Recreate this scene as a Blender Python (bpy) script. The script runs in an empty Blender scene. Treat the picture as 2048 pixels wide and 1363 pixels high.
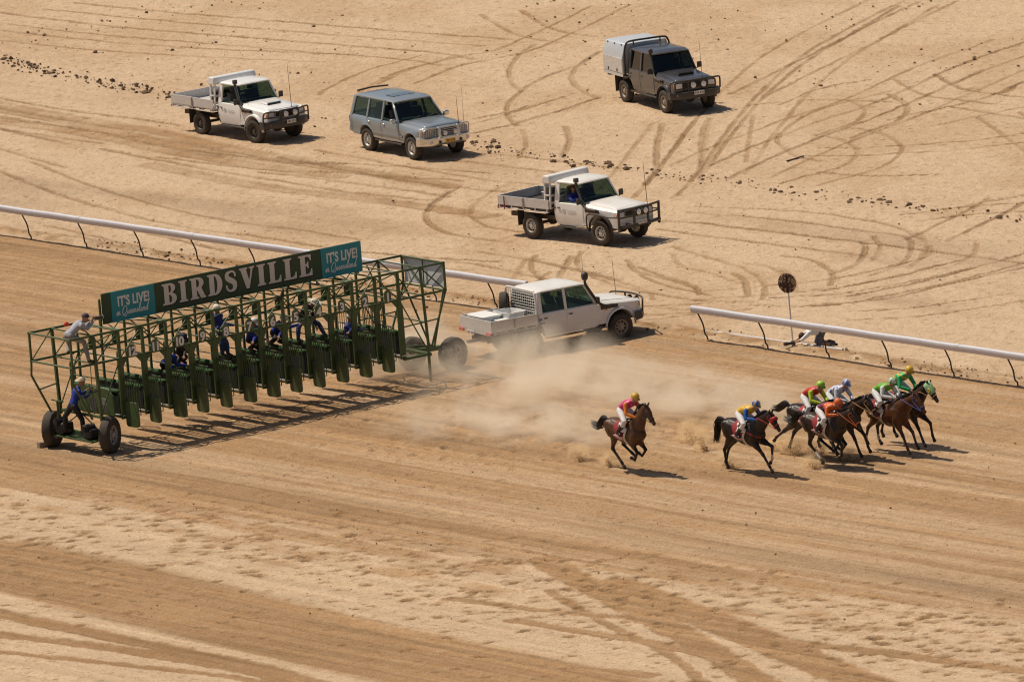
import bpy, bmesh, math, random
import numpy as np
from mathutils import Vector, Matrix

random.seed(7)
RNG = np.random.default_rng(11)
SC = bpy.context.scene
COL = SC.collection

# ------------------------------------------------------------------ camera
FPX, PITCH, ROLL, CAMH, CAMY = 22000.0, 0.18553847, 0.07677303, 61.26055, -320.0
cam_data = bpy.data.cameras.new('camera')
cam_data.sensor_width = 36.0
cam_data.lens = 36.0 * FPX / 2048.0
cam_data.clip_start = 1.0
cam_data.clip_end = 9000.0
cam = bpy.data.objects.new('camera', cam_data)
COL.objects.link(cam)
_c, _s = math.cos(PITCH), math.sin(PITCH)
_cr, _sr = math.cos(ROLL), math.sin(ROLL)
_r0, _u0, _f0 = Vector((1, 0, 0)), Vector((0, _s, _c)), Vector((0, _c, -_s))
_rc, _uc = _cr * _r0 - _sr * _u0, _sr * _r0 + _cr * _u0
_m = Matrix((_rc, _uc, -_f0)).transposed().to_4x4()
_m.translation = Vector((0, CAMY, CAMH))
cam.matrix_world = _m
SC.camera = cam

# ------------------------------------------------------------------ world, sun, exposure
SUNV = Vector((-0.459, 0.270, 1.0)).normalized()          # towards the sun
world = bpy.data.worlds.new('World')
SC.world = world
world.use_nodes = True
wn = world.node_tree
wn.nodes.clear()
sky = wn.nodes.new('ShaderNodeTexSky')
sky.sky_type = 'NISHITA'
sky.sun_disc = False
sky.sun_elevation = math.asin(SUNV.z)
sky.sun_rotation = math.atan2(SUNV.x, SUNV.y)
sky.dust_density = 2.5
bg = wn.nodes.new('ShaderNodeBackground')
bg.inputs['Strength'].default_value = 0.060
wo = wn.nodes.new('ShaderNodeOutputWorld')
wn.links.new(sky.outputs[0], bg.inputs[0])
wn.links.new(bg.outputs[0], wo.inputs[0])

sun_data = bpy.data.lights.new('sun', 'SUN')
sun_data.energy = 4.3
sun_data.angle = math.radians(0.53)
sun_data.color = (1.0, 0.895, 0.735)
sun = bpy.data.objects.new('sun', sun_data)
COL.objects.link(sun)
sun.rotation_euler = SUNV.to_track_quat('Z', 'Y').to_euler()

SC.view_settings.view_transform = 'Standard'
SC.view_settings.look = 'None'
SC.view_settings.exposure = 0.0
SC.view_settings.gamma = 1.0
SC.view_settings.use_curve_mapping = False
SC.render.engine = 'CYCLES'
SC.cycles.max_bounces = 12
SC.cycles.diffuse_bounces = 3
SC.cycles.transparent_max_bounces = 12
SC.cycles.volume_bounces = 8
SC.cycles.volume_step_rate = 4.0
SC.cycles.volume_max_steps = 128
SC.cycles.use_denoising = True
SC.cycles.filter_width = 1.15

# ------------------------------------------------------------------ site survey: a point of the photograph -> its place on the ground
def site(x, y, z=0.0):
    X, Y = x - 1024.0, 681.5 - y
    X, Y = _cr * X + _sr * Y, -_sr * X + _cr * Y
    dx, dy, dz = X, FPX * _c + Y * _s, -FPX * _s + Y * _c
    t = (z - CAMH) / dz
    return Vector((dx * t, CAMY + dy * t, z))

# ------------------------------------------------------------------ materials
MATS = {}
def mat(name, color, rough=0.6, metal=0.0, vary=0.12, scale=6.0, spec=0.5, dust=0.0, bump=0.0, coat=0.0, emit=None, vcol=False, sheen=0.0):
    if name in MATS:
        return MATS[name]
    m = bpy.data.materials.new(name)
    m.use_nodes = True
    nt = m.node_tree
    b = nt.nodes['Principled BSDF']
    tc = nt.nodes.new('ShaderNodeTexCoord')
    no = nt.nodes.new('ShaderNodeTexNoise')
    no.inputs['Scale'].default_value = scale
    no.inputs['Detail'].default_value = 5
    no.inputs['Roughness'].default_value = 0.65
    nt.links.new(tc.outputs['Object'], no.inputs['Vector'])
    mx = nt.nodes.new('ShaderNodeMix')
    mx.data_type = 'RGBA'
    mx.blend_type = 'MULTIPLY'
    mx.inputs[0].default_value = 1.0
    cr = nt.nodes.new('ShaderNodeValToRGB')
    cr.color_ramp.elements[0].position = 0.3
    cr.color_ramp.elements[1].position = 0.7
    lo = 1.0 - vary
    cr.color_ramp.elements[0].color = (lo, lo, lo, 1)
    cr.color_ramp.elements[1].color = (1 + vary * 0.5,) * 3 + (1,)
    nt.links.new(no.outputs['Fac'], cr.inputs[0])
    if vcol:
        at = nt.nodes.new('ShaderNodeAttribute')
        at.attribute_name = 'Col'
        nt.links.new(at.outputs['Color'], mx.inputs[6])
    else:
        mx.inputs[6].default_value = (*color, 1)
    nt.links.new(cr.outputs[0], mx.inputs[7])
    out = mx.outputs[2]
    if dust > 0:
        n2 = nt.nodes.new('ShaderNodeTexNoise')
        n2.inputs['Scale'].default_value = 2.3
        n2.inputs['Detail'].default_value = 8
        n2.inputs['Roughness'].default_value = 0.7
        nt.links.new(tc.outputs['Object'], n2.inputs['Vector'])
        r2 = nt.nodes.new('ShaderNodeMapRange')
        r2.inputs[1].default_value = 0.3
        r2.inputs[2].default_value = 0.75
        r2.inputs[3].default_value = dust * 0.35
        r2.inputs[4].default_value = min(1.0, dust * 1.5)
        nt.links.new(n2.outputs['Fac'], r2.inputs[0])
        m2 = nt.nodes.new('ShaderNodeMix')
        m2.data_type = 'RGBA'
        nt.links.new(r2.outputs[0], m2.inputs[0])
        nt.links.new(out, m2.inputs[6])
        m2.inputs[7].default_value = (0.47, 0.32, 0.19, 1)
        out = m2.outputs[2]
    nt.links.new(out, b.inputs['Base Color'])
    b.inputs['Roughness'].default_value = rough
    b.inputs['Metallic'].default_value = metal
    b.inputs['Specular IOR Level'].default_value = spec
    if coat:
        b.inputs['Coat Weight'].default_value = coat
        b.inputs['Coat Roughness'].default_value = 0.12
    if sheen:
        b.inputs['Sheen Weight'].default_value = sheen
    if bump:
        bp = nt.nodes.new('ShaderNodeBump')
        bp.inputs['Strength'].default_value = bump
        bp.inputs['Distance'].default_value = 0.02
        nt.links.new(no.outputs['Fac'], bp.inputs['Height'])
        nt.links.new(bp.outputs[0], b.inputs['Normal'])
    MATS[name] = m
    return m

def glass_mat(name, tint, see=0.55, rough=0.03):
    if name in MATS:
        return MATS[name]
    m = bpy.data.materials.new(name)
    m.use_nodes = True
    nt = m.node_tree
    nt.nodes.clear()
    o = nt.nodes.new('ShaderNodeOutputMaterial')
    tr = nt.nodes.new('ShaderNodeBsdfTransparent')
    tr.inputs[0].default_value = (tint[0] * see, tint[1] * see, tint[2] * see, 1)
    gl = nt.nodes.new('ShaderNodeBsdfGlossy')
    gl.inputs['Roughness'].default_value = rough
    gl.inputs['Color'].default_value = (0.95, 0.97, 1, 1)
    lw = nt.nodes.new('ShaderNodeLayerWeight')
    lw.inputs['Blend'].default_value = 0.5
    pw = nt.nodes.new('ShaderNodeMath')
    pw.operation = 'POWER'
    pw.inputs[1].default_value = 4.0
    nt.links.new(lw.outputs['Facing'], pw.inputs[0])
    fr = nt.nodes.new('ShaderNodeMath')
    fr.operation = 'MULTIPLY_ADD'
    fr.inputs[1].default_value = 0.75
    fr.inputs[2].default_value = 0.035
    nt.links.new(pw.outputs[0], fr.inputs[0])
    mx = nt.nodes.new('ShaderNodeMixShader')
    nt.links.new(fr.outputs[0], mx.inputs[0])
    nt.links.new(tr.outputs[0], mx.inputs[1])
    nt.links.new(gl.outputs[0], mx.inputs[2])
    nt.links.new(mx.outputs[0], o.inputs[0])
    MATS[name] = m
    return m

# ------------------------------------------------------------------ mesh helpers
def tag(o, label=None, cat=None, group=None, kind=None):
    if label: o['label'] = label
    if cat: o['category'] = cat
    if group: o['group'] = group
    if kind: o['kind'] = kind
    return o

def empty(name, loc=(0, 0, 0), rz=0.0, label=None, cat=None, group=None, parent=None):
    o = bpy.data.objects.new(name, None)
    COL.objects.link(o)
    o.location = loc
    o.rotation_euler = (0, 0, rz)
    o.empty_display_size = 0.2
    if parent: o.parent = parent
    return tag(o, label, cat, group)

class MB:
    """collects simple solids; build() links them as one mesh object"""
    def __init__(self):
        self.v, self.f = [], []
    def add(self, vs, fs):
        n = len(self.v)
        self.v += [tuple(p) for p in vs]
        self.f += [tuple(i + n for i in q) for q in fs]
        return self
    def box(self, c, s, rot=None):
        hx, hy, hz = s[0] / 2, s[1] / 2, s[2] / 2
        vs = [Vector((x, y, z)) for x in (-hx, hx) for y in (-hy, hy) for z in (-hz, hz)]
        if rot is not None:
            vs = [rot @ p for p in vs]
        vs = [p + Vector(c) for p in vs]
        return self.add(vs, [(0, 1, 3, 2), (4, 6, 7, 5), (0, 4, 5, 1), (2, 3, 7, 6), (0, 2, 6, 4), (1, 5, 7, 3)])
    def bar(self, a, b, w, h=None, up=(0, 0, 1)):
        a, b = Vector(a), Vector(b)
        h = h or w
        d = (b - a).normalized()
        u = Vector(up)
        if abs(d.dot(u)) > 0.95:
            u = Vector((1, 0, 0)) if abs(d.x) < 0.9 else Vector((0, 1, 0))
        sx = d.cross(u).normalized()
        sz = sx.cross(d)
        vs = []
        for p in (a, b):
            for i, j in ((-1, -1), (1, -1), (1, 1), (-1, 1)):
                vs.append(p + sx * (i * w / 2) + sz * (j * h / 2))
        return self.add(vs, [(3, 2, 1, 0), (4, 5, 6, 7), (0, 1, 5, 4), (1, 2, 6, 5), (2, 3, 7, 6), (3, 0, 4, 7)])
    def tube(self, pts, r, n=8, cap=True, closed=False):
        pts = [Vector(p) for p in pts]
        m = len(pts)
        rs = r if isinstance(r, (list, tuple)) else [r] * m
        ref = None
        vs, fs = [], []
        for i, p in enumerate(pts):
            if closed:
                t = (pts[(i + 1) % m] - pts[i - 1]).normalized()
            else:
                t = (pts[min(i + 1, m - 1)] - pts[max(i - 1, 0)]).normalized()
            if ref is None:
                ref = Vector((0, 0, 1)) if abs(t.z) < 0.9 else Vector((1, 0, 0))
            a = t.cross(ref)
            if a.length < 1e-4:
                a = t.orthogonal()
            a.normalize()
            b = a.cross(t).normalized()
            ref = b
            for k in range(n):
                q = 2 * math.pi * k / n
                vs.append(p + (a * math.cos(q) + b * math.sin(q)) * rs[i])
        segs = m if closed else m - 1
        for i in range(segs):
            j = (i + 1) % m
            for k in range(n):
                l = (k + 1) % n
                fs.append((i * n + k, j * n + k, j * n + l, i * n + l))
        if cap and not closed:
            fs.append(tuple(range(n)))
            fs.append(tuple((m - 1) * n + k for k in reversed(range(n))))
        return self.add(vs, fs)
    def prism(self, poly, y0, y1, plane='xz'):
        """poly of 2-d points extruded between y0 and y1"""
        n = len(poly)
        def P(a, b, d):
            return (a, d, b) if plane == 'xz' else ((d, a, b) if plane == 'yz' else (a, b, d))
        vs = [P(a, b, y0) for a, b in poly] + [P(a, b, y1) for a, b in poly]
        fs = [tuple(range(n)), tuple(reversed(range(n, 2 * n)))]
        for i in range(n):
            j = (i + 1) % n
            fs.append((j, i, n + i, n + j))
        return self.add(vs, fs)
    def lathe(self, prof, c=(0, 0, 0), axis='y', n=24):
        """prof: (radius, offset along axis)"""
        vs, fs = [], []
        m = len(prof)
        c = Vector(c)
        for r, d in prof:
            for k in range(n):
                q = 2 * math.pi * k / n
                a, b = r * math.cos(q), r * math.sin(q)
                p = Vector((a, d, b)) if axis == 'y' else (Vector((a, b, d)) if axis == 'z' else Vector((d, a, b)))
                vs.append(p + c)
        for i in range(m - 1):
            for k in range(n):
                l = (k + 1) % n
                fs.append((i * n + k, (i + 1) * n + k, (i + 1) * n + l, i * n + l))
        if prof[0][0] > 1e-5: fs.append(tuple(range(n)))
        if prof[-1][0] > 1e-5: fs.append(tuple((m - 1) * n + k for k in reversed(range(n))))
        return self.add(vs, fs)
    def loft(self, secs, cap=True, skip=None, closed=True):
        """secs: rings of equally many points; skip(i, k) leaves a face out"""
        n = len(secs[0])
        vs = [p for s in secs for p in s]
        fs = []
        for i in range(len(secs) - 1):
            for k in range(n if closed else n - 1):
                if skip and skip(i, k): continue
                l = (k + 1) % n
                fs.append((i * n + k, i * n + l, (i + 1) * n + l, (i + 1) * n + k))
        if cap:
            fs.append(tuple(reversed(range(n))))
            fs.append(tuple((len(secs) - 1) * n + k for k in range(n)))
        return self.add(vs, fs)
    def build(self, name, material, parent=None, bevel=0.0, smooth=None, segs=2, loc=None, rot=None, solidify=0.0):
        me = bpy.data.meshes.new(name)
        me.from_pydata(self.v, [], self.f)
        bm = bmesh.new()
        bm.from_mesh(me)
        bmesh.ops.recalc_face_normals(bm, faces=bm.faces)
        bm.to_mesh(me)
        bm.free()
        o = bpy.data.objects.new(name, me)
        COL.objects.link(o)
        if material is not None:
            me.materials.append(material)
        if smooth is not None:
            me.shade_smooth()
            me.set_sharp_from_angle(angle=math.radians(smooth))
        if solidify:
            sm = o.modifiers.new('thick', 'SOLIDIFY')
            sm.thickness = solidify
            sm.offset = -1
        if bevel:
            b = o.modifiers.new('bevel', 'BEVEL')
            b.width = bevel
            b.segments = segs
            b.limit_method = 'ANGLE'
            b.angle_limit = math.radians(35)
            b.harden_normals = False
            me.shade_smooth()
            me.set_sharp_from_angle(angle=math.radians(40))
        if parent: o.parent = parent
        if loc is not None: o.location = loc
        if rot is not None: o.rotation_euler = rot
        return o

def dup(o, parent=None, loc=None, rot=None):
    c = o.copy()
    COL.objects.link(c)
    if parent is not None: c.parent = parent
    if loc is not None: c.location = loc
    if rot is not None: c.rotation_euler = rot
    return c

def dup_tree(o, parent=None, loc=None, rot=None):
    c = dup(o, parent, loc, rot)
    for ch in list(o.children):
        dup_tree(ch, c)
    return c

def smoothpath(pts, k=6):
    """Catmull-Rom through the points"""
    P = [np.array(p, float) for p in pts]
    P = [2 * P[0] - P[1]] + P + [2 * P[-1] - P[-2]]
    out = []
    for i in range(1, len(P) - 2):
        a, b, c, d = P[i - 1:i + 3]
        for j in range(k):
            t = j / k
            out.append(0.5 * (2 * b + (c - a) * t + (2 * a - 5 * b + 4 * c - d) * t * t + (3 * b - a - 3 * c + d) * t ** 3))
    out.append(P[-2])
    return out

# ------------------------------------------------------------------ ground: one sheet, clay pan and race track
def _hash(ix, iy, seed):
    h = (ix.astype(np.int64) * 374761393 + iy.astype(np.int64) * 668265263 + seed * 974634541) & 0xFFFFFFFF
    h = ((h ^ (h >> 13)) * 1274126177) & 0xFFFFFFFF
    return ((h ^ (h >> 16)) & 0xFFFF) / 65535.0

def vnoise(x, y, seed=0):
    ix, iy = np.floor(x), np.floor(y)
    fx, fy = x - ix, y - iy
    fx, fy = fx * fx * (3 - 2 * fx), fy * fy * (3 - 2 * fy)
    a, b = _hash(ix, iy, seed), _hash(ix + 1, iy, seed)
    c, d = _hash(ix, iy + 1, seed), _hash(ix + 1, iy + 1, seed)
    return (a * (1 - fx) + b * fx) * (1 - fy) + (c * (1 - fx) + d * fx) * fy

def fbm(x, y, octs=4, seed=0, gain=0.5):
    t, a, n = 0.0, 1.0, 0.0
    for i in range(octs):
        t = t + a * vnoise(x * 2 ** i, y * 2 ** i, seed + i * 17)
        n += a
        a *= gain
    return t / n

def sstep(a, b, x):
    t = np.clip((x - a) / (b - a), 0, 1)
    return t * t * (3 - 2 * t)

def grow(a, step, end, k=1.35):
    out = []
    while a < end:
        step *= k
        a += step
        out.append(a)
    return np.array(out)

gx = np.arange(-20.5, 20.51, 0.058)
gy = np.concatenate([np.arange(-49.0, -12.0, 0.10), np.arange(-12.0, 84.0, 0.12)])
gx = np.concatenate([-grow(20.5, 0.065, 4000)[::-1], gx, grow(gx[-1], 0.065, 4000)])
gy = np.concatenate([-grow(49.0, 0.1, 4000)[::-1], gy, grow(gy[-1], 0.15, 6000)])
NX, NY = len(gx), len(gy)
X, Y = np.meshgrid(gx, gy)
X, Y = X.ravel(), Y.ravel()
# race-track frame: s along the running rail, t across (positive on the track)
RF = site(1415, 681)
RD = (site(1672, 714) - site(75, 477)).normalized()         # along the rail, the way the field runs
RN = Vector((RD.y, -RD.x, 0))
if RN.y > 0: RN = -RN
S = (X - RF.x) * RD.x + (Y - RF.y) * RD.y
T = (X - RF.x) * RN.x + (Y - RF.y) * RN.y
def st(px, py):
    p = site(px, py)
    return ((p.x - RF.x) * RD.x + (p.y - RF.y) * RD.y, (p.x - RF.x) * RN.x + (p.y - RF.y) * RN.y)

# where the soft sand gives way to crust on the near side
edge = [st(*p) for p in ((-60, 955), (150, 985), (420, 1005), (640, 1040), (860, 1085), (1060, 1115), (1300, 1140), (1550, 1170), (1800, 1205), (2048, 1238), (2200, 1260))]
edge.sort()
Tedge = np.interp(S, [e[0] for e in edge], [e[1] for e in edge])
wob = (fbm(S * 0.25, T * 0.9, 4, 5) - 0.5)
far = T < 0
hgt = (fbm(X * 0.9, Y * 0.9, 4, 1) - 0.5) * 0.035 + (fbm(X * 0.05, Y * 0.05, 2, 2) - 0.5) * 0.12
# fine clods and footprints relief on the clay pan
rough_far = fbm(X * 2.6, Y * 1.7, 3, 9)
hgt += np.where(far, (rough_far - 0.5) * 0.05 + (fbm(X * 5.0, Y * 2.6, 2, 19) - 0.5) * 0.03, (fbm(S * 1.2, T * 3.5, 3, 12) - 0.5) * 0.02)

streak = fbm(S * 0.035 + 9, T * 1.15, 5, 21, 0.62)
streak2 = fbm(S * 0.06, T * 3.4, 3, 31)
crust = np.where(far, 0.93, 0.0)
dark = np.zeros_like(X)
# race track strip
trk = (T >= 0)
a = sstep(0.0, 0.35, T + wob * 0.5)
crust = np.where(trk, 0.16 + 0.34 * sstep(0.42, 0.66, streak) * a, crust)
hgt += np.where(trk, (streak2 - 0.5) * 0.035, 0)
dark += np.where(trk & (T < Tedge + 0.5), 0.30 * sstep(0.52, 0.72, fbm(S * 0.03, T * 0.9, 4, 41)) , 0)
# darker worn lane on the right
lane = [st(*p) for p in ((900, 985), (1150, 1035), (1420, 1085), (1640, 1130), (1850, 1165), (2060, 1205))]
Tl = np.interp(S, [e[0] for e in lane], [e[1] for e in lane])
dark += np.where(trk, 0.34 * np.exp(-((T - Tl + 0.5 * wob) / 0.8) ** 2) * sstep(lane[0][0], lane[2][0], S) * (0.1 + 1.7 * streak2), 0)
# bank of pushed-up soil behind the rail
bank = np.exp(-((T + 0.55 + wob * 0.5) / 0.42) ** 2)
hgt += bank * (0.06 + 0.16 * (fbm(X * 3, Y * 2, 3, 51) - 0.35))
crust = np.where(far, crust - 0.75 * bank * sstep(0.3, 0.6, fbm(S * 0.8, T * 2, 3, 52) + 0.1), crust)
dark += np.where(far, 0.42 * bank * sstep(0.35, 0.65, fbm(X * 2.2, Y * 1.3, 3, 53)), 0)
# crust on the near side, broken by hooves
near = sstep(-0.25, 0.35, T - Tedge + wob * 2.2)
pal = sstep(0.34, 0.56, 0.55 * fbm(S * 0.07, T * 1.3, 4, 61) + 0.45 * fbm(S * 0.5, T * 1.1, 3, 63) + 0.07 * sstep(0.3, 3.0, T - Tedge) + 0.16 * sstep(3.0, 7.0, T - Tedge) - 0.02 + np.interp(S, [st(0, 1030)[0], st(700, 1150)[0], st(1300, 1250)[0]], [-0.07, 0.0, 0.10]))
crust = crust * (1 - near) + near * (0.26 + 0.62 * pal)

def seg_mask(pts, w, soft=0.35, jitter=0.0, seed=0):
    """distance-based band along a ground polyline (world points)"""
    best = np.full(X.shape, 9.0)
    idx_all = []
    for p, q in zip(pts[:-1], pts[1:]):
        x0, x1 = min(p[0], q[0]) - w - 0.6, max(p[0], q[0]) + w + 0.6
        y0, y1 = min(p[1], q[1]) - w - 0.6, max(p[1], q[1]) + w + 0.6
        i0, i1 = np.searchsorted(gx, [x0, x1])
        j0, j1 = np.searchsorted(gy, [y0, y1])
        if i1 <= i0 or j1 <= j0: continue
        ii = (np.arange(j0, j1)[:, None] * NX + np.arange(i0, i1)[None, :]).ravel()
        dx, dy = q[0] - p[0], q[1] - p[1]
        L = dx * dx + dy * dy + 1e-9
        t = np.clip(((X[ii] - p[0]) * dx + (Y[ii] - p[1]) * dy) / L, 0, 1)
        d = np.hypot(X[ii] - p[0] - t * dx, Y[ii] - p[1] - t * dy)
        best[ii] = np.minimum(best[ii], d)
        idx_all.append(ii)
    if not idx_all: return np.zeros(0, int), np.zeros(0)
    ii = np.unique(np.concatenate(idx_all))
    d = best[ii]
    if jitter:
        d = d + (fbm(X[ii] * 4.5, Y[ii] * 2.6, 3, seed + 70) - 0.5) * jitter
    return ii, d

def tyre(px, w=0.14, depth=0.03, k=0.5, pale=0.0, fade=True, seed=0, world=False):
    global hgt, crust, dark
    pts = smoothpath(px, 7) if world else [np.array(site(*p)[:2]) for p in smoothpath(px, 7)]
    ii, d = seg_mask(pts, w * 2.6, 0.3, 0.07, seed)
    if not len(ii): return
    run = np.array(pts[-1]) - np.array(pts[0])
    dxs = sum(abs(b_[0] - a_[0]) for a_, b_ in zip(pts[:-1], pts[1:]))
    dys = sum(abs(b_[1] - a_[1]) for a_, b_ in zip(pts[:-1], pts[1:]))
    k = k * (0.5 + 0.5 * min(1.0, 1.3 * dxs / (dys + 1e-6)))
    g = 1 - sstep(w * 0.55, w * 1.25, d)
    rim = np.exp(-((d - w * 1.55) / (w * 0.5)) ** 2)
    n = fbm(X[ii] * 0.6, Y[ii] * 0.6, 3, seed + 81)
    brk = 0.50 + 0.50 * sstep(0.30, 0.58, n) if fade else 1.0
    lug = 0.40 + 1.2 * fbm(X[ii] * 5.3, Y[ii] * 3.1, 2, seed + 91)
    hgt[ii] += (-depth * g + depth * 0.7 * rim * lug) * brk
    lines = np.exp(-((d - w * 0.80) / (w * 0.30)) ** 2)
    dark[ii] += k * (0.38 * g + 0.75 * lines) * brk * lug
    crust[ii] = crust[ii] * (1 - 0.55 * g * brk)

TRACKS = [
    [(1830, -10), (1700, 55), (1600, 115), (1520, 187), (1482, 229), (1445, 277), (1415, 322), (1396, 349), (1355, 390)],
    [(1838, 2), (1712, 64), (1612, 124), (1532, 192), (1492, 236), (1453, 284), (1423, 328), (1402, 352)],
    [(1392, 240), (1355, 289), (1321, 334), (1290, 370)], [(1325, 247), (1314, 292), (1312, 341), (1291, 367)], [(1421, 236), (1411, 285), (1404, 330)],
    [(1782, 184), (1700, 202), (1617, 229), (1572, 259), (1554, 279), (1569, 296), (1599, 315), (1640, 322)],
    [(2060, 80), (1920, 130), (1805, 184), (1730, 214), (1647, 240), (1557, 274), (1490, 300), (1426, 330)],
    [(2060, 108), (1960, 145), (1880, 180), (1767, 229), (1655, 270), (1580, 300), (1505, 334), (1460, 356)],
    [(1779, 191), (1809, 206), (1814, 225), (1786, 247), (1730, 266), (1704, 277)],
    [(1629, 270), (1674, 277), (1707, 292), (1715, 307), (1692, 330), (1647, 345), (1602, 356), (1565, 367)],
    [(2060, 268), (1917, 285), (1730, 296), (1640, 296)], [(1880, 251), (2060, 212)], [(1780, 240), (1960, 200), (2060, 160)],
    [(1317, 439), (1490, 454), (1655, 476), (1722, 484), (1730, 502), (1711, 529), (1662, 547)],
    [(1392, 412), (1580, 420), (1730, 439), (1805, 457), (1842, 476)], [(1861, 491), (1854, 510), (1824, 529)], [(1748, 470), (1760, 495), (1748, 520)],
    [(1317, 457), (1542, 487), (1730, 510)], [(1722, 484), (1842, 499), (2060, 527)],
    [(1347, 491), (1430, 517), (1490, 536), (1524, 559), (1531, 581), (1524, 600)], [(1467, 544), (1490, 562), (1497, 589)],
    [(1565, 510), (1617, 517), (1655, 536), (1666, 551), (1662, 570)],
    [(1392, 600), (1617, 581), (1767, 559), (1917, 521)], [(1505, 611), (1655, 611), (1805, 585), (1955, 551), (2060, 522)],
    [(1542, 596), (1692, 585), (1842, 559), (1985, 525), (2060, 503)], [(1617, 612), (1767, 598), (1880, 572), (2060, 532)], [(1700, 592), (1830, 566), (1950, 535)],
    [(1280, 532), (1317, 547), (1385, 570), (1400, 589)], [(1164, 500), (1154, 525), (1184, 550), (1274, 580), (1394, 600), (1505, 604)],
    [(1144, 510), (1124, 540), (1118, 560)], [(1254, 515), (1274, 540), (1344, 560), (1399, 580)], [(1280, 548), (1330, 570), (1420, 590)],
    [(2060, 388), (1936, 409)], [(2060, 420), (1947, 427), (1835, 442)], [(2060, 398), (2011, 424), (1936, 461), (1895, 480)],
    [(1955, 236), (2000, 266), (2060, 310)], [(1990, 190), (2020, 182), (2030, 172)], [(1900, 215), (2060, 240)],
    [(1070, 90), (1036, 114), (1019, 142), (1025, 166), (1043, 183)], [(1146, 135), (1077, 162), (1036, 190), (1015, 214), (1019, 235), (1036, 252)],
    [(1201, 104), (1160, 131), (1143, 155), (1157, 176), (1194, 197)], [(720, 186), (732, 176), (801, 145), (905, 116)],
    [(832, 168), (905, 138), (991, 118), (1060, 104), (1160, 60), (1260, 10)], [(950, 266), (1025, 249), (1112, 224), (1198, 197)], [(950, 238), (1025, 224), (1060, 212)],
    [(919, 373), (874, 400), (853, 424), (860, 445), (898, 464), (974, 476), (1022, 480)], [(1132, 252), (1139, 283), (1125, 311)],
    [(560, 314), (732, 345), (905, 373), (1008, 383)],
    [(-20, 193), (137, 220), (273, 237), (359, 250)], [(-20, 231), (137, 254), (273, 274)], [(-20, 253), (137, 288)], [(205, 298), (376, 332), (547, 360), (700, 384), (860, 400)],
    [(-20, 292), (61, 315), (130, 336)], [(-20, 335), (102, 384), (239, 425), (376, 455), (513, 472), (649, 493)], [(171, 438), (307, 469), (444, 500)],
    [(150, 5), (400, 30), (700, 55), (1024, 80)], [(-20, 22), (250, 55), (550, 80), (850, 105), (950, 120)], [(-20, 58), (300, 90), (700, 110)],
    [(380, 300), (560, 322), (760, 330), (980, 345)], [(520, 345), (700, 365), (900, 392)], [(900, 320), (1000, 330), (1180, 352)],
    [(1100, 540), (1080, 560), (1090, 590)], [(960, 500), (1080, 520), (1240, 560)], [(700, 500), (860, 512), (1000, 520)],
    [(1460, 190), (1560, 140), (1680, 80), (1800, 10)], [(1500, 210), (1640, 200), (1780, 205)], [(1040, 20), (1110, 60), (1190, 75)],
    [(1300, 640), (1400, 628), (1500, 618)], [(1160, 612), (1300, 612), (1420, 606)], [(1700, 640), (1860, 630), (2060, 600)],
    [(1640, 345), (1740, 352), (1880, 350)], [(1560, 210), (1640, 178), (1740, 160)], [(1870, 150), (1930, 180), (2050, 196)],
]
def parallel(px, d):
    # the other wheel of the same axle
    pts = [site(*p) for p in px]
    out = []
    for i, p in enumerate(pts):
        t = (pts[min(i + 1, len(pts) - 1)] - pts[max(i - 1, 0)])
        t.z = 0
        t.normalize()
        out.append(p + Vector((-t.y, t.x, 0)) * d)
    return out
def tyre_w(pts, **k):
    global site_is_world
    tyre([(p.x, p.y) for p in pts], world=True, **k)
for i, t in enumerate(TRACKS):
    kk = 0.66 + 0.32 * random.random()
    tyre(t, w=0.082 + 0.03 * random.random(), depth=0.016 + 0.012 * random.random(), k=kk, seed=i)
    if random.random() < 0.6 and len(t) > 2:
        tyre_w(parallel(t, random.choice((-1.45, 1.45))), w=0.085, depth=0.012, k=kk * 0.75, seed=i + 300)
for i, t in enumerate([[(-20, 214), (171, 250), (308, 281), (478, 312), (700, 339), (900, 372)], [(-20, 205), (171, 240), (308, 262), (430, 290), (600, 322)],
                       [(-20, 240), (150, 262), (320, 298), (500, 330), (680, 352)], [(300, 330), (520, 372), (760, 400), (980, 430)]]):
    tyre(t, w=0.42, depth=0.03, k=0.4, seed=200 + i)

# broad scuffed patches on the clay pan, all along the track direction
sm = fbm(S * 0.07, T * 0.35, 4, 101)
dark += np.where(far, 0.34 * sstep(0.52, 0.75, sm) * np.exp(-((T + 9.5) / 8.0) ** 2), 0)
crust = np.where(far, crust - 0.25 * sstep(0.45, 0.7, fbm(X * 0.35, Y * 0.22, 4, 103)), crust)

def band(px, half, val, k=0.12, seed=0):
    """a dragged or graded strip on the near side; half = half-width in metres"""
    global crust, dark, hgt
    pts = [np.array(site(*p)[:2]) for p in smoothpath(px, 6)]
    ii, d = seg_mask(pts, half * 1.6 + 0.4, 0.3, 0.22, seed)
    if not len(ii): return
    g = 1 - sstep(half * 0.82, half * 1.08, d)
    crust[ii] = crust[ii] * (1 - g) + val * g
    dark[ii] = dark[ii] * (1 - g) + k * g
    hgt[ii] += -0.015 * g + 0.012 * np.exp(-((d - half * 1.1) / 0.12) ** 2)

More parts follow.
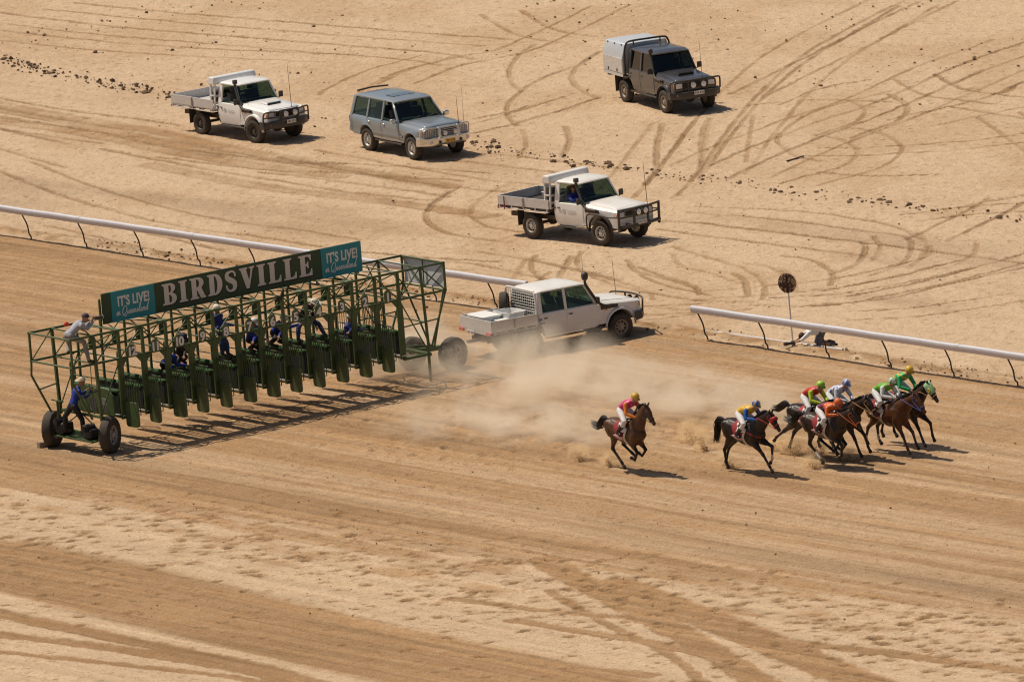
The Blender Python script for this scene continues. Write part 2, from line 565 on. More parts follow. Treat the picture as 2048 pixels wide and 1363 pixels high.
holes_keep = np.ones(len(X))
NEARBANDS = []
band([(-60, 1114), (150, 1158), (420, 1224), (700, 1290), (960, 1345), (1100, 1378), (1200, 1400)], 2.35, 0.12, 0.16, 1)
band([(1090, 1118), (1149, 1152), (1284, 1225), (1404, 1290), (1540, 1375)], 0.50, 0.12, 0.10, 2)
band([(1230, 1165), (1304, 1195), (1424, 1240), (1574, 1300), (1760, 1378)], 0.72, 0.12, 0.10, 3)
band([(1480, 1268), (1599, 1285), (1774, 1305), (2070, 1345)], 0.32, 0.15, 0.14, 4)
band([(700, 1240), (900, 1290), (1100, 1330), (1300, 1350)], 0.3, 0.15, 0.10, 5)
band([(-40, 1218), (250, 1280), (500, 1330), (640, 1370)], 0.38, 0.1, 0.26, 6)
band([(-40, 1264), (250, 1300), (500, 1342), (600, 1372)], 0.34, 0.1, 0.26, 7)
band([(-40, 1300), (200, 1325), (450, 1352), (560, 1372)], 0.2, 0.1, 0.24, 8)
band([(900, 1195), (1150, 1225), (1420, 1245)], 0.22, 0.2, 0.2, 9)
band([(1024, 1240), (1160, 1262), (1330, 1290), (1480, 1330)], 0.25, 0.2, 0.2, 10)
band([(1100, 1180), (1200, 1240), (1340, 1310), (1420, 1375)], 0.18, 0.2, 0.2, 11)
# streaks inside the graded strip
crust += np.where(near > 0.5, 0.10 * (fbm(S * 0.05, T * 2.6, 4, 111) - 0.5), 0)

# hoof holes: dark broken ovals, hundreds of them, in the crust strip
def hoof(n, lo, hi, r0, r1, k):
    global hgt, dark, crust
    cnt = 0
    while cnt < n:
        px = random.uniform(-40, 2090)
        f = random.random()
        s0 = np.interp(px, [0, 420, 860, 1300, 1800, 2048], [985, 1008, 1085, 1142, 1205, 1240])
        py = s0 + random.uniform(lo, hi)
        if py > 1370: 
            cnt += 1
            continue
        p = site(px, py)
        r = random.uniform(r0, r1)
        ang = random.uniform(-0.5, 0.4)
        ca, sa = math.cos(ang), math.sin(ang)
        i0, i1 = np.searchsorted(gx, [p.x - 3 * r, p.x + 3 * r])
        j0, j1 = np.searchsorted(gy, [p.y - 3 * r, p.y + 3 * r])
        ii = (np.arange(j0, j1)[:, None] * NX + np.arange(i0, i1)[None, :]).ravel()
        dx, dy = X[ii] - p.x, Y[ii] - p.y
        d = np.hypot((dx * ca + dy * sa) / 1.5, (-dx * sa + dy * ca)) / r
        d = d + (fbm(X[ii] * 5, Y[ii] * 4, 2, 131) - 0.5) * 0.9
        g = 1 - sstep(0.5, 1.1, d)
        spill = np.exp(-((d - 1.35) / 0.4) ** 2)
        hgt[ii] += -0.04 * g + 0.014 * spill
        dark[ii] += k * g
        crust[ii] *= 1 - 0.8 * g - 0.30 * spill * (1 - g)
        cnt += 1
hoof(430, -8, 130, 0.07, 0.14, 0.72)
hoof(210, 10, 95, 0.08, 0.16, 0.62)
hoof(150, 120, 260, 0.07, 0.14, 0.8)
hoof(130, -40, 10, 0.06, 0.12, 0.5)
# churned ground just in front of the gate where the field jumped away
for _ in range(260):
    px, py = random.gauss(1080, 260), random.gauss(860, 45)
    p = site(px, py)
    r = random.uniform(0.1, 0.22)
    i0, i1 = np.searchsorted(gx, [p.x - 2 * r, p.x + 2 * r])
    j0, j1 = np.searchsorted(gy, [p.y - 2 * r, p.y + 2 * r])
    ii = (np.arange(j0, j1)[:, None] * NX + np.arange(i0, i1)[None, :]).ravel()
    d = np.hypot(X[ii] - p.x, Y[ii] - p.y) / r
    g = 1 - sstep(0.4, 1.1, d)
    hgt[ii] += -0.04 * g + 0.02 * np.exp(-((d - 1.4) / 0.4) ** 2)
    dark[ii] += 0.16 * g

wide = (np.abs(X) > 24) | (Y < -52) | (Y > 90)
hgt[wide] = 0.0
hgt = np.clip(hgt, -0.14, 0.16)
# keep the sheet at datum where things stand
me = bpy.data.meshes.new('ground')
me.vertices.add(NX * NY)
me.vertices.foreach_set('co', np.column_stack([X, Y, hgt]).astype(np.float32).ravel())
ji, ii = np.meshgrid(np.arange(NY - 1), np.arange(NX - 1), indexing='ij')
q = (ji * NX + ii).ravel()
quads = np.column_stack([q, q + 1, q + NX + 1, q + NX]).astype(np.int32)
me.loops.add(quads.size)
me.loops.foreach_set('vertex_index', quads.ravel())
me.polygons.add(len(quads))
me.polygons.foreach_set('loop_start', np.arange(0, quads.size, 4, dtype=np.int32))
me.update(calc_edges=True)
for nm, arr in (('crust', np.clip(crust, 0, 1)), ('dark', np.clip(dark, 0, 1)), ('lane', sstep(-0.1, 0.5, T) * (1 - 0.55 * np.clip(crust, 0, 1)) + 0.16 * sstep(0.5, -0.1, T))):
    at = me.attributes.new(nm, 'FLOAT', 'POINT')
    at.data.foreach_set('value', arr.astype(np.float32))
me.shade_smooth()
ground = bpy.data.objects.new('ground', me)
COL.objects.link(ground)
tag(ground, 'pale clay pan and brown sandy race track crossed by tyre tracks', 'ground', kind='structure')

RH_ = math.atan2(RD.y, RD.x)
def ground_material():
    m = bpy.data.materials.new('clay_and_sand')
    m.use_nodes = True
    nt = m.node_tree
    L = nt.links.new
    N = nt.nodes.new
    b = nt.nodes['Principled BSDF']
    b.inputs['Roughness'].default_value = 0.95
    b.inputs['Specular IOR Level'].default_value = 0.12
    tc = N('ShaderNodeTexCoord')
    def noise(scale, det=4, rough=0.6):
        n = N('ShaderNodeTexNoise')
        n.inputs['Scale'].default_value = scale
        n.inputs['Detail'].default_value = det
        n.inputs['Roughness'].default_value = rough
        L(tc.outputs['Object'], n.inputs['Vector'])
        return n.outputs['Fac']
    def math_(op, a, b_, clamp=False):
        n = N('ShaderNodeMath')
        n.operation = op
        n.use_clamp = clamp
        for i, v in enumerate((a, b_)):
            if isinstance(v, (int, float)): n.inputs[i].default_value = v
            else: L(v, n.inputs[i])
        return n.outputs[0]
    def attr(nm):
        n = N('ShaderNodeAttribute')
        n.attribute_name = nm
        return n.outputs['Fac']
    def mix(f, a, b_):
        n = N('ShaderNodeMix')
        n.data_type = 'RGBA'
        if isinstance(f, (int, float)): n.inputs[0].default_value = f
        else: L(f, n.inputs[0])
        for i, v in ((6, a), (7, b_)):
            if isinstance(v, tuple): n.inputs[i].default_value = (*v, 1)
            else: L(v, n.inputs[i])
        return n.outputs[2]
    fine, mid, big = noise(9.0, 5, 0.7), noise(1.7, 5, 0.65), noise(0.22, 3)
    cf = math_('ADD', attr('crust'), math_('MULTIPLY', math_('SUBTRACT', mid, 0.5), 0.7))
    cf = math_('ADD', cf, math_('MULTIPLY', math_('SUBTRACT', fine, 0.5), 0.55), True)
    sand = mix(big, (0.335, 0.191, 0.088), (0.385, 0.227, 0.109))
    clay = mix(big, (0.540, 0.392, 0.258), (0.605, 0.448, 0.302))
    base = mix(cf, sand, clay)
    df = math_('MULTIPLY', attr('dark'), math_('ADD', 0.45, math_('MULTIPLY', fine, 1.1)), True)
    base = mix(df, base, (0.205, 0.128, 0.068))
    # grain: small darker crumbs
    vor = N('ShaderNodeTexVoronoi')
    vor.inputs['Scale'].default_value = 5.5
    vor.inputs['Randomness'].default_value = 1.0
    L(tc.outputs['Object'], vor.inputs['Vector'])
    cr = N('ShaderNodeMapRange')
    cr.inputs[1].default_value = 0.10
    cr.inputs[2].default_value = 0.22
    cr.inputs[3].default_value = 0.30
    cr.inputs[4].default_value = 0.0
    L(vor.outputs['Distance'], cr.inputs[0])
    gate_n = math_('GREATER_THAN', noise(0.9, 3), 0.53)
    base = mix(math_('MULTIPLY', cr.outputs[0], gate_n), base, (0.22, 0.14, 0.08))
    # short darker flecks: broken crust
    fl = N('ShaderNodeMapRange')
    fl.inputs[1].default_value = 0.545
    fl.inputs[2].default_value = 0.68
    fl.inputs[3].default_value = 0.0
    fl.inputs[4].default_value = 0.85
    L(noise(3.6, 4, 0.72), fl.inputs[0])
    patch = N('ShaderNodeMapRange')
    patch.inputs[1].default_value = 0.36
    patch.inputs[2].default_value = 0.66
    patch.inputs[3].default_value = 0.40
    patch.inputs[4].default_value = 1.0
    L(noise(0.55, 3), patch.inputs[0])
    base = mix(math_('MULTIPLY', fl.outputs[0], patch.outputs[0]), base, (0.205, 0.128, 0.070))
    grain = N('ShaderNodeMapRange')
    grain.inputs[1].default_value = 0.25
    grain.inputs[2].default_value = 0.75
    grain.inputs[3].default_value = 0.80
    grain.inputs[4].default_value = 1.16
    L(noise(16.0, 3, 0.8), grain.inputs[0])
    # drag and harrow lines along the running direction
    mp = N('ShaderNodeMapping')
    mp.vector_type = 'TEXTURE'
    mp.inputs['Rotation'].default_value = (0, 0, RH_)
    mp.inputs['Scale'].default_value = (14.0, 0.42, 1.0)
    L(tc.outputs['Object'], mp.inputs['Vector'])
    sn = N('ShaderNodeTexNoise')
    sn.inputs['Scale'].default_value = 1.0
    sn.inputs['Detail'].default_value = 6
    sn.inputs['Roughness'].default_value = 0.72
    L(mp.outputs[0], sn.inputs['Vector'])
    sr_ = N('ShaderNodeMapRange')
    sr_.inputs[1].default_value = 0.33
    sr_.inputs[2].default_value = 0.67
    sr_.inputs[3].default_value = -0.30
    sr_.inputs[4].default_value = 0.26
    L(sn.outputs['Fac'], sr_.inputs[0])
    gain = math_('ADD', 1.0, math_('MULTIPLY', sr_.outputs[0], attr('lane')))
    gs = N('ShaderNodeVectorMath')
    gs.operation = 'SCALE'
    L(base, gs.inputs[0])
    L(gain, gs.inputs['Scale'])
    base = gs.outputs[0]
    mul = N('ShaderNodeVectorMath')
    mul.operation = 'SCALE'
    L(base, mul.inputs[0])
    L(grain.outputs[0], mul.inputs['Scale'])
    L(mul.outputs[0], b.inputs['Base Color'])
    bp = N('ShaderNodeBump')
    bp.inputs['Strength'].default_value = 0.8
    bp.inputs['Distance'].default_value = 0.07
    L(math_('ADD', fine, math_('MULTIPLY', noise(3.6, 4, 0.72), 1.6)), bp.inputs['Height'])
    L(bp.outputs[0], b.inputs['Normal'])
    return m
ground.data.materials.append(ground_material())
del X, Y, S, T, hgt, crust, dark, q, quads

# ------------------------------------------------------------------ running rails
M_RAIL = mat('rail_white', (0.60, 0.60, 0.655), 0.45, vary=0.08, dust=0.05)
M_POST = mat('post_steel', (0.035, 0.038, 0.035), 0.6, vary=0.3)
def running_rail(s0, s1, first, step, label):
    """s along RD from RF; rail carried on bent gooseneck posts"""
    base = RF + RD * s0
    root = empty('running_rail', base, 0, label, 'rail', 'white running rails of the track')
    off = RN * 0.27
    def W(s, lat, z): return RD * (s - s0) + RN * lat + Vector((0, 0, z))
    n = 14
    sec = []
    for k in range(n):
        q = 2 * math.pi * k / n
        zz = 0.112 * math.copysign(abs(math.sin(q)) ** 0.75, math.sin(q))
        sec.append(((0.062 + 0.16 * zz) * math.copysign(abs(math.cos(q)) ** 0.7, math.cos(q)), zz))
    s = s0
    L = 6.0
    while s < s1 - 0.01:
        e = min(s + L, s1)
        rings = []
        steps = max(2, int((e - s) / 0.75))
        for i in range(steps + 1):
            ss = s + (e - 0.006 - s) * i / steps
            sag = 0.006 * math.sin(ss * 2.1)
            rings.append([W(ss, 0.27 + a, 0.985 + sag + b) for a, b in sec])
        MB().loft(rings).build('rail_length', M_RAIL, root, smooth=50)
        if e < s1 - 0.01:
            MB().loft([[W(e + d, 0.27 + a * 1.04, 0.985 + b * 1.04) for a, b in sec] for d in (-0.09, 0.09)]).build('rail_sleeve', M_RAIL, root, smooth=50)
        s = e
    k = first
    while k <= s1:
        if k >= s0:
            j = random.uniform(-0.02, 0.02)
            path = smoothpath([W(k, 0, -0.15), W(k, 0.0, 0.12), W(k + j - 0.03, 0.05, 0.22), W(k + j - 0.05, 0.08, 0.50), W(k + j - 0.06, 0.20, 0.78), W(k + j - 0.06, 0.27, 0.92)], 4)
            MB().tube(path, 0.024, 7).build('post', M_POST, root, smooth=60)
        k += step
    return root
def sval(px, py):
    p = site(px, py) - RF
    return p.dot(RD)
fl = [sval(x, y) for x, y in ((75, 477), (186, 495), (293, 510), (400, 530))]
step_l = (fl[-1] - fl[0]) / 3
s_end_l = sval(1095, 625)
running_rail(fl[0] - 3 * step_l, s_end_l, fl[0] - 3 * step_l + 0.02, step_l, 'long white running rail behind the starting gate')
s_r = sval(1402, 679)
fr = [sval(x, y) for x, y in ((1415, 681), (1548, 698), (1672, 714))]
step_r = (fr[2] - fr[0]) / 2
running_rail(s_r, s_r + 24, fr[0], step_r, 'white running rail on the right, beyond the galloping horses')

# ------------------------------------------------------------------ starting gate
GA = math.radians(36.3)
GO = site(222, 903)
GREEN = mat('gate_green', (0.034, 0.076, 0.016), 0.5, vary=0.25, scale=3, dust=0.05)
GREEN_D = mat('gate_green_plate', (0.058, 0.104, 0.034), 0.5, vary=0.25, scale=3, dust=0.04)
PADGREEN = mat('pad_green', (0.022, 0.072, 0.012), 0.85, vary=0.7, scale=16, bump=0.9)
PADDARK = mat('pad_dark', (0.007, 0.011, 0.006), 0.85, vary=0.3, scale=9)
PADDARK2 = mat('notice_grey', (0.20, 0.20, 0.19), 0.6, vary=0.4, scale=12)
WHITEP = mat('sign_white', (0.74, 0.73, 0.70), 0.6, vary=0.05)
TEAL = mat('sign_teal', (0.008, 0.235, 0.285), 0.5, vary=0.06)
SIGNG = mat('sign_green', (0.018, 0.052, 0.020), 0.5, vary=0.10)
LETTER = mat('letter_cream', (0.66, 0.62, 0.56), 0.6, vary=0.05)
BLACK = mat('black_paint', (0.010, 0.009, 0.010), 0.6, vary=0.2)
PANELW = mat('panel_grey', (0.70, 0.72, 0.74), 0.6, vary=0.08)
STEEL = mat('bare_steel', (0.50, 0.49, 0.45), 0.5, metal=0.4, vary=0.2, dust=0.15)
RUBBER = mat('tyre_rubber', (0.020, 0.019, 0.018), 0.85, vary=0.3, dust=0.09, bump=0.3, scale=20)
BLKRUB = mat('black_rubber', (0.02, 0.018, 0.018), 0.7, vary=0.3)
RIM_GREY = mat('rim_grey', (0.34, 0.33, 0.33), 0.55, vary=0.2, dust=0.2)
gate = empty('starting_gate', GO, GA, 'long green twelve stall starting gate on wheels with sign along its top', 'starting gate')
def g(u, v, z): return Vector((u, -v, z))
U0, PIT = 0.58, 0.8436
cols = [U0 + PIT * i for i in range(13)]
VB, VR = -2.10, -2.60
def gbar(name, a, b, w=0.055, h=None, m=GREEN, parent=None):
    return MB().bar(g(*a), g(*b), w, h).build(name, m, parent or gate, bevel=0.006, segs=1)
def gtube(name, pts, r=0.024, m=GREEN, parent=None, n=7):
    return MB().tube([g(*p) for p in pts], r, n).build(name, m, parent or gate, smooth=50)

UL, UR = -1.14, 12.46
ZT, ZM = 3.49, 2.66
for v in (0.0, VB):
    gtube('top_rail', [(UL, v, ZT), (UR, v, ZT)], 0.036)
    gtube('chord', [(UL, v, ZM), (UR, v, ZM)], 0.036)
for i, u in enumerate(cols):
    MB().prism([(u - 0.095, 0.88), (u + 0.095, 0.88), (u + 0.095, 2.46), (u + 0.05, 2.62), (u + 0.05, 2.70), (u - 0.05, 2.70), (u - 0.05, 2.62), (u - 0.095, 2.46)], 0.04, -0.04).build('column', GREEN, gate, bevel=0.008, segs=1)
    gbar('upper_post', (u, 0, 2.70), (u, 0, ZT), 0.085)
    gbar('back_post', (u, VB, 1.0), (u, VB, ZT), 0.065)
    gtube('cross_member', [(u, 0, ZM), (u, VB, ZM)], 0.026)
    gtube('cross_member', [(u, 0, ZT), (u, VB, ZT)], 0.024)
    gtube('diagonal_brace', [(u, 0, ZT), (u, VB, ZM)], 0.02)
for i in range(12):
    a, b = cols[i], cols[i + 1]
    if i % 2 == 0:
        gtube('diagonal_brace', [(a, 0, ZM), (b, 0, ZT)], 0.021)
        gtube('diagonal_brace', [(b, VB, ZM), (a, VB, ZT)], 0.021)
        gtube('diagonal_brace', [(a, 0, ZT), (b, VB, ZT)], 0.018)
    else:
        gtube('diagonal_brace', [(b, 0, ZM), (a, 0, ZT)], 0.021)
        gtube('diagonal_brace', [(a, VB, ZM), (b, VB, ZT)], 0.021)
        gtube('diagonal_brace', [(b, 0, ZT), (a, VB, ZT)], 0.018)
    # corner gussets under the chord
    for (x, sgn) in ((a + 0.05, 1), (b - 0.05, -1)):
        MB().prism([(x, 2.63), (x + sgn * 0.22, 2.63), (x + sgn * 0.19, 2.60), (x + sgn * 0.03, 2.42), (x, 2.38)], 0.025, -0.025).build('gusset', GREEN, gate)
def rplate(w, h, n=6):
    p = [(-w / 2, 0), (w / 2, 0), (w / 2, h - w * 0.38)]
    for k in range(1, n):
        q = math.pi * k / n
        p.append((math.cos(q) * w / 2, h - w * 0.38 + math.sin(q) * w * 0.38))
    p.append((-w / 2, h - w * 0.38))
    return p
FONT_MESH = {}
def text_obj(name, body, size, m, parent, offset=0.0, extrude=0.004, shear=0.0, spacing=1.0, sx=1.0, align='CENTER'):
    cu = bpy.data.curves.new(name, 'FONT')
    cu.body = body
    cu.size = size
    cu.align_x = align
    cu.align_y = 'BOTTOM_BASELINE'
    cu.offset = offset
    cu.extrude = extrude
    cu.shear = shear
    cu.space_character = spacing
    cu.resolution_u = 4
    tmp = bpy.data.objects.new(name, cu)
    COL.objects.link(tmp)
    dg = bpy.context.evaluated_depsgraph_get()
    me = bpy.data.meshes.new_from_object(tmp.evaluated_get(dg))
    bpy.data.objects.remove(tmp)
    bpy.data.curves.remove(cu)
    me.name = name
    me.materials.clear()
    me.materials.append(m)
    o = bpy.data.objects.new(name, me)
    COL.objects.link(o)
    if sx != 1.0:
        co = np.zeros(len(me.vertices) * 3, np.float32)
        me.vertices.foreach_get('co', co)
        co = co.reshape(-1, 3)
        co[:, 0] *= sx
        me.vertices.foreach_set('co', co.ravel())
    o.parent = parent
    return o
for i in range(12):
    num = 12 - i
    u = (cols[i] + cols[i + 1]) / 2 - 0.03
    w = 0.30 if num >= 10 else 0.25
    pl = MB().prism([(a + u, b + 2.67) for a, b in rplate(w, 0.37)], -0.05, -0.08).build('number_plate', GREEN_D, gate, bevel=0.006, segs=1)
    t = text_obj('numeral', str(num), 0.36, WHITEP, pl, offset=0.014, spacing=0.86)
    t.location = (u, -0.086, 2.70)
    t.rotation_euler = (math.pi / 2, 0, 0)
    u2 = cols[i] + PIT * 0.5 + 0.12
    MB().prism([(a + u2, b + 2.68) for a, b in rplate(0.25, 0.33)], -VB + 0.05, -VB + 0.08).build('back_number_plate', GREEN, gate, bevel=0.006, segs=1)

# stalls: padded partitions, hand rails, steps, front doors
for i, u in enumerate(cols):
    pt = MB().prism([(-VR, 1.02), (0.12, 1.02), (0.12, 1.62), (1.2, 1.66), (-VR - 0.35, 1.66), (-VR, 1.40)], u - 0.05, u + 0.05, 'yz').build('partition', PADDARK, gate, bevel=0.02)
    for k in range(5):
        y0 = 0.16 + k * 0.46
        MB().lathe([(0.0, y0), (0.04, y0 + 0.005), (0.07, y0 + 0.04), (0.078, y0 + 0.2), (0.07, y0 + 0.40), (0.04, y0 + 0.435), (0.0, y0 + 0.44)], (u, 0, 1.655), 'y', 12).build('pad_roll', PADGREEN, pt, smooth=70)
    gtube('hand_rail', [(u, -0.9, 1.66), (u, -0.9, 1.93), (u, -2.45, 1.93), (u, -2.45, 1.60)], 0.018, parent=pt)
    MB().box((u, 1.25, 0.975), (0.16, 2.6, 0.05)).build('step_board', STEEL, pt, bevel=0.005, segs=1)
    MB().box((u, 1.25, 0.92), (0.07, 2.66, 0.06)).build('sill_bar', GREEN, pt)
def front_door(u, seed):
    rnd = random.Random(seed)
    ang = rnd.uniform(-0.08, 0.10)
    d = empty('front_door', g(u - 0.02, 0.06, 0), 0, parent=gate)
    d.rotation_euler = (0, 0, ang)
    W_ = 0.56
    # door lies in the local yz plane, opened forward (towards -y)
    r = 0.10
    z0, z1 = 0.66, 1.40
    p = []
    for cx, cz, a0 in ((-W_ + r, z0 + r, math.pi), (-r, z0 + r, 1.5 * math.pi)):
        for k in range(5):
            q = a0 + k / 4 * math.pi / 2
            p.append((cx + r * math.cos(q), cz + r * math.sin(q)))
    p += [(0.0, z1), (-W_, z1)]
    MB().prism(p, -0.03, 0.05, 'yz').build('door_plate', GREEN_D, d, bevel=0.012)
    for k in range(6):
        y = -0.02 - (W_ - 0.04) * k / 5
        MB().tube([(0.01, y, z1 - 0.02), (0.01, y, 2.05)], 0.016, 6).build('door_bar', GREEN, d)
    MB().tube([(0.01, -W_ + 0.01, 2.05), (0.01, 0.0, 2.05)], 0.02, 6).build('door_top_rail', GREEN, d)
    # edge frame of the neighbouring leaf, folded back beside it
    MB().tube([(0.13, -0.02, 2.02), (0.14, -W_ + 0.06, 2.02), (0.14, -W_ + 0.06, 1.0), (0.13, -0.03, 0.92)], 0.017, 6).build('leaf_frame', GREEN, d)
    return d
for i in range(12):
    front_door(cols[i] + 0.05, i)
# rear gates swung open at the back of the inside stalls
def rear_gate(u, v, ang, w=0.62):
    d = empty('rear_gate', g(u, v, 0), ang, parent=gate)
    fr_ = [(0, 0, 1.05), (0, 0, 2.12), (0.06, 0, 2.22), (w - 0.06, 0, 2.22), (w, 0, 2.12), (w, 0, 1.05)]
    MB().tube(fr_, 0.02, 7).build('gate_frame', GREEN, d, smooth=60)
    for k in range(1, 6):
        MB().tube([(w * k / 6, 0, 1.05), (w * k / 6, 0, 2.2)], 0.011, 6).build('gate_bar', GREEN, d)
    MB().tube([(0, 0, 1.06), (w, 0, 1.06)], 0.018, 6).build('gate_rail', GREEN, d)
for i, (u, a) in enumerate(((10.1, 0.3), (10.75, -0.2), (11.15, -0.5))):
    rear_gate(u, VR + 0.15, a)
for i in range(0, 9, 2):
    rear_gate(cols[i] + 0.12, VR + 0.05, 1.25, 0.5)

# end structures
for v in (0.0, VB):
    gbar('end_post', (UL + 0.04, v, ZM), (UL + 0.04, v, ZT), 0.06)
    gbar('end_leg', (-0.22, v, 0.95), (-0.30, v, ZT), 0.085)
    gtube('knee_brace', [(UL + 0.04, v, ZM), (UL, v, 2.24), (-0.55, v, 1.06)], 0.034)
    gtube('diagonal_brace', [(-0.30, v, ZT), (UL + 0.04, v, ZM)], 0.02)
    gtube('diagonal_brace', [(U0, v, ZT), (-0.28, v, ZM)], 0.02)
    gtube('diagonal_brace', [(-0.24, v, 1.1), (U0, v, ZM)], 0.02)
    gtube('lower_chord', [(-0.24, v, 1.06), (U0 + 0.05, v, 0.98)], 0.028)
    gtube('tie_bar', [(-0.9, v, 1.78), (-0.26, v, 1.86)], 0.022)
gtube('cross_member', [(UL + 0.04, 0, ZT), (UL + 0.04, VB, ZT)], 0.03)
gtube('cross_member', [(UL + 0.04, 0, ZM), (UL + 0.04, VB, ZM)], 0.03)
gtube('cross_member', [(-0.3, 0, ZT), (-0.3, VB, ZT)], 0.026)
gtube('cross_member', [(-0.28, 0, ZM), (-0.28, VB, ZM)], 0.026)
gbar('cross_beam', (-0.22, 0.0, 1.06), (-0.22, VB, 1.06), 0.07)
gtube('diagonal_brace', [(-0.22, 0, 0.55), (-0.22, -1.0, 1.06)], 0.02)
gtube('diagonal_brace', [(-0.22, VB, 0.55), (-0.22, -1.1, 1.06)], 0.02)
gbar('standing_platform', (-0.42, 0.05, 0.40), (-0.42, VB - 0.05, 0.40), 0.50, 0.05)
gbar('axle_beam', (-0.25, 0.2, 0.5), (-0.25, VB - 0.25, 0.5), 0.09)
gtube('seat_post', [(-0.55, -1.75, 0.42), (-0.55, -1.75, 1.42)], 0.035)
gtube('hand_bar', [(-0.55, -2.05, 1.42), (-0.55, -1.45, 1.42)], 0.022)
gtube('access_rail', [(-0.2, -0.4, 1.08), (-0.2, -0.4, 2.62)], 0.012)
MB().prism([(0.05, 1.00), (0.10, 1.60), (0.30, 1.78), (1.9, 1.80), (2.15, 1.55), (2.0, 1.1), (1.7, 0.95)], U0 - 0.30, U0 - 0.26, 'yz').build('side_shield', GREEN_D, gate, bevel=0.01, segs=1)
MB().box(g(-0.06, -0.62, 1.36), (0.02, 0.30, 0.36)).build('notice_plate', PADDARK2, gate)
MB().box(g(0.03, -0.18, 1.36), (0.02, 0.26, 0.40)).build('notice_plate', PADDARK2, gate)
for (u, v, s) in ((-0.42, -1.72, (0.42, 0.5, 0.36)), (-0.40, -0.35, (0.34, 0.44, 0.30))):
    e = MB().box(g(u, v, 0.43 + s[2] / 2), s).build('winch_motor', BLACK, gate, bevel=0.06)
    MB().lathe([(0.0, -0.3), (0.1, -0.29), (0.12, -0.2), (0.12, 0.1), (0.0, 0.12)], (u, -v, 0.46 + s[2]), 'x', 12).build('winch_drum', BLKRUB, e, smooth=50)

# right end
for v in (0.0, VB):
    gbar('end_post', (UR - 0.03, v, ZM), (UR - 0.03, v, ZT), 0.06)
    gbar('end_leg', (11.55, v, ZT), (11.66, v, 0.92), 0.07)
    gtube('slanted_leg', [(UR - 0.03, v, ZM), (11.72, v, 0.95)], 0.034)
    gtube('diagonal_brace', [(11.55, v, ZT), (UR - 0.03, v, ZM)], 0.022)
    gtube('diagonal_brace', [(11.55, v, ZT), (cols[12], v, ZM)], 0.022)
    gtube('tie_bar', [(cols[12], v, 1.82), (11.58, v, 1.84), (12.1, v, 1.86)], 0.022)
    gtube('diagonal_brace', [(cols[12], v, ZM), (11.6, v, 1.0)], 0.02)
gtube('slanted_leg', [(UR - 0.03, -0.1, ZM), (12.6, -1.05, 0.72)], 0.03)
gtube('slanted_leg', [(UR - 0.03, VB, ZM), (12.65, -1.25, 0.72)], 0.03)
for z in (ZT, ZM):
    gtube('cross_member', [(UR - 0.03, 0, z), (UR - 0.03, VB, z)], 0.032)
    gtube('cross_member', [(11.56, 0, z), (11.56, VB, z)], 0.024)
gtube('cross_member', [(11.6, 0, 1.84), (11.6, VB, 1.84)], 0.022)
MB().box(g(UR + 0.02, VB / 2, (ZT + ZM) / 2), (0.02, 2.02, 0.74)).build('end_panel', PANELW, gate)
gtube('panel_brace', [(UR - 0.04, 0.0, ZT), (UR - 0.04, VB / 2, ZM)], 0.02)
gtube('panel_brace', [(UR - 0.04, VB, ZT), (UR - 0.04, VB / 2, ZM)], 0.02)
gtube('panel_brace', [(UR - 0.04, VB / 2, ZT), (UR - 0.04, VB / 2, ZM)], 0.02)
gbar('axle_beam', (11.7, 0.0, 0.84), (11.7, VB, 0.84), 0.10)
gbar('draw_beam', (11.7, -1.05, 0.80), (13.15, -1.06, 0.72), 0.13)
gbar('draw_beam', (11.7, VB, 0.84), (12.9, -1.2, 0.74), 0.09)
gbar('drop_leg', (11.62, 0.02, 0.95), (11.62, 0.02, 0.05), 0.07)
gbar('lower_chord', (cols[12], 0, 0.86), (11.7, 0, 0.86), 0.07)
gbar('lower_chord', (cols[12], VB, 0.86), (11.7, VB, 0.86), 0.07)

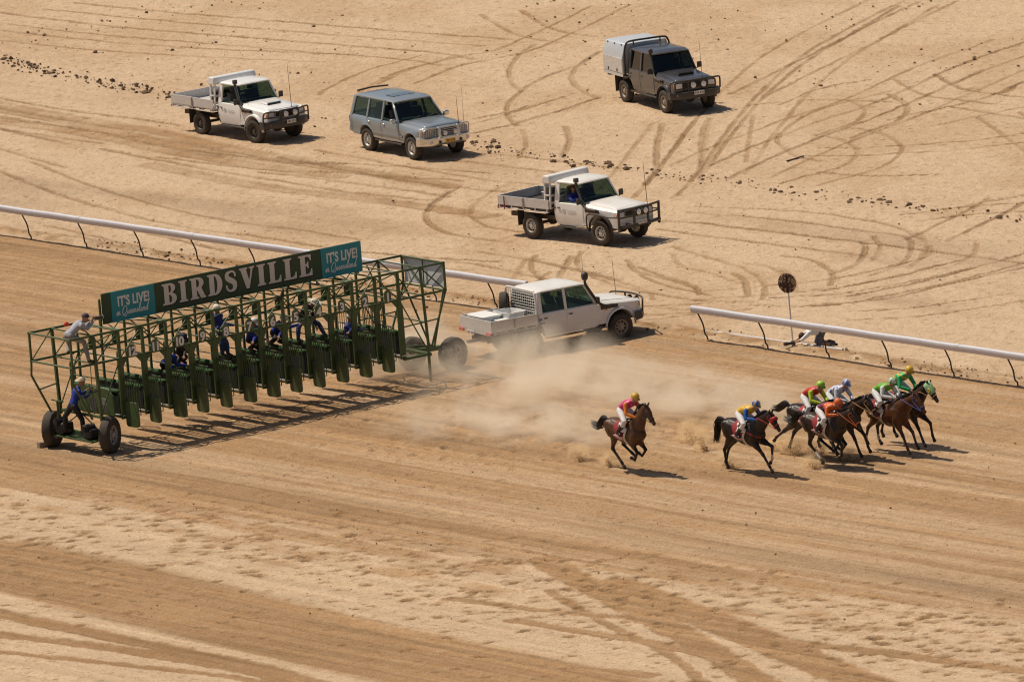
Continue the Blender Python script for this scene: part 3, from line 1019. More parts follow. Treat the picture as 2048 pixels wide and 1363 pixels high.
def wheel(name, r, w, rim_r, rim_m, parent, loc, rz, hub=0.35, lugs=6, holes=5, tread=0, face=1):
    """axis along local y; face = side of the dished rim; parts tyre, rim, hub"""
    root = empty(name, loc, rz, parent=parent)
    hw = w / 2
    prof = [(rim_r, -hw * 0.8), (rim_r + (r - rim_r) * 0.35, -hw), (r - 0.045, -hw * 0.97), (r - 0.012, -hw * 0.8), (r, -hw * 0.5), (r, hw * 0.5), (r - 0.012, hw * 0.8), (r - 0.045, hw * 0.97), (rim_r + (r - rim_r) * 0.35, hw), (rim_r, hw * 0.8)]
    mb = MB()
    n = 36
    vs, fs = [], []
    for j, (rr, d) in enumerate(prof):
        for k in range(n):
            q = 2 * math.pi * k / n
            bump_ = 0.0
            if tread and 2 <= j <= 7:
                bump_ = tread * (1 if (k + (j % 2)) % 2 else -0.4)
            vs.append(((rr + bump_) * math.cos(q), d, (rr + bump_) * math.sin(q)))
    for j in range(len(prof) - 1):
        for k in range(n):
            l = (k + 1) % n
            fs.append((j * n + k, (j + 1) * n + k, (j + 1) * n + l, j * n + l))
    for k in range(n):
        l = (k + 1) % n
        fs.append(((len(prof) - 1) * n + k, k, l, (len(prof) - 1) * n + l))
    mb.add(vs, fs)
    ty = mb.build('tyre', RUBBER, root, smooth=32)
    f = face
    rm = MB()
    rm.lathe([(rim_r + 0.002, -f * hw * 0.78), (rim_r + 0.012, f * hw * 0.82), (rim_r - 0.012, f * hw * 0.84), (rim_r - 0.03, f * hw * 0.45), (rim_r * 0.80, f * hw * 0.22), (rim_r * 0.5, f * hw * 0.46), (rim_r * hub, f * hw * 0.50), (rim_r * hub * 0.9, f * hw * 0.8), (0.0, f * hw * 0.84)], (0, 0, 0), 'y', 28)
    rim = rm.build('rim', rim_m, root, smooth=35)
    for k in range(holes):
        q = 2 * math.pi * (k + 0.5) / holes
        rr = rim_r * 0.70
        hr = min(rim_r * 0.17, rim_r * 2.0 / holes)
        MB().lathe([(0.0, f * hw * 0.42), (hr, f * hw * 0.415), (hr, f * hw * 0.1), (0.0, f * hw * 0.1)], (rr * math.cos(q), 0, rr * math.sin(q)), 'y', 10).build('rim_hole', BLACK, rim)
    for k in range(lugs):
        q = 2 * math.pi * k / lugs
        rr = rim_r * (hub + 0.1)
        MB().lathe([(0.0, f * hw * 0.64), (0.012, f * hw * 0.64), (0.012, f * hw * 0.5), (0.0, f * hw * 0.5)], (rr * math.cos(q), 0, rr * math.sin(q)), 'y', 6).build('wheel_nut', STEEL, rim)
    return root
def gwheel(u, v, ang, r=0.53, face=-1):
    return wheel('wheel', r, 0.30, 0.27, RIM_GREY, gate, g(u, v, r - 0.02), ang, face=face, tread=0.006, holes=6, lugs=8)
gwheel(-0.02, 0.05, 0.55, face=-1)
gwheel(-0.42, -2.30, 0.55, face=-1)
gwheel(12.62, -2.2, 0.1, 0.50, face=-1)
gwheel(13.26, -1.02, 0.1, 0.50, face=-1)

# sign along the top
SV = -0.90
sgn_z0, sgn_z1 = 3.555, 4.455
def su(px): return 0.715 + (px - 204) / (721 - 204) * 9.37
sign = MB().box(g((su(204) + su(721)) / 2, SV, (sgn_z0 + sgn_z1) / 2), (su(721) - su(204), 0.05, sgn_z1 - sgn_z0)).build('sign_board', SIGNG, gate, bevel=0.006, segs=1)
for a, b in ((221, 306.5), (640, 721.4)):
    MB().box(g((su(a) + su(b)) / 2, SV + 0.032, (sgn_z0 + sgn_z1) / 2), (su(b) - su(a), 0.012, sgn_z1 - sgn_z0 - 0.008)).build('sign_panel', TEAL, sign)
for i in range(0, 13, 2):
    gbar('sign_post', (min(cols[i] + 0.1, su(721) - 0.1), SV - 0.06, 3.49), (min(cols[i] + 0.1, su(721) - 0.1), SV - 0.06, 4.3), 0.06)
for i in range(0, 12, 2):
    gtube('sign_bearer', [(cols[i] + 0.1, 0, ZT), (cols[i] + 0.1, VB, ZT)], 0.026)
def arc(cx, cy, rx, ry, a0, a1, n=10):
    return [(cx + rx * math.cos(math.radians(a0 + (a1 - a0) * k / n)), cy + ry * math.sin(math.radians(a0 + (a1 - a0) * k / n))) for k in range(n + 1)]
def ribbon(cl, ws):
    cl = smoothpath(cl, 5)
    ws = np.interp(np.linspace(0, 1, len(cl)), np.linspace(0, 1, len(ws)), ws)
    Lf, Rt = [], []
    for i, p in enumerate(cl):
        t = cl[min(i + 1, len(cl) - 1)] - cl[max(i - 1, 0)]
        t = t / (np.hypot(*t) + 1e-9)
        nrm = np.array([-t[1], t[0]])
        Lf.append(tuple(p + nrm * ws[i] / 2))
        Rt.append(tuple(p - nrm * ws[i] / 2))
    return Lf + Rt[::-1]
GLYPH = {
    'I': (0.48, [[(0, 0), (0.48, 0), (0.48, 0.07), (0.38, 0.10), (0.38, 0.90), (0.48, 0.93), (0.48, 1), (0, 1), (0, 0.93), (0.10, 0.90), (0.10, 0.10), (0, 0.07)]]),
    'L': (0.74, [[(0, 0), (0.74, 0), (0.74, 0.32), (0.68, 0.32), (0.62, 0.16), (0.50, 0.09), (0.38, 0.09), (0.38, 0.90), (0.50, 0.93), (0.50, 1), (0, 1), (0, 0.93), (0.10, 0.90), (0.10, 0.10), (0, 0.07)]]),
    'E': (0.76, [[(0, 0), (0.76, 0), (0.76, 0.32), (0.70, 0.32), (0.64, 0.16), (0.52, 0.09), (0.38, 0.09), (0.38, 0.47), (0.46, 0.46), (0.50, 0.36), (0.56, 0.36), (0.56, 0.68), (0.50, 0.68), (0.46, 0.57), (0.38, 0.56), (0.38, 0.91), (0.52, 0.91), (0.62, 0.85), (0.67, 0.71), (0.73, 0.71), (0.73, 1), (0, 1), (0, 0.93), (0.10, 0.90), (0.10, 0.10), (0, 0.07)]]),
    'V': (0.86, [[(0, 1), (0.48, 1), (0.48, 0.93), (0.40, 0.90), (0.54, 0.36), (0.66, 0.90), (0.57, 0.93), (0.57, 1), (0.88, 1), (0.88, 0.93), (0.78, 0.90), (0.53, 0), (0.36, 0), (0.08, 0.90), (0, 0.93)]]),
    'D': (0.84, [[(0, 0), (0.40, 0)] + arc(0.40, 0.5, 0.44, 0.5, -90, 90, 14) + [(0, 1), (0, 0.93), (0.10, 0.90), (0.10, 0.10), (0, 0.07)], [(0.38, 0.09)] + arc(0.38, 0.5, 0.17, 0.41, -90, 90, 12) + [(0.38, 0.91)]]),
    'B': (0.80, [[(0, 0), (0.46, 0)] + arc(0.46, 0.275, 0.34, 0.275, -90, 72, 10) + arc(0.44, 0.765, 0.31, 0.235, -68, 90, 10) + [(0, 1), (0, 0.93), (0.10, 0.90), (0.10, 0.10), (0, 0.07)],
                 [(0.37, 0.09)] + arc(0.40, 0.275, 0.13, 0.185, -90, 90, 8) + [(0.37, 0.46)], [(0.37, 0.56)] + arc(0.40, 0.735, 0.11, 0.175, -90, 90, 8) + [(0.37, 0.91)]]),
    'R': (0.86, [[(0, 0), (0.48, 0), (0.48, 0.07), (0.38, 0.10), (0.38, 0.46), (0.56, 0.06), (0.62, 0.0), (0.88, 0), (0.88, 0.07), (0.82, 0.10), (0.66, 0.46)] + arc(0.46, 0.735, 0.33, 0.265, -52, 90, 11) + [(0, 1), (0, 0.93), (0.10, 0.90), (0.10, 0.10), (0, 0.07)],
                 [(0.37, 0.54)] + arc(0.41, 0.725, 0.12, 0.185, -90, 90, 8) + [(0.37, 0.91)]]),
    'S': (0.70, [ribbon([(0.60, 0.68), (0.60, 0.80), (0.50, 0.93), (0.33, 0.945), (0.15, 0.86), (0.15, 0.68), (0.32, 0.55), (0.50, 0.44), (0.56, 0.28), (0.50, 0.12), (0.34, 0.05), (0.18, 0.09), (0.10, 0.22), (0.08, 0.34)], [0.08, 0.10, 0.09, 0.10, 0.20, 0.25, 0.26, 0.26, 0.25, 0.20, 0.10, 0.09, 0.10, 0.08])]),
}
def glyph_mesh(name, ch, h, m, parent, extrude):
    cu = bpy.data.curves.new(name, 'CURVE')
    cu.dimensions = '2D'
    cu.fill_mode = 'BOTH'
    cu.extrude = extrude
    for poly in GLYPH[ch][1]:
        sp = cu.splines.new('POLY')
        sp.points.add(len(poly) - 1)
        for p, (x, y) in zip(sp.points, poly):
            p.co = (x * h, y * h, 0, 1)
        sp.use_cyclic_u = True
    tmp = bpy.data.objects.new(name, cu)
    COL.objects.link(tmp)
    dg = bpy.context.evaluated_depsgraph_get()
    me = bpy.data.meshes.new_from_object(tmp.evaluated_get(dg))
    bpy.data.objects.remove(tmp)
    me.materials.clear()
    me.materials.append(m)
    o = bpy.data.objects.new(name, me)
    COL.objects.link(o)
    o.parent = parent
    o.rotation_euler = (math.pi / 2, 0, 0)
    return o
word = 'BIRDSVILLE'
wid = sum(GLYPH[c][0] for c in word)
CH = 0.63
u_a, u_b = su(322), su(621)
gap = ((u_b - u_a) / CH - wid) / (len(word) - 1)
kx = 1.0
if gap < 0.03:
    kx = (u_b - u_a) / CH / (wid + 0.06 * 9)
    gap = 0.06
x = u_a
for c in word:
    for nm, mm, dx, dz, dy in (('letter_shadow', BLACK, 0.035, -0.04, 0.029), ('letter', LETTER, 0, 0, 0.036)):
        o = glyph_mesh(nm, c, CH, mm, sign, 0.0025)
        o.scale = (kx, 1, 1)
        o.location = g(x + dx, SV + dy, sgn_z0 + 0.185 + dz)
    x += (GLYPH[c][0] + gap) * CH * kx
SCRIPT = {  # handwritten strokes, x height 1
    'i': (0.45, [[(0, 0.1), (0.12, 1), (0.14, 0.15), (0.3, 0.02), (0.45, 0.3)], [(0.16, 1.4), (0.18, 1.5)]]),
    'n': (0.85, [[(0, 0), (0.08, 1), (0.1, 0.05)], [(0.1, 0.5), (0.32, 0.98), (0.5, 0.8), (0.5, 0.15), (0.65, 0.02), (0.85, 0.35)]]),
    'Q': (1.7, [[(0.9, 2.3), (0.4, 2.1), (0.05, 1.2), (0.2, 0.2), (0.7, 0.0), (1.2, 0.5), (1.4, 1.4), (1.1, 2.2), (0.7, 2.4)], [(0.3, -0.4), (0.6, 0.1), (0.9, -0.3), (1.3, -0.5), (1.7, 0.2)]]),
    'u': (0.85, [[(0, 0.4), (0.1, 1), (0.08, 0.3), (0.25, 0.0), (0.45, 0.4), (0.55, 1), (0.55, 0.2), (0.7, 0.02), (0.85, 0.35)]]),
    'e': (0.7, [[(0, 0.35), (0.35, 0.6), (0.4, 0.9), (0.22, 1.0), (0.1, 0.5), (0.2, 0.05), (0.45, 0.05), (0.7, 0.4)]]),
    's': (0.65, [[(0, 0.3), (0.3, 1.05), (0.42, 0.5), (0.35, 0.05), (0.1, 0.1)], [(0.38, 0.05), (0.65, 0.4)]]),
    'l': (0.55, [[(0, 0.4), (0.35, 1.7), (0.3, 2.4), (0.15, 2.2), (0.1, 0.5), (0.25, 0.02), (0.55, 0.4)]]),
    'a': (0.9, [[(0.5, 0.95), (0.2, 0.95), (0.05, 0.4), (0.2, 0.02), (0.45, 0.4), (0.55, 1), (0.55, 0.2), (0.7, 0.02), (0.9, 0.35)]]),
    'd': (0.95, [[(0.5, 0.9), (0.2, 0.95), (0.05, 0.4), (0.2, 0.02), (0.45, 0.4), (0.75, 2.4), (0.6, 0.5), (0.7, 0.02), (0.95, 0.35)]]),
}
for a, b in ((221, 306.5), (640, 721.4)):
    mid = (su(a) + su(b)) / 2
    t = text_obj('lettering', "IT'S LIVE!", 0.40, WHITEP, sign, offset=0.013, spacing=1.06, sx=0.69)
    t.location = g(mid + 0.02, SV + 0.045, sgn_z0 + 0.45)
    t.rotation_euler = (math.pi / 2, 0, 0)
    xh = 0.105
    cx = mid - 0.62
    mbs = MB()
    for c in 'in Queensland':
        if c == ' ':
            cx += 0.06
            continue
        wd, strokes = SCRIPT[c]
        for stg in strokes:
            pts = smoothpath([(cx + (px_ + 0.22 * py_) * xh, py_ * xh) for px_, py_ in stg], 4)
            mbs.tube([g(float(p[0]), SV + 0.045, sgn_z0 + 0.18 + float(p[1])) for p in pts], 0.0125, 5)
        cx += wd * xh * 1.02
    mbs.build('script_lettering', WHITEP, sign)
# black cable bundle hanging below the sign
MB().tube([g(6.55, 0.02, 3.72), g(6.5, 0.02, 3.55), g(6.42, 0.03, 3.45), g(6.36, 0.03, 3.5), g(6.30, 0.03, 3.36)], [0.02, 0.06, 0.04, 0.07, 0.03], 7).build('cable_bundle', BLACK, gate, smooth=60)
# timber chock behind the left wheel
ch = MB().box((0, 0, 0), (0.34, 0.2, 0.17)).build('timber_chock', mat('old_timber', (0.30, 0.22, 0.16), 0.9, vary=0.3), None, bevel=0.01)
ch.location = site(87, 893) + Vector((0, 0, 0.075))
ch.rotation_euler = (0, 0, 0.5)
tag(ch, 'short weathered timber chock against the far left gate wheel', 'chock')

# ------------------------------------------------------------------ vehicles
CARWHITE = mat('car_white', (0.83, 0.83, 0.82), 0.32, vary=0.04, dust=0.05, coat=0.5)
CARDUSTY = mat('car_white_dusty', (0.80, 0.79, 0.77), 0.40, vary=0.06, dust=0.17, coat=0.3)
CARGREY = mat('car_graphite', (0.042, 0.045, 0.056), 0.28, vary=0.08, dust=0.03, coat=0.7)
CARBLUE = mat('car_blue_grey', (0.225, 0.265, 0.300), 0.28, metal=0.12, vary=0.06, dust=0.04, coat=0.8)
ALU = mat('tray_alloy', (0.66, 0.65, 0.64), 0.42, metal=0.2, vary=0.14, dust=0.12)
CANOPY = mat('canopy_alloy', (0.60, 0.64, 0.69), 0.35, metal=0.25, vary=0.08, dust=0.06)
ALUBRIGHT = mat('polished_alloy', (0.72, 0.71, 0.68), 0.25, metal=0.8, vary=0.10, dust=0.08)
BLKPLASTIC = mat('black_plastic', (0.018, 0.018, 0.019), 0.55, vary=0.2, dust=0.10)
BLKSTEEL = mat('black_steel', (0.022, 0.023, 0.023), 0.45, vary=0.2, dust=0.08)
UNDER = mat('chassis', (0.020, 0.018, 0.016), 0.8, vary=0.3, dust=0.22)
SEAT = mat('seat_cloth', (0.085, 0.085, 0.088), 0.9, vary=0.2)
TRIM = mat('cabin_trim', (0.055, 0.052, 0.050), 0.8, vary=0.2)
LENS = mat('lamp_lens', (0.72, 0.74, 0.74), 0.12, vary=0.1, coat=0.8)
AMBER = mat('amber_lens', (0.75, 0.20, 0.03), 0.2, vary=0.1, coat=0.6)
REDLENS = mat('red_lens', (0.55, 0.03, 0.02), 0.2, vary=0.1, coat=0.6)
PLATEW = mat('plate_white', (0.72, 0.70, 0.66), 0.5, vary=0.05)
PLATEY = mat('plate_yellow', (0.75, 0.42, 0.02), 0.5, vary=0.08)
PLATEINK = mat('plate_ink', (0.16, 0.10, 0.11), 0.6)
GLASS = glass_mat('car_glass', (0.80, 0.92, 0.82), 0.62)
GLASSD = glass_mat('car_glass_tinted', (0.55, 0.62, 0.58), 0.40)
RIM_TAN = mat('rim_dusty', (0.30, 0.25, 0.20), 0.6, vary=0.15, dust=0.2)
RIM_SIL = mat('rim_silver', (0.62, 0.60, 0.57), 0.4, metal=0.4, vary=0.1, dust=0.15)
RIM_BLK = mat('rim_dark', (0.04, 0.036, 0.032), 0.6, vary=0.2, dust=0.07)

def ring(h):
    """mirror half-section points [(y, z)...] into a closed ring of (y, z)"""
    return [(-y, z) for y, z in h] + [(y, z) for y, z in reversed(h)]
def arch(x, xc, r, zc):
    d = r * r - (x - xc) ** 2
    return zc + math.sqrt(d) if d > 0 else -1.0

def quad_pane(name, a, b, c, d, m, parent, th=0.006):
    a, b, c, d = map(Vector, (a, b, c, d))
    n = (b - a).cross(d - a).normalized() * th
    return MB().add([a, b, c, d, a + n, b + n, c + n, d + n], [(0, 1, 2, 3), (7, 6, 5, 4), (0, 4, 5, 1), (1, 5, 6, 2), (2, 6, 7, 3), (3, 7, 4, 0)]).build(name, m, parent)

def cabin(root, paint, glass, posts, zb, zt, yb, yt, ws, rear, roof_x, roof_h=0.085, open_front=False, pillar_m=None, roof_m=None):
    """posts: side posts front to back (x at belt, x at roof, width); ws and rear: (x at belt, x at roof)"""
    pm = pillar_m or paint
    for sgn in (-1, 1):
        for i, (xb, xt, w) in enumerate(posts):
            MB().bar((xb, sgn * yb, zb - 0.01), (xt, sgn * yt, zt + 0.02), w, 0.06, up=(0, 1, 0)).build('door_pillar', pm, root, bevel=0.012, segs=1)
        for i in range(len(posts) - 1):
            (xa, xa2, wa), (xc, xc2, wc) = posts[i], posts[i + 1]
            if open_front and i == 0 and sgn == -1:
                # wound down: only the top edge of the glass shows above the belt
                z1 = zb + 0.05
                quad_pane('side_window', (xa - wa / 2, sgn * yb, zb), (xc + wc / 2, sgn * yb, zb), (xc + wc / 2, sgn * yb * 0.99, z1), (xa - wa / 2 - 0.02, sgn * yb * 0.99, z1), glass, root)
                continue
            quad_pane('side_window', (xa - wa * 0.3, sgn * (yb - 0.012), zb), (xc + wc * 0.3, sgn * (yb - 0.012), zb), (xc2 + wc * 0.3, sgn * (yt - 0.008), zt), (xa2 - wa * 0.3, sgn * (yt - 0.008), zt), glass, root)
    xb, xt = ws
    quad_pane('windscreen', (xb, -yb + 0.05, zb), (xb, yb - 0.05, zb), (xt, yt - 0.04, zt), (xt, -yt + 0.04, zt), GLASS, root)
    fr = MB()
    fr.bar((xb + 0.01, -yb + 0.02, zb - 0.005), (xb + 0.01, yb - 0.02, zb - 0.005), 0.05, 0.04)
    fr.build('windscreen_seal', BLKPLASTIC, root)
    for y0 in (-0.42, 0.12):
        MB().bar((xb - 0.01, y0, zb + 0.03), (xb - 0.10, y0 + 0.42, zb + 0.13), 0.02, 0.015).build('wiper', BLKPLASTIC, root)
    xb, xt = rear
    quad_pane('rear_window', (xb, yb - 0.12, zb + 0.05), (xb, -yb + 0.12, zb + 0.05), (xt, -yt + 0.1, zt - 0.03), (xt, yt - 0.1, zt - 0.03), glass, root)
    # roof panel: crowned, rounded at the edges
    x0, x1 = roof_x
    secs = []
    n = 9
    for i in range(n):
        t = i / (n - 1)
        x = x0 + (x1 - x0) * t
        e = min(t, 1 - t) * (x1 - x0)
        rnd = min(1.0, e / 0.10)
        k = math.sqrt(max(0.0, 1 - (1 - rnd) ** 2)) if rnd < 1 else 1.0
        h = roof_h * (0.35 + 0.65 * k)
        w = yt + 0.045 - 0.03 * (1 - k)
        half = [(w - 0.03, zt), (w, zt + 0.015), (w, zt + h * 0.45), (w - 0.05, zt + h * 0.82), (w * 0.5, zt + h * 1.05), (0.001, zt + h * 1.12)]
        secs.append([(x, y, z) for y, z in ring(half)])
    MB().loft(secs).build('roof', roof_m or paint, root, smooth=38)

def interior(root, zf, seats, wheel_x, dash_x, yw):
    MB().box(((dash_x + seats[-1][0]) / 2 - 0.1, 0, zf - 0.02), (abs(dash_x - seats[-1][0]) + 0.75, yw * 2 - 0.12, 0.05)).build('cabin_floor', TRIM, root)
    MB().prism([(dash_x + 0.28, zf), (dash_x + 0.24, zf + 0.05), (dash_x, zf + 0.09), (dash_x - 0.12, zf + 0.05), (dash_x - 0.14, zf)], -yw + 0.05, yw - 0.05).build('dashboard', TRIM, root, bevel=0.02)
    for x, y in seats:
        s = MB().prism([(x - 0.02, zf), (x + 0.10, zf), (x + 0.0, zf + 0.30), (x - 0.09, zf + 0.31), (x - 0.13, zf + 0.28)], y - 0.23, y + 0.23).build('seat_back', SEAT, root, bevel=0.03)
        MB().box((x - 0.06, y, zf + 0.40), (0.08, 0.24, 0.15)).build('head_rest', SEAT, s, bevel=0.03)
    MB().tube([(wheel_x + 0.06 * math.sin(q) * 0.5, -0.36 + 0.19 * math.cos(q), zf + 0.09 + 0.17 * math.sin(q)) for q in [2 * math.pi * k / 20 for k in range(20)]], 0.015, 6, closed=True).build('steering_wheel', BLKPLASTIC, root, smooth=60)

def side_skin(name, x0, x1, rows, off, m, parent, sgn, cut=None, nx=8, th=0.012):
    """thin panel lying on the body side; rows = (half-width, z) bottom to top; cut(x) raises the bottom edge"""
    vs, fs = [], []
    for i in range(nx + 1):
        x = x0 + (x1 - x0) * i / nx
        zlo = max(rows[0][1], cut(x) if cut else -9)
        for (y, z) in rows:
            vs.append((x, sgn * (y + off), max(z, zlo)))
    k = len(rows)
    for i in range(nx):
        for j in range(k - 1):
            fs.append((i * k + j, (i + 1) * k + j, (i + 1) * k + j + 1, i * k + j + 1))
    mb = MB().add(vs, fs)
    n = len(mb.v)
    mb.v += [(x, y - sgn * th, z) for x, y, z in mb.v]
    inner = [tuple(i + n for i in reversed(f)) for f in fs]
    edge_ = []
    for i in range(nx):
        edge_.append((i * k, (i + 1) * k, (i + 1) * k + n, i * k + n))
        edge_.append((i * k + k - 1, (i + 1) * k + k - 1, (i + 1) * k + k - 1 + n, i * k + k - 1 + n))
    for j in range(k - 1):
        edge_.append((j, j + 1, j + 1 + n, j + n))
        edge_.append((nx * k + j, nx * k + j + 1, nx * k + j + 1 + n, nx * k + j + n))
    mb.f += inner + edge_
    return mb.build(name, m, parent, smooth=40)

def number_plate(root, loc, m, text, w=0.37, h=0.13, rz=math.pi / 2):
    p = MB().box((0, 0, 0), (w, 0.012, h)).build('number_plate', m, root, bevel=0.004, segs=1)
    p.location = loc
    p.rotation_euler = (0, 0, rz)
    # blurred characters: only six short dark strokes can be made out
    mk_ = MB()
    for k in range(6):
        mk_.box((-0.14 + 0.05 * k + (0.03 if k > 2 else 0), -0.008, 0.002 * (k % 2)), (0.026, 0.004, 0.07))
    mk_.build('plate_characters', PLATEINK, p)['kind'] = 'stuff'
    return p

def spot_lamp(root, x, y, z, r=0.10):
    l = MB().lathe([(0.0, -0.12), (r * 0.6, -0.11), (r, -0.03), (r + 0.008, 0.0), (r, 0.02)], (x, y, z), 'x', 18).build('spot_lamp', BLKPLASTIC, root, smooth=45)
    MB().lathe([(r * 0.94, 0.0), (r * 0.94, 0.014), (r * 0.6, 0.028), (0.0, 0.034)], (x + 0.008, y, z), 'x', 18).build('lamp_glass', LENS, l, smooth=45)

def whip(root, a, b, r=0.008, m=BLKPLASTIC):
    MB().tube([a, b], [r, r * 0.5], 6).build('antenna', m, root)

def ute_front(root, paint, scoop, old=False):
    """body block from the cowl forward, wheel arches, bonnet, lamps"""
    HW = 0.82
    xs = [2.30, 2.42, 2.55, 2.66] + [3.18 + 0.53 * math.cos(math.pi * (1 - k / 12)) for k in range(13)] + [3.78, 3.86, 3.93]
    xs = sorted(set(round(v, 4) for v in xs))
    secs = []
    for x in xs:
        zb = max(0.56, arch(x, 3.18, 0.50, 0.42))
        t = (x - 2.3) / 1.63
        zt = 1.22 - 0.10 * t
        rnd = max(0, (x - 3.80) / 0.13)
        hw = HW - 0.02 * rnd - 0.02 * t
        zc = zt + 0.05 - 0.05 * t - 0.04 * rnd
        half = [(hw - 0.10, zb), (hw - 0.01, zb), (hw, (zb + zt) / 2 + 0.02), (hw - 0.01, zt - 0.06), (hw - 0.07, zt - 0.01), (hw * 0.86, zt + 0.005), (hw * 0.80, zc), (0.001, zc + 0.015)]
        secs.append([(x, y, z) for y, z in ring(half)])
    MB().loft(secs).build('front_body', paint, root, smooth=32)
    # bonnet skin, slightly proud, with shut lines
    n = 7
    rows = []
    for i in range(n):
        t = i / (n - 1)
        x = 2.46 + t * 1.42
        tt = (x - 2.3) / 1.63
        zc = 1.22 - 0.10 * tt + 0.05 - 0.05 * tt
        w = 0.66 - 0.03 * tt
        dz = -0.035 * max(0, (x - 3.78) / 0.1)
        rows.append([(x, y, zc + 0.022 + c_ + dz) for y, c_ in ((-w, -0.022), (-w + 0.03, 0.0), (-w * 0.45, 0.004), (0, 0.008), (w * 0.45, 0.004), (w - 0.03, 0.0), (w, -0.022))])
    MB().loft(rows, cap=False, closed=False).build('bonnet', paint, root, smooth=40, solidify=0.012)
    if scoop:
        s = MB().loft([[(x, y, z + dz) for y, z in ((-0.30, 1.235), (-0.27, 1.235 + h), (0.27, 1.235 + h), (0.30, 1.235))] for x, h, dz in ((2.86, 0.012, 0.025), (3.0, 0.05, 0.01), (3.28, 0.075, -0.012))]).build('bonnet_scoop', paint, root, smooth=30)
        MB().box((3.284, 0, 1.245), (0.012, 0.50, 0.045)).build('scoop_mouth', BLACK, s)
    # guards over the wheels
    for sgn in (-1, 1):
        fl_ = []
        for k in range(15):
            q = math.pi * (k / 14)
            x, z = 3.18 - 0.52 * math.cos(q), 0.42 + 0.52 * math.sin(q)
            fl_.append([(x, sgn * 0.78, z - 0.02), (x, sgn * 0.885, z - 0.015), (x, sgn * 0.875, z + 0.035), (x, sgn * 0.80, z + 0.055)])
        MB().loft(fl_).build('wheel_flare', BLKPLASTIC if old else paint, root, smooth=40)
        # head lamp and indicator
        hl = MB().box((3.925, sgn * 0.60, 0.965), (0.05, 0.26, 0.19)).build('head_lamp', LENS, root, bevel=0.03)
        MB().box((3.905, sgn * 0.775, 0.965), (0.05, 0.045, 0.13)).build('indicator_lamp', AMBER, root, bevel=0.015)
        MB().box((3.935, sgn * 0.60, 0.965), (0.02, 0.29, 0.22)).build('lamp_bezel', BLKPLASTIC, hl, bevel=0.02)
        MB().box((2.70, sgn * 0.835, 0.98), (0.06, 0.012, 0.035)).build('side_repeater', AMBER, root)
    gr = MB().box((3.94, 0, 0.965), (0.03, 0.86, 0.20)).build('grille', BLKPLASTIC, root)
    for k in range(4):
        MB().box((3.958, 0, 0.895 + k * 0.047), (0.012, 0.84, 0.014)).build('grille_bar', BLKSTEEL, gr)
    MB().box((3.3, 0, 0.62), (1.1, 0.9, 0.24)).build('engine_bay', UNDER, root)

def chassis(root, x0, x1, wb):
    m = MB()
    for s in (-1, 1):
        m.box(((x0 + x1) / 2, s * 0.42, 0.62), (x1 - x0, 0.10, 0.14))
    m.box(((x0 + x1) / 2, 0, 0.60), ((x1 - x0) * 0.5, 0.7, 0.10))
    m.build('chassis_frame', UNDER, root)
    for x in (0, wb):
        a = MB().tube([(x, -0.66, 0.40), (x, 0.66, 0.40)], 0.05, 10)
        a.lathe([(0.0, -0.15), (0.13, -0.1), (0.15, 0.02), (0.12, 0.12), (0.0, 0.16)], (x, 0.12, 0.40), 'y', 12)
        a.build('axle', UNDER, root, smooth=50)
    MB().lathe([(0.0, 0), (0.10, 0.01), (0.10, 0.7), (0.0, 0.71)], (1.0, -0.3, 0.55), 'x', 12).build('exhaust_muffler', UNDER, root, smooth=40)
    MB().box((1.55, 0.05, 0.56), (0.7, 0.5, 0.2)).build('transfer_case', UNDER, root, bevel=0.04)

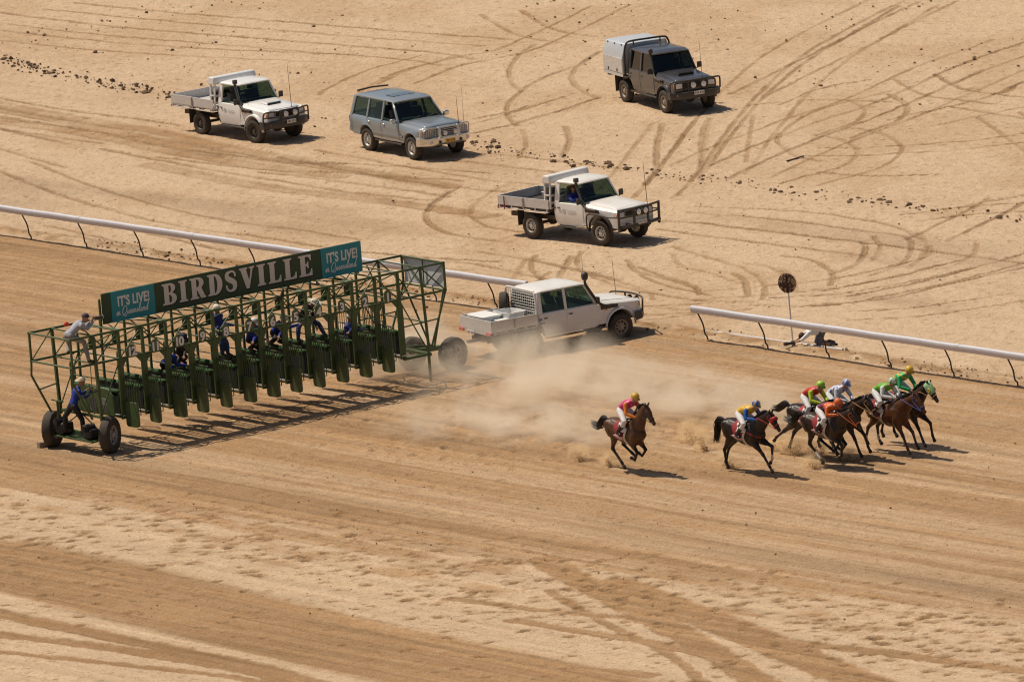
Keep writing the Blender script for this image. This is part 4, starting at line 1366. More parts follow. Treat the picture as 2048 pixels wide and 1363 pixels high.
def bull_bar(root, style):
    M = ALUBRIGHT if style == 'alloy' else BLKSTEEL
    bb = empty('bull_bar', (0, 0, 0), 0, parent=root)
    hw = 0.93
    if style in ('winch', 'hoop'):
        secs = []
        for i in range(13):
            y = -hw + 2 * hw * i / 12
            x = 4.16 - 0.30 * max(0, (abs(y) - 0.48) / (hw - 0.48)) ** 1.4
            secs.append([(x - 0.20, y, 0.50), (x + 0.03, y, 0.54), (x + 0.05, y, 0.62), (x + 0.02, y, 0.76), (x - 0.20, y, 0.77)])
        MB().loft(secs).build('bumper_beam', M, bb, smooth=40)
        if style == 'winch':
            for s in (-1, 1):
                MB().prism([(4.06, 0.5), (4.20, 0.52), (4.21, 0.74), (4.17, 1.13), (4.12, 1.15), (4.06, 1.12)], s * 0.33 - 0.045, s * 0.33 + 0.045).build('upright', M, bb, bevel=0.015)
                MB().tube(smoothpath([(4.10, s * 0.36, 1.08), (4.06, s * 0.62, 1.10), (3.97, s * 0.86, 1.09), (3.92, s * 0.92, 1.00), (3.90, s * 0.93, 0.78), (3.92, s * 0.92, 0.60)], 4), 0.028, 8).build('side_hoop', M, bb, smooth=60)
                MB().tube([(4.10, s * 0.36, 0.90), (4.02, s * 0.7, 0.92), (3.92, s * 0.92, 0.90)], 0.022, 8).build('side_bar', M, bb, smooth=60)
            MB().tube([(4.15, -0.33, 1.12), (4.15, 0.33, 1.12)], 0.028, 8).build('top_tube', M, bb, smooth=60)
            MB().tube([(4.17, -0.33, 0.84), (4.17, 0.33, 0.84)], 0.022, 8).build('cross_tube', M, bb, smooth=60)
        else:
            pts = smoothpath([(3.92, -0.92, 0.74), (3.93, -0.93, 1.02), (3.98, -0.86, 1.13), (4.10, -0.5, 1.15), (4.14, 0, 1.16), (4.10, 0.5, 1.15), (3.98, 0.86, 1.13), (3.93, 0.93, 1.02), (3.92, 0.92, 0.74)], 4)
            MB().tube(pts, 0.030, 8).build('hoop_tube', M, bb, smooth=60)
            for s in (-1, 1):
                MB().tube([(4.14, s * 0.32, 0.72), (4.12, s * 0.34, 1.15)], 0.028, 8).build('upright', M, bb, smooth=60)
        for s in (-1, 1):
            MB().box((4.02, s * 0.68, 0.65), (0.10, 0.13, 0.07)).build('bar_indicator', AMBER, bb, bevel=0.01)
        spot_lamp(bb, 4.20, -0.19, 0.99)
        spot_lamp(bb, 4.20, 0.19, 0.99)
        number_plate(bb, (4.235, 0.0, 0.72), PLATEW, '937 KLS' if style == 'winch' else '417 PFR')
    elif style == 'roo':
        for y in (-0.88, -0.30, 0.30, 0.88):
            x = 4.20 if abs(y) < 0.5 else 4.10
            MB().bar((x - 0.02, y, 0.48), (x, y, 1.20), 0.075, 0.075).build('upright', M, bb, bevel=0.015, segs=1)
        for z, w in ((1.16, 0.07), (0.92, 0.055), (0.62, 0.12)):
            MB().tube([(4.10, -0.88, z), (4.20, -0.30, z), (4.20, 0.30, z), (4.10, 0.88, z)], w / 2, 8).build('cross_tube', M, bb, smooth=50)
        for s in (-1, 1):
            MB().tube(smoothpath([(4.10, s * 0.88, 0.95), (3.7, s * 0.93, 0.93), (3.2, s * 0.95, 0.99), (2.72, s * 0.92, 0.95), (2.62, s * 0.90, 0.75), (2.62, s * 0.88, 0.48)], 4), 0.026, 8).build('brush_rail', M, bb, smooth=60)
            MB().box((4.0, s * 0.42, 0.62), (0.35, 0.07, 0.12)).build('bar_bracket', M, bb)
        spot_lamp(bb, 4.24, -0.15, 1.03)
        spot_lamp(bb, 4.24, 0.15, 1.03)
        number_plate(bb, (4.255, 0.0, 0.70), PLATEW, '614 QHT')
    return bb

def snorkel(root, x=2.38, ys=-1, m=BLKPLASTIC, head='ram'):
    y = ys * 0.80
    s = MB().tube(smoothpath([(3.05, ys * 0.845, 1.075), (2.72, ys * 0.85, 1.10), (2.52, ys * 0.84, 1.17), (2.36, ys * 0.80, 1.36), (2.10, ys * 0.735, 1.82), (2.08, ys * 0.73, 1.95)], 4), 0.044, 8).build('snorkel', m, root, smooth=60)
    if head == 'ram':
        MB().loft([[(2.02, ys * 0.73 + dy, 1.96 + dz) for dy, dz in ((-0.06, -0.06), (0.06, -0.06), (0.06, 0.08), (-0.06, 0.08))], [(2.16, ys * 0.73 + dy, 1.95 + dz) for dy, dz in ((-0.07, -0.05), (0.07, -0.05), (0.07, 0.10), (-0.07, 0.10))]]).build('snorkel_head', m, s, bevel=0.02)
    else:
        MB().lathe([(0.0, -0.02), (0.07, -0.01), (0.10, 0.04), (0.11, 0.13), (0.09, 0.20), (0.04, 0.24), (0.0, 0.245)], (2.08, ys * 0.73, 1.98), 'z', 16).build('snorkel_bowl', m, s, smooth=50)
    MB().prism([(2.52, 1.00), (3.12, 1.00), (3.12, 1.10), (2.95, 1.13), (2.52, 1.14)], ys * 0.80, ys * 0.845).build('snorkel_base', m, s, bevel=0.01)

def mirror(root, x, y, z, m=BLKPLASTIC):
    s = 1 if y > 0 else -1
    k = MB().box((x, y + s * 0.13, z + 0.06), (0.07, 0.17, 0.20)).build('wing_mirror', m, root, bevel=0.025)
    MB().tube([(x, y - s * 0.05, z - 0.08), (x, y + s * 0.12, z - 0.02)], 0.014, 6).build('mirror_arm', BLKPLASTIC, k)

def tray(root, x0, x1, z=0.98, hw=0.93, h=0.29, side_m=ALU, floor_m=ALU, tail=True):
    tr = empty('tray', (0, 0, 0), 0, parent=root)
    MB().box(((x0 + x1) / 2, 0, z - 0.03), (x1 - x0, hw * 2 - 0.04, 0.06)).build('tray_floor', floor_m, tr)
    for k in range(4):
        MB().box((x0 + (x1 - x0) * (k + 0.5) / 4, 0, z - 0.10), (0.07, hw * 1.8, 0.08)).build('tray_bearer', UNDER, tr)
    def side(nm, a, b):
        d = Vector(b) - Vector(a)
        L = d.length
        c = (Vector(a) + Vector(b)) / 2
        rz = math.atan2(d.y, d.x)
        o = MB()
        o.prism([(0, 0.0), (0.035, 0.0), (0.035, 0.09), (0.024, 0.10), (0.024, 0.18), (0.035, 0.19), (0.035, h - 0.02), (0.045, h - 0.015), (0.045, h), (0.0, h)], -L / 2, L / 2, 'yz')
        ob = o.build(nm, side_m, tr)
        ob.location = (c.x, c.y, z)
        ob.rotation_euler = (0, 0, rz)
        return ob
    xm = (x0 + x1) / 2
    for s in (-1, 1):
        for a, b in ((x0 + 0.02, xm - 0.02), (xm + 0.02, x1 - 0.03)):
            if s < 0: side('side_panel', (a, -hw + 0.01, 0), (b, -hw + 0.01, 0)).rotation_euler = (0, 0, 0)
            else: side('side_panel', (b, hw - 0.01, 0), (a, hw - 0.01, 0))
        MB().box((xm, s * (hw + 0.005), z + h / 2), (0.035, 0.05, h)).build('side_latch', STEEL, tr)
        MB().tube([(x0 + 0.05, s * (hw - 0.01), z - 0.10), (x1 - 0.05, s * (hw - 0.01), z - 0.10)], 0.014, 6).build('rope_rail', side_m, tr)
        for k in range(5):
            xx = x0 + 0.1 + (x1 - x0 - 0.2) * k / 4
            MB().box((xx, s * (hw - 0.01), z - 0.055), (0.035, 0.02, 0.10)).build('rope_hook', side_m, tr)
        MB().box((0.0, s * 0.78, 0.93), (0.95, 0.26, 0.02)).build('mudguard', UNDER, tr)
        MB().box((-0.52, s * 0.78, 0.62), (0.015, 0.28, 0.52)).build('mud_flap', BLKPLASTIC, tr)
        MB().box((x0 - 0.03, s * 0.76, z - 0.10), (0.05, 0.26, 0.09)).build('tail_lamp', REDLENS, tr, bevel=0.01)
    if tail:
        side('tail_gate', (x0 + 0.0, hw - 0.03, 0), (x0 + 0.0, -hw + 0.03, 0))
    MB().box((x0 + 0.02, 0, z - 0.10), (0.04, 1.2, 0.10)).build('rear_bar', side_m, tr)
    return tr

def ute(name, label, loc, head, paint, dual, opts):
    root = empty(name, loc, head, label, 'utility truck', 'utility trucks and four wheel drives on the clay pan')
    xr = 0.34 if dual else 1.10
    HB, HM, HT, ZS, ZB = 0.79, 0.825, 0.80, 0.50, 1.22
    # cab tub
    secs = []
    xs = sorted(set([xr, xr + 0.01, 0.5, 0.6, 0.72, 1.3, 1.8, 2.30] if dual else [xr, xr + 0.06, 1.3, 1.8, 2.30]))
    for x in xs:
        zb = max(ZS, arch(x, 0.0, 0.62, 0.40)) if dual else ZS + max(0, (xr + 0.10 - x)) * 1.6
        half = [(HB - 0.1, zb), (HB, zb), (HM, max(zb + 0.05, 0.86)), (HT, ZB - 0.02), (HT - 0.03, ZB), (0.001, ZB)]
        secs.append([(x, y, z) for y, z in ring(half)])
    MB().loft(secs).build('cab_body', paint, root, smooth=32)
    rows = [(HB, ZS + 0.03), (HB + 0.02, 0.68), (HM, 0.86), (HM - 0.008, 1.04), (HT, ZB - 0.02)]
    for s in (-1, 1):
        d = side_skin('door', 1.32 if dual else 1.20, 2.40, rows, 0.009, paint, root, s, nx=6)
        MB().box((1.44 if dual else 1.32, s * 0.845, 1.06), (0.12, 0.03, 0.035)).build('door_handle', BLKPLASTIC, d, bevel=0.008, segs=1)
        if dual:
            d2 = side_skin('door', 0.40, 1.29, rows, 0.009, paint, root, s, cut=lambda x: arch(x, 0.0, 0.68, 0.38), nx=12)
            MB().box((0.55, s * 0.845, 1.06), (0.12, 0.03, 0.035)).build('door_handle', BLKPLASTIC, d2, bevel=0.008, segs=1)
        MB().box(((xr + 2.5) / 2 + 0.15, s * 0.80, 0.455), (2.35 - xr * 0.8, 0.14, 0.04)).build('side_step', BLKSTEEL, root, bevel=0.01)
        MB().box((xr + 0.03, s * 0.832, 1.04), (0.10, 0.008, 0.06)).build('cab_vent', BLKPLASTIC, root)
        mirror(root, 2.36, s * 0.80, 1.28)
    ute_front(root, paint, opts.get('scoop', True), opts.get('old', False))
    posts = [(2.38, 2.03, 0.075), (1.31, 1.31, 0.09), (xr + 0.06, xr + 0.08, 0.15)] if dual else [(2.38, 2.03, 0.075), (xr + 0.10, xr + 0.10, 0.20)]
    cabin(root, paint, opts.get('glass', GLASS), posts, 1.21, 1.82, 0.775, 0.675, (2.42, 2.05), (xr + 0.02, xr + 0.05), (xr - 0.02, 2.12), 0.10, open_front=opts.get('open', False))
    rw = MB()
    rw.box((xr + 0.03, 0, 1.27), (0.05, 1.5, 0.14))
    rw.box((xr + 0.05, 0, 1.80), (0.05, 1.3, 0.08))
    rw.build('cab_back', paint, root)
    for s in (-1, 1):
        MB().bar((xr + 0.03, s * 0.71, 1.2), (xr + 0.05, s * 0.62, 1.82), 0.05, 0.16, up=(1, 0, 0)).build('cab_corner', paint, root)
    seats = [(1.45, -0.36), (1.45, 0.36)]
    if dual: seats += [(0.62, -0.36), (0.62, 0.36)]
    interior(root, 1.21, seats, 1.98, 2.12, 0.72)
    chassis(root, opts.get('tx0', -1.4) + 0.1, 3.9, 3.18)
    bull_bar(root, opts['bar'])
    if opts.get('snorkel'): snorkel(root, head=opts['snorkel'])
    rim = opts.get('rim', RIM_BLK)
    for x, st_ in ((0.0, 0.0), (3.18, opts.get('steer', 0.0))):
        for s in (-1, 1):
            wheel('wheel', opts.get('wr', 0.395), 0.25, 0.215, rim, root, (x, s * 0.765, opts.get('wr', 0.395) - 0.015), st_, face=s, tread=0.008, lugs=5, holes=8)
    return root

def place(rear_contact, head_deg, track=1.54):
    h = math.radians(head_deg)
    left = Vector((-math.sin(h), math.cos(h), 0))
    return Vector((rear_contact[0], rear_contact[1], 0)) + left * track / 2, h

def headboard(root, x, m, box=True):
    hb = empty('headboard', (0, 0, 0), 0, parent=root)
    for s in (-1, 1):
        for xx in (x, x - 0.24):
            MB().bar((xx, s * 0.86, 0.98), (xx, s * 0.80, 1.80), 0.06).build('headboard_post', m, hb, bevel=0.01, segs=1)
        MB().bar((x, s * 0.85, 1.42), (x - 0.24, s * 0.85, 1.42), 0.04).build('headboard_tie', m, hb)
    for z in (1.16, 1.40):
        MB().bar((x, -0.84, z), (x, 0.84, z), 0.04, 0.06).build('headboard_bar', m, hb)
    if box:
        MB().prism([(x - 0.30, 1.80), (x + 0.06, 1.80), (x + 0.06, 1.96), (x + 0.0, 2.05), (x - 0.22, 2.05), (x - 0.32, 1.95)], -0.88, 0.88).build('headboard_box', m, hb, bevel=0.03)
    return hb

def door_emblem(root, x, z, m1, m2):
    e = MB().lathe([(0.0, -0.842), (0.07, -0.8415), (0.07, -0.838), (0.0, -0.838)], (x - 0.25, 0, z), 'y', 14).build('door_emblem', m1, root)
    for k, w in enumerate((0.42, 0.34)):
        MB().box((x + 0.1, -0.8425, z + 0.02 - k * 0.05), (w, 0.003, 0.022)).build('emblem_line', m2, e)
EMB1 = mat('emblem_grey', (0.50, 0.50, 0.48), 0.6)
EMB2 = mat('emblem_ink', (0.55, 0.53, 0.49), 0.6)

# white single cab truck, far left
p, h = place((-9.92, 48.66), -54.5)
tA = ute('tray_truck', 'white single cab tray truck at far left with bonnet scoop and black bull bar', p, h, CARWHITE, False, dict(scoop=True, bar='winch', snorkel='ram', open=True, rim=RIM_BLK, tx0=-1.55, steer=0.12))
tray(tA, -1.58, 0.98)
headboard(tA, 0.98, CARWHITE)
whip(tA, (3.86, 0.30, 1.12), (3.74, 0.34, 2.55), 0.012)
door_emblem(tA, 1.78, 0.98, EMB1, EMB2)
dk = MB().box((0.55, -0.1, 1.30), (0.36, 1.1, 0.5)).build('rolled_tarpaulin', BLKPLASTIC, None, bevel=0.12, segs=3)
tag(dk, 'dark rolled tarpaulin behind the cab of the far left white truck', 'tarpaulin')
dk.matrix_world = Matrix.Translation(p) @ Matrix.Rotation(h, 4, 'Z')
number_plate(tA, (-1.62, 0.2, 0.84), PLATEW, '937 KLS', rz=-math.pi / 2)

# white single cab truck, middle
p, h = place((0.95, 23.93), -47.3)
tC = ute('tray_truck', 'older dusty white single cab tray truck with black roo bar, mid picture', p, h, CARDUSTY, False, dict(scoop=False, bar='roo', snorkel='ram', open=True, rim=RIM_SIL, old=True, tx0=-1.4, steer=0.05))
tray(tC, -1.42, 0.96, floor_m=BLKPLASTIC)
headboard(tC, 0.96, CARDUSTY)
whip(tC, (4.20, 0.30, 1.18), (4.10, 0.34, 2.55), 0.012)
door_emblem(tC, 1.80, 0.96, EMB1, EMB2)
red = MB().bar((-1.05, -0.975, 0.86), (-1.05, -0.975, 1.28), 0.03).build('red_strap', mat('red_strap', (0.28, 0.05, 0.03), 0.7), tC)
TC_MW = Matrix.Translation(p) @ Matrix.Rotation(h, 4, 'Z')
# galvanised star pickets leaning in its tray
lad = empty('galvanised_pickets', TC_MW @ Vector((0.3, -0.35, 1.0)), h, 'pale galvanised metal pickets leaning in the tray of the older white truck', 'pickets')
GALV = mat('galvanised', (0.52, 0.55, 0.56), 0.5, metal=0.3, vary=0.2)
for k in range(4):
    MB().bar((0.22 + 0.03 * k, 0.06 * k, 0.0), (-0.16 + 0.03 * k, 0.05 + 0.06 * k, 0.85 - 0.08 * k), 0.05, 0.025).build('picket', GALV, lad)
drum = MB().lathe([(0.0, 0.0), (0.2, 0.0), (0.21, 0.3), (0.2, 0.62), (0.0, 0.62)], (0, 0, 0), 'z', 16).build('black_drum', BLKPLASTIC, None, smooth=40)
drum.location = TC_MW @ Vector((0.62, -0.4, 0.99))
tag(drum, 'black plastic drum beside the pickets in the older white truck', 'drum')

# graphite dual cab with alloy canopy, top right
p, h = place((4.53, 48.64), -66.5)
tD = ute('canopy_truck', 'dark graphite dual cab truck with pale alloy canopy, furthest back', p, h, CARGREY, True, dict(scoop=True, bar='hoop', snorkel='ram', rim=RIM_TAN, tx0=-1.4, glass=GLASSD))
cz = [(0.90, 0.97), (0.92, 1.0), (0.92, 1.52), (0.78, 1.97), (0.74, 2.0), (0.001, 2.01)]
cp = empty('canopy', (0, 0, 0), 0, parent=tD)
MB().loft([[(x, y, z) for y, z in ring(cz)] for x in (-1.42, 0.14)]).build('canopy_shell', CANOPY, cp, bevel=0.02)
for s in (-1, 1):
    MB().box((-0.64, s * 0.924, 1.26), (1.50, 0.012, 0.50)).build('canopy_side_door', ALU, cp, bevel=0.004, segs=1)
    for xx in (-1.0, -0.3):
        MB().box((xx, s * 0.935, 1.08), (0.06, 0.02, 0.10)).build('door_lock', BLKPLASTIC, cp)
    for xx in (-1.2, -0.65, -0.1):
        MB().box((xx, s * 0.79, 1.945), (0.06, 0.04, 0.04)).build('door_hinge', BLKPLASTIC, cp)
    MB().box((-0.64, s * 0.90, 0.93), (1.54, 0.05, 0.10)).build('canopy_rail', ALU, cp)
    MB().box((0.0, s * 0.79, 0.90), (0.95, 0.26, 0.03)).build('mudguard', BLKPLASTIC, cp)
    MB().box((-0.50, s * 0.79, 0.60), (0.02, 0.30, 0.55)).build('mud_flap', BLKPLASTIC, cp)
MB().box((-1.30, -0.2, 0.84), (0.20, 1.2, 0.12)).build('rear_bar', UNDER, cp)
MB().tube(smoothpath([(0.24, -0.88, 1.0), (0.24, -0.86, 1.7), (0.24, -0.78, 2.0), (0.25, -0.62, 2.09), (0.25, 0, 2.10), (0.25, 0.62, 2.09), (0.24, 0.78, 2.0), (0.24, 0.86, 1.7), (0.24, 0.88, 1.0)], 4), 0.035, 8).build('sports_bar', BLKSTEEL, cp, smooth=60)
for y in (-0.5, 0.5):
    MB().tube([(0.25, y, 1.93), (0.25, y, 2.10)], 0.025, 8).build('bar_stub', BLKSTEEL, cp)
whip(tD, (3.86, 0.32, 1.1), (3.76, 0.34, 2.45), 0.010)

# white dual cab that tows the gate
p, h = place((0.56, 3.74), 31.2)
tE = ute('tow_truck', 'white dual cab tray truck coupled to the right end of the starting gate', p, h, CARDUSTY, True, dict(scoop=False, bar='hoop', snorkel='bowl', rim=RIM_TAN, tx0=-1.4, steer=-0.05))
tray(tE, -1.42, 0.24)
TE_MW = Matrix.Translation(p) @ Matrix.Rotation(h, 4, 'Z')
hb = empty('headboard', (0, 0, 0), 0, parent=tE)
MB().tube(smoothpath([(0.22, -0.86, 0.98), (0.22, -0.84, 1.75), (0.22, -0.76, 1.88), (0.22, -0.6, 1.92), (0.22, 0.6, 1.92), (0.22, 0.76, 1.88), (0.22, 0.84, 1.75), (0.22, 0.86, 0.98)], 4), 0.03, 8).build('headboard_hoop', CARDUSTY, hb, smooth=60)
for k in range(9):
    MB().tube([(0.22, -0.84, 1.12 + k * 0.085), (0.22, 0.84, 1.12 + k * 0.085)], 0.009, 5).build('mesh_wire', CARDUSTY, hb)
for k in range(15):
    MB().tube([(0.225, -0.78 + k * 0.111, 1.0), (0.225, -0.78 + k * 0.111, 1.88)], 0.008, 5).build('mesh_wire', CARDUSTY, hb)
MB().bar((0.20, -0.85, 1.06), (0.20, 0.85, 1.06), 0.04, 0.14).build('headboard_bar', CARDUSTY, hb)
for s in (-1, 1):
    MB().prism([(0.50, 0.52), (0.62, 0.52), (0.52, 0.98), (0.36, 0.98)], s * 0.70, s * 0.86).build('mud_guard_stay', CARDUSTY, tE)
number_plate(tE, (-1.455, 0.25, 0.84), PLATEW, '582 DVX', rz=-math.pi / 2)
hitch = MB().bar((-1.3, 0, 0.62), (-1.75, 0.0, 0.62), 0.09).build('tow_hitch', UNDER, tE)
MB().box((-1.2, 0, 0.70), (0.3, 0.5, 0.28)).build('tow_frame', UNDER, tE, bevel=0.03)
MB().tube([(3.75, 0.25, 1.12), (3.70, 0.26, 2.25)], [0.009, 0.005], 6).build('antenna', BLKPLASTIC, tE)
MB().tube([(2.9, 0.62, 1.2), (2.86, 0.63, 2.4)], [0.009, 0.005], 6).build('antenna', BLKPLASTIC, tE)
sp = wheel('spare_wheel', 0.40, 0.25, 0.215, RIM_TAN, None, TE_MW @ Vector((-0.05, 0.52, 1.40)), h, face=-1, tread=0.008, lugs=5, holes=8)
sp.rotation_euler = (0, 0, h + 0.9)
tag(sp, 'spare wheel standing upright in the tray of the tow truck', 'wheel')
TUB = mat('white_tub', (0.76, 0.76, 0.74), 0.45, vary=0.06, dust=0.06)
for i, (x, y, L_, W_, H_, lab, rz) in enumerate(((-1.02, 0.10, 0.66, 0.95, 0.36, 'white lidded plastic tub at the rear of the tow truck tray', 0.0), (-0.38, -0.28, 0.62, 0.85, 0.40, 'open white plastic tub nearest the cab of the tow truck', 0.05), (-0.82, -0.52, 0.40, 0.40, 0.24, 'small white box between the two tubs in the tow truck', 0.1))):
    t = MB()
    def rr(l, w, z): return [(a * l / 2 + 0, b * w / 2, z) for a, b in ((-1, -0.85), (-0.9, -1), (0.9, -1), (1, -0.85), (1, 0.85), (0.9, 1), (-0.9, 1), (-1, 0.85))]
    if i == 1:
        t.loft([rr(L_ * 0.86, W_ * 0.86, 0), rr(L_ * 0.98, W_ * 0.98, H_ * 0.95), rr(L_ * 1.04, W_ * 1.04, H_ * 0.95), rr(L_ * 1.04, W_ * 1.04, H_), rr(L_ * 0.94, W_ * 0.94, H_), rr(L_ * 0.84, W_ * 0.84, 0.06)])
    else:
        t.loft([rr(L_ * 0.88, W_ * 0.88, 0), rr(L_ * 0.96, W_ * 0.96, H_ * 0.86), rr(L_ * 1.03, W_ * 1.03, H_ * 0.87), rr(L_ * 1.03, W_ * 1.03, H_ * 0.97), rr(L_ * 0.9, W_ * 0.9, H_), rr(L_ * 0.6, W_ * 0.6, H_ * 0.985)])
    o = t.build('plastic_tub', TUB, None, smooth=35)
    o.location = TE_MW @ Vector((x, y, 0.985))
    o.rotation_euler = (0, 0, h + rz)
    tag(o, lab, 'tub')

# ---- blue-grey station wagon
def wagon(loc, head):
    root = empty('station_wagon', loc, head, 'blue grey four wheel drive station wagon with chrome bull bar', 'station wagon', 'utility trucks and four wheel drives on the clay pan')
    P = CARBLUE
    WB = 2.85
    xs = sorted(set([-1.12, -1.08, -0.98, -0.8, -0.6] + [0.0 + 0.50 * math.cos(math.pi * k / 12) for k in range(13)] + [0.7, 1.1, 1.5, 1.9, 2.1, 2.25] + [WB + 0.50 * math.cos(math.pi * k / 12) for k in range(13)] + [3.45, 3.55, 3.62]))
    secs = []
    for x in xs:
        zb = max(0.50 if -0.9 < x < 3.4 else 0.56, arch(x, 0.0, 0.46, 0.42), arch(x, WB, 0.46, 0.42))
        e0 = max(0, (-0.95 - x) / 0.17)
        e1 = max(0, (x - 3.3) / 0.32)
        flare = 0.045 * (math.exp(-((x - 0) / 0.42) ** 4) + math.exp(-((x - WB) / 0.42) ** 4))
        hw = 0.915 - 0.05 * e0 - 0.07 * e1
        if x <= 2.1: zt, zc = 1.13 + 0.01 * (2.1 - x), 1.13 + 0.01 * (2.1 - x)
        else:
            t = (x - 2.1) / 1.5
            zt, zc = 1.13 - 0.09 * t, 1.175 - 0.075 * t - 0.05 * e1 ** 2
        half = [(hw - 0.14, zb), (hw - 0.02 + flare, zb), (hw + flare, max(zb + 0.03, 0.72)), (hw + 0.012 + flare * 0.3, 0.93), (hw - 0.01, zt - 0.06), (hw - 0.06, zt - 0.005), (hw * 0.80, zc), (0.001, zc + (0.02 if x > 2.1 else 0))]
        secs.append([(x, y, z) for y, z in ring(half)])
    MB().loft(secs).build('body', P, root, smooth=35)
    rows = []
    for i in range(7):
        t = i / 6
        x = 2.18 + 1.36 * t
        tt = (x - 2.1) / 1.5
        zc = 1.185 - 0.075 * tt
        w = 0.74 - 0.07 * tt
        rows.append([(x, y, zc + c_ - 0.03 * max(0, (t - 0.85) / 0.15)) for y, c_ in ((-w, -0.015), (-w + 0.04, 0.012), (-w * 0.4, 0.018), (0, 0.022), (w * 0.4, 0.018), (w - 0.04, 0.012), (w, -0.015))])
    MB().loft(rows, cap=False, closed=False).build('bonnet', P, root, smooth=40, solidify=0.012)
    drows = [(0.905, 0.54), (0.918, 0.72), (0.930, 0.93), (0.912, 1.05), (0.895, 1.11)]
    for s in (-1, 1):
        for a, b, cut in ((1.02, 2.12, None), (0.06, 0.98, lambda x: arch(x, 0.0, 0.56, 0.42))):
            d = side_skin('door', a, b, drows, 0.006, P, root, s, cut=cut, nx=10)
            MB().box((a + 0.16, s * 0.945, 1.02), (0.15, 0.03, 0.04)).build('door_handle', ALUBRIGHT, d, bevel=0.01, segs=1)
        side_skin('side_moulding', 0.42, 2.34, [(0.925, 0.66), (0.935, 0.70), (0.93, 0.76)], 0.012, P, root, s, nx=4)
        side_skin('lower_cladding', 0.44, 2.36, [(0.88, 0.50), (0.905, 0.56)], 0.014, ALU, root, s, nx=4)
        MB().box((1.4, s * 0.86, 0.44), (1.7, 0.16, 0.04)).build('side_step', BLKSTEEL, root, bevel=0.01)
        k = MB().box((1.98, s * 1.04, 1.20), (0.12, 0.20, 0.17)).build('wing_mirror', ALUBRIGHT, root, bevel=0.04, segs=3)
        MB().box((1.98, s * 0.92, 1.16), (0.06, 0.10, 0.05)).build('mirror_arm', BLKPLASTIC, k)
        hl = MB().box((3.50, s * 0.66, 0.93), (0.22, 0.36, 0.19)).build('head_lamp', LENS, root, bevel=0.05, segs=3)
        MB().box((3.45, s * 0.86, 0.93), (0.2, 0.05, 0.15)).build('indicator_lamp', AMBER, hl, bevel=0.01)
        MB().box((-1.12, s * 0.80, 0.98), (0.06, 0.16, 0.22)).build('tail_lamp', REDLENS, root, bevel=0.02)
    cabin(root, P, GLASS, [(2.06, 1.52, 0.085), (0.99, 0.99, 0.10), (0.02, 0.06, 0.10), (-0.98, -0.86, 0.14)], 1.12, 1.74, 0.865, 0.705, (2.12, 1.56), (-1.08, -0.92), (-0.98, 1.62), 0.115, open_front=True)
    rb = MB()
    rb.box((-1.05, 0, 1.17), (0.06, 1.6, 0.12))
    rb.box((-0.93, 0, 1.72), (0.06, 1.36, 0.08))
    rb.build('tail_gate', P, root)
    sr = MB().box((0.85, 0, 1.875), (0.52, 0.86, 0.008)).build('sunroof', mat('sunroof_glass', (0.10, 0.13, 0.15), 0.15, vary=0.05, coat=0.8), root, bevel=0.003, segs=1)
    MB().tube([(-0.92, -0.6, 1.90), (-0.95, 0.0, 1.93), (-0.92, 0.6, 1.90)], 0.03, 8).build('roof_spoiler', BLKPLASTIC, root, smooth=60)
    interior(root, 1.12, [(1.15, -0.38), (1.15, 0.38), (0.25, -0.45), (0.25, 0.0), (0.25, 0.45)], 1.72, 1.86, 0.80)
    MB().box((1.86, -0.35, 1.222), (0.3, 0.42, 0.01)).build('sun_shade', mat('shade_pale_green', (0.35, 0.52, 0.42), 0.5), root)
    chassis(root, -0.95, 3.3, WB)
    MB().box((0.9, 0, 0.7), (3.4, 1.5, 0.3)).build('under_body', UNDER, root)
    MB().box((-1.10, 0, 0.66), (0.22, 1.75, 0.22)).build('rear_bumper', P, root, bevel=0.05)
    # chrome bull bar
    bb = empty('bull_bar', (0, 0, 0), 0, parent=root)
    ss = []
    for i in range(15):
        y = -0.97 + 1.94 * i / 14
        x = 3.86 - 0.36 * max(0, (abs(y) - 0.5) / 0.47) ** 1.6
        ss.append([(x - 0.22, y, 0.48), (x - 0.02, y, 0.50), (x + 0.04, y, 0.58), (x + 0.03, y, 0.74), (x - 0.22, y, 0.78)])
    MB().loft(ss).build('bumper_beam', ALUBRIGHT, bb, smooth=40)
    for s in (-1, 1):
        MB().prism([(3.78, 0.74), (3.88, 0.74), (3.84, 1.10), (3.77, 1.12)], s * 0.36 - 0.05, s * 0.36 + 0.05).build('upright', ALUBRIGHT, bb, bevel=0.02)
        MB().tube(smoothpath([(3.80, s * 0.36, 1.08), (3.76, s * 0.62, 1.10), (3.64, s * 0.86, 1.08), (3.56, s * 0.94, 1.00), (3.52, s * 0.95, 0.76)], 4), 0.025, 8).build('side_hoop', ALUBRIGHT, bb, smooth=60)
        for k in range(6):
            MB().tube([(3.70 - 0.02 * k, s * (0.46 + 0.075 * k), 0.78), (3.72 - 0.02 * k, s * (0.46 + 0.075 * k), 1.07)], 0.006, 5).build('lamp_guard_wire', ALUBRIGHT, bb)
        spot_lamp(bb, 3.92, s * 0.20, 0.90, 0.085)
        MB().lathe([(0.0, -0.02), (0.055, 0.0), (0.05, 0.03), (0.0, 0.035)], (3.90, s * 0.40, 0.62), 'x', 14).build('fog_lamp', BLKPLASTIC, bb, smooth=50)
        MB().box((3.78, s * 0.68, 0.63), (0.12, 0.16, 0.10)).build('bar_indicator', ALU, bb, bevel=0.01)
    MB().tube([(3.82, -0.36, 1.08), (3.82, 0.36, 1.08)], 0.025, 8).build('top_tube', ALUBRIGHT, bb, smooth=60)
    gr = MB().box((3.60, 0, 0.93), (0.05, 0.84, 0.22)).build('grille', BLKPLASTIC, root)
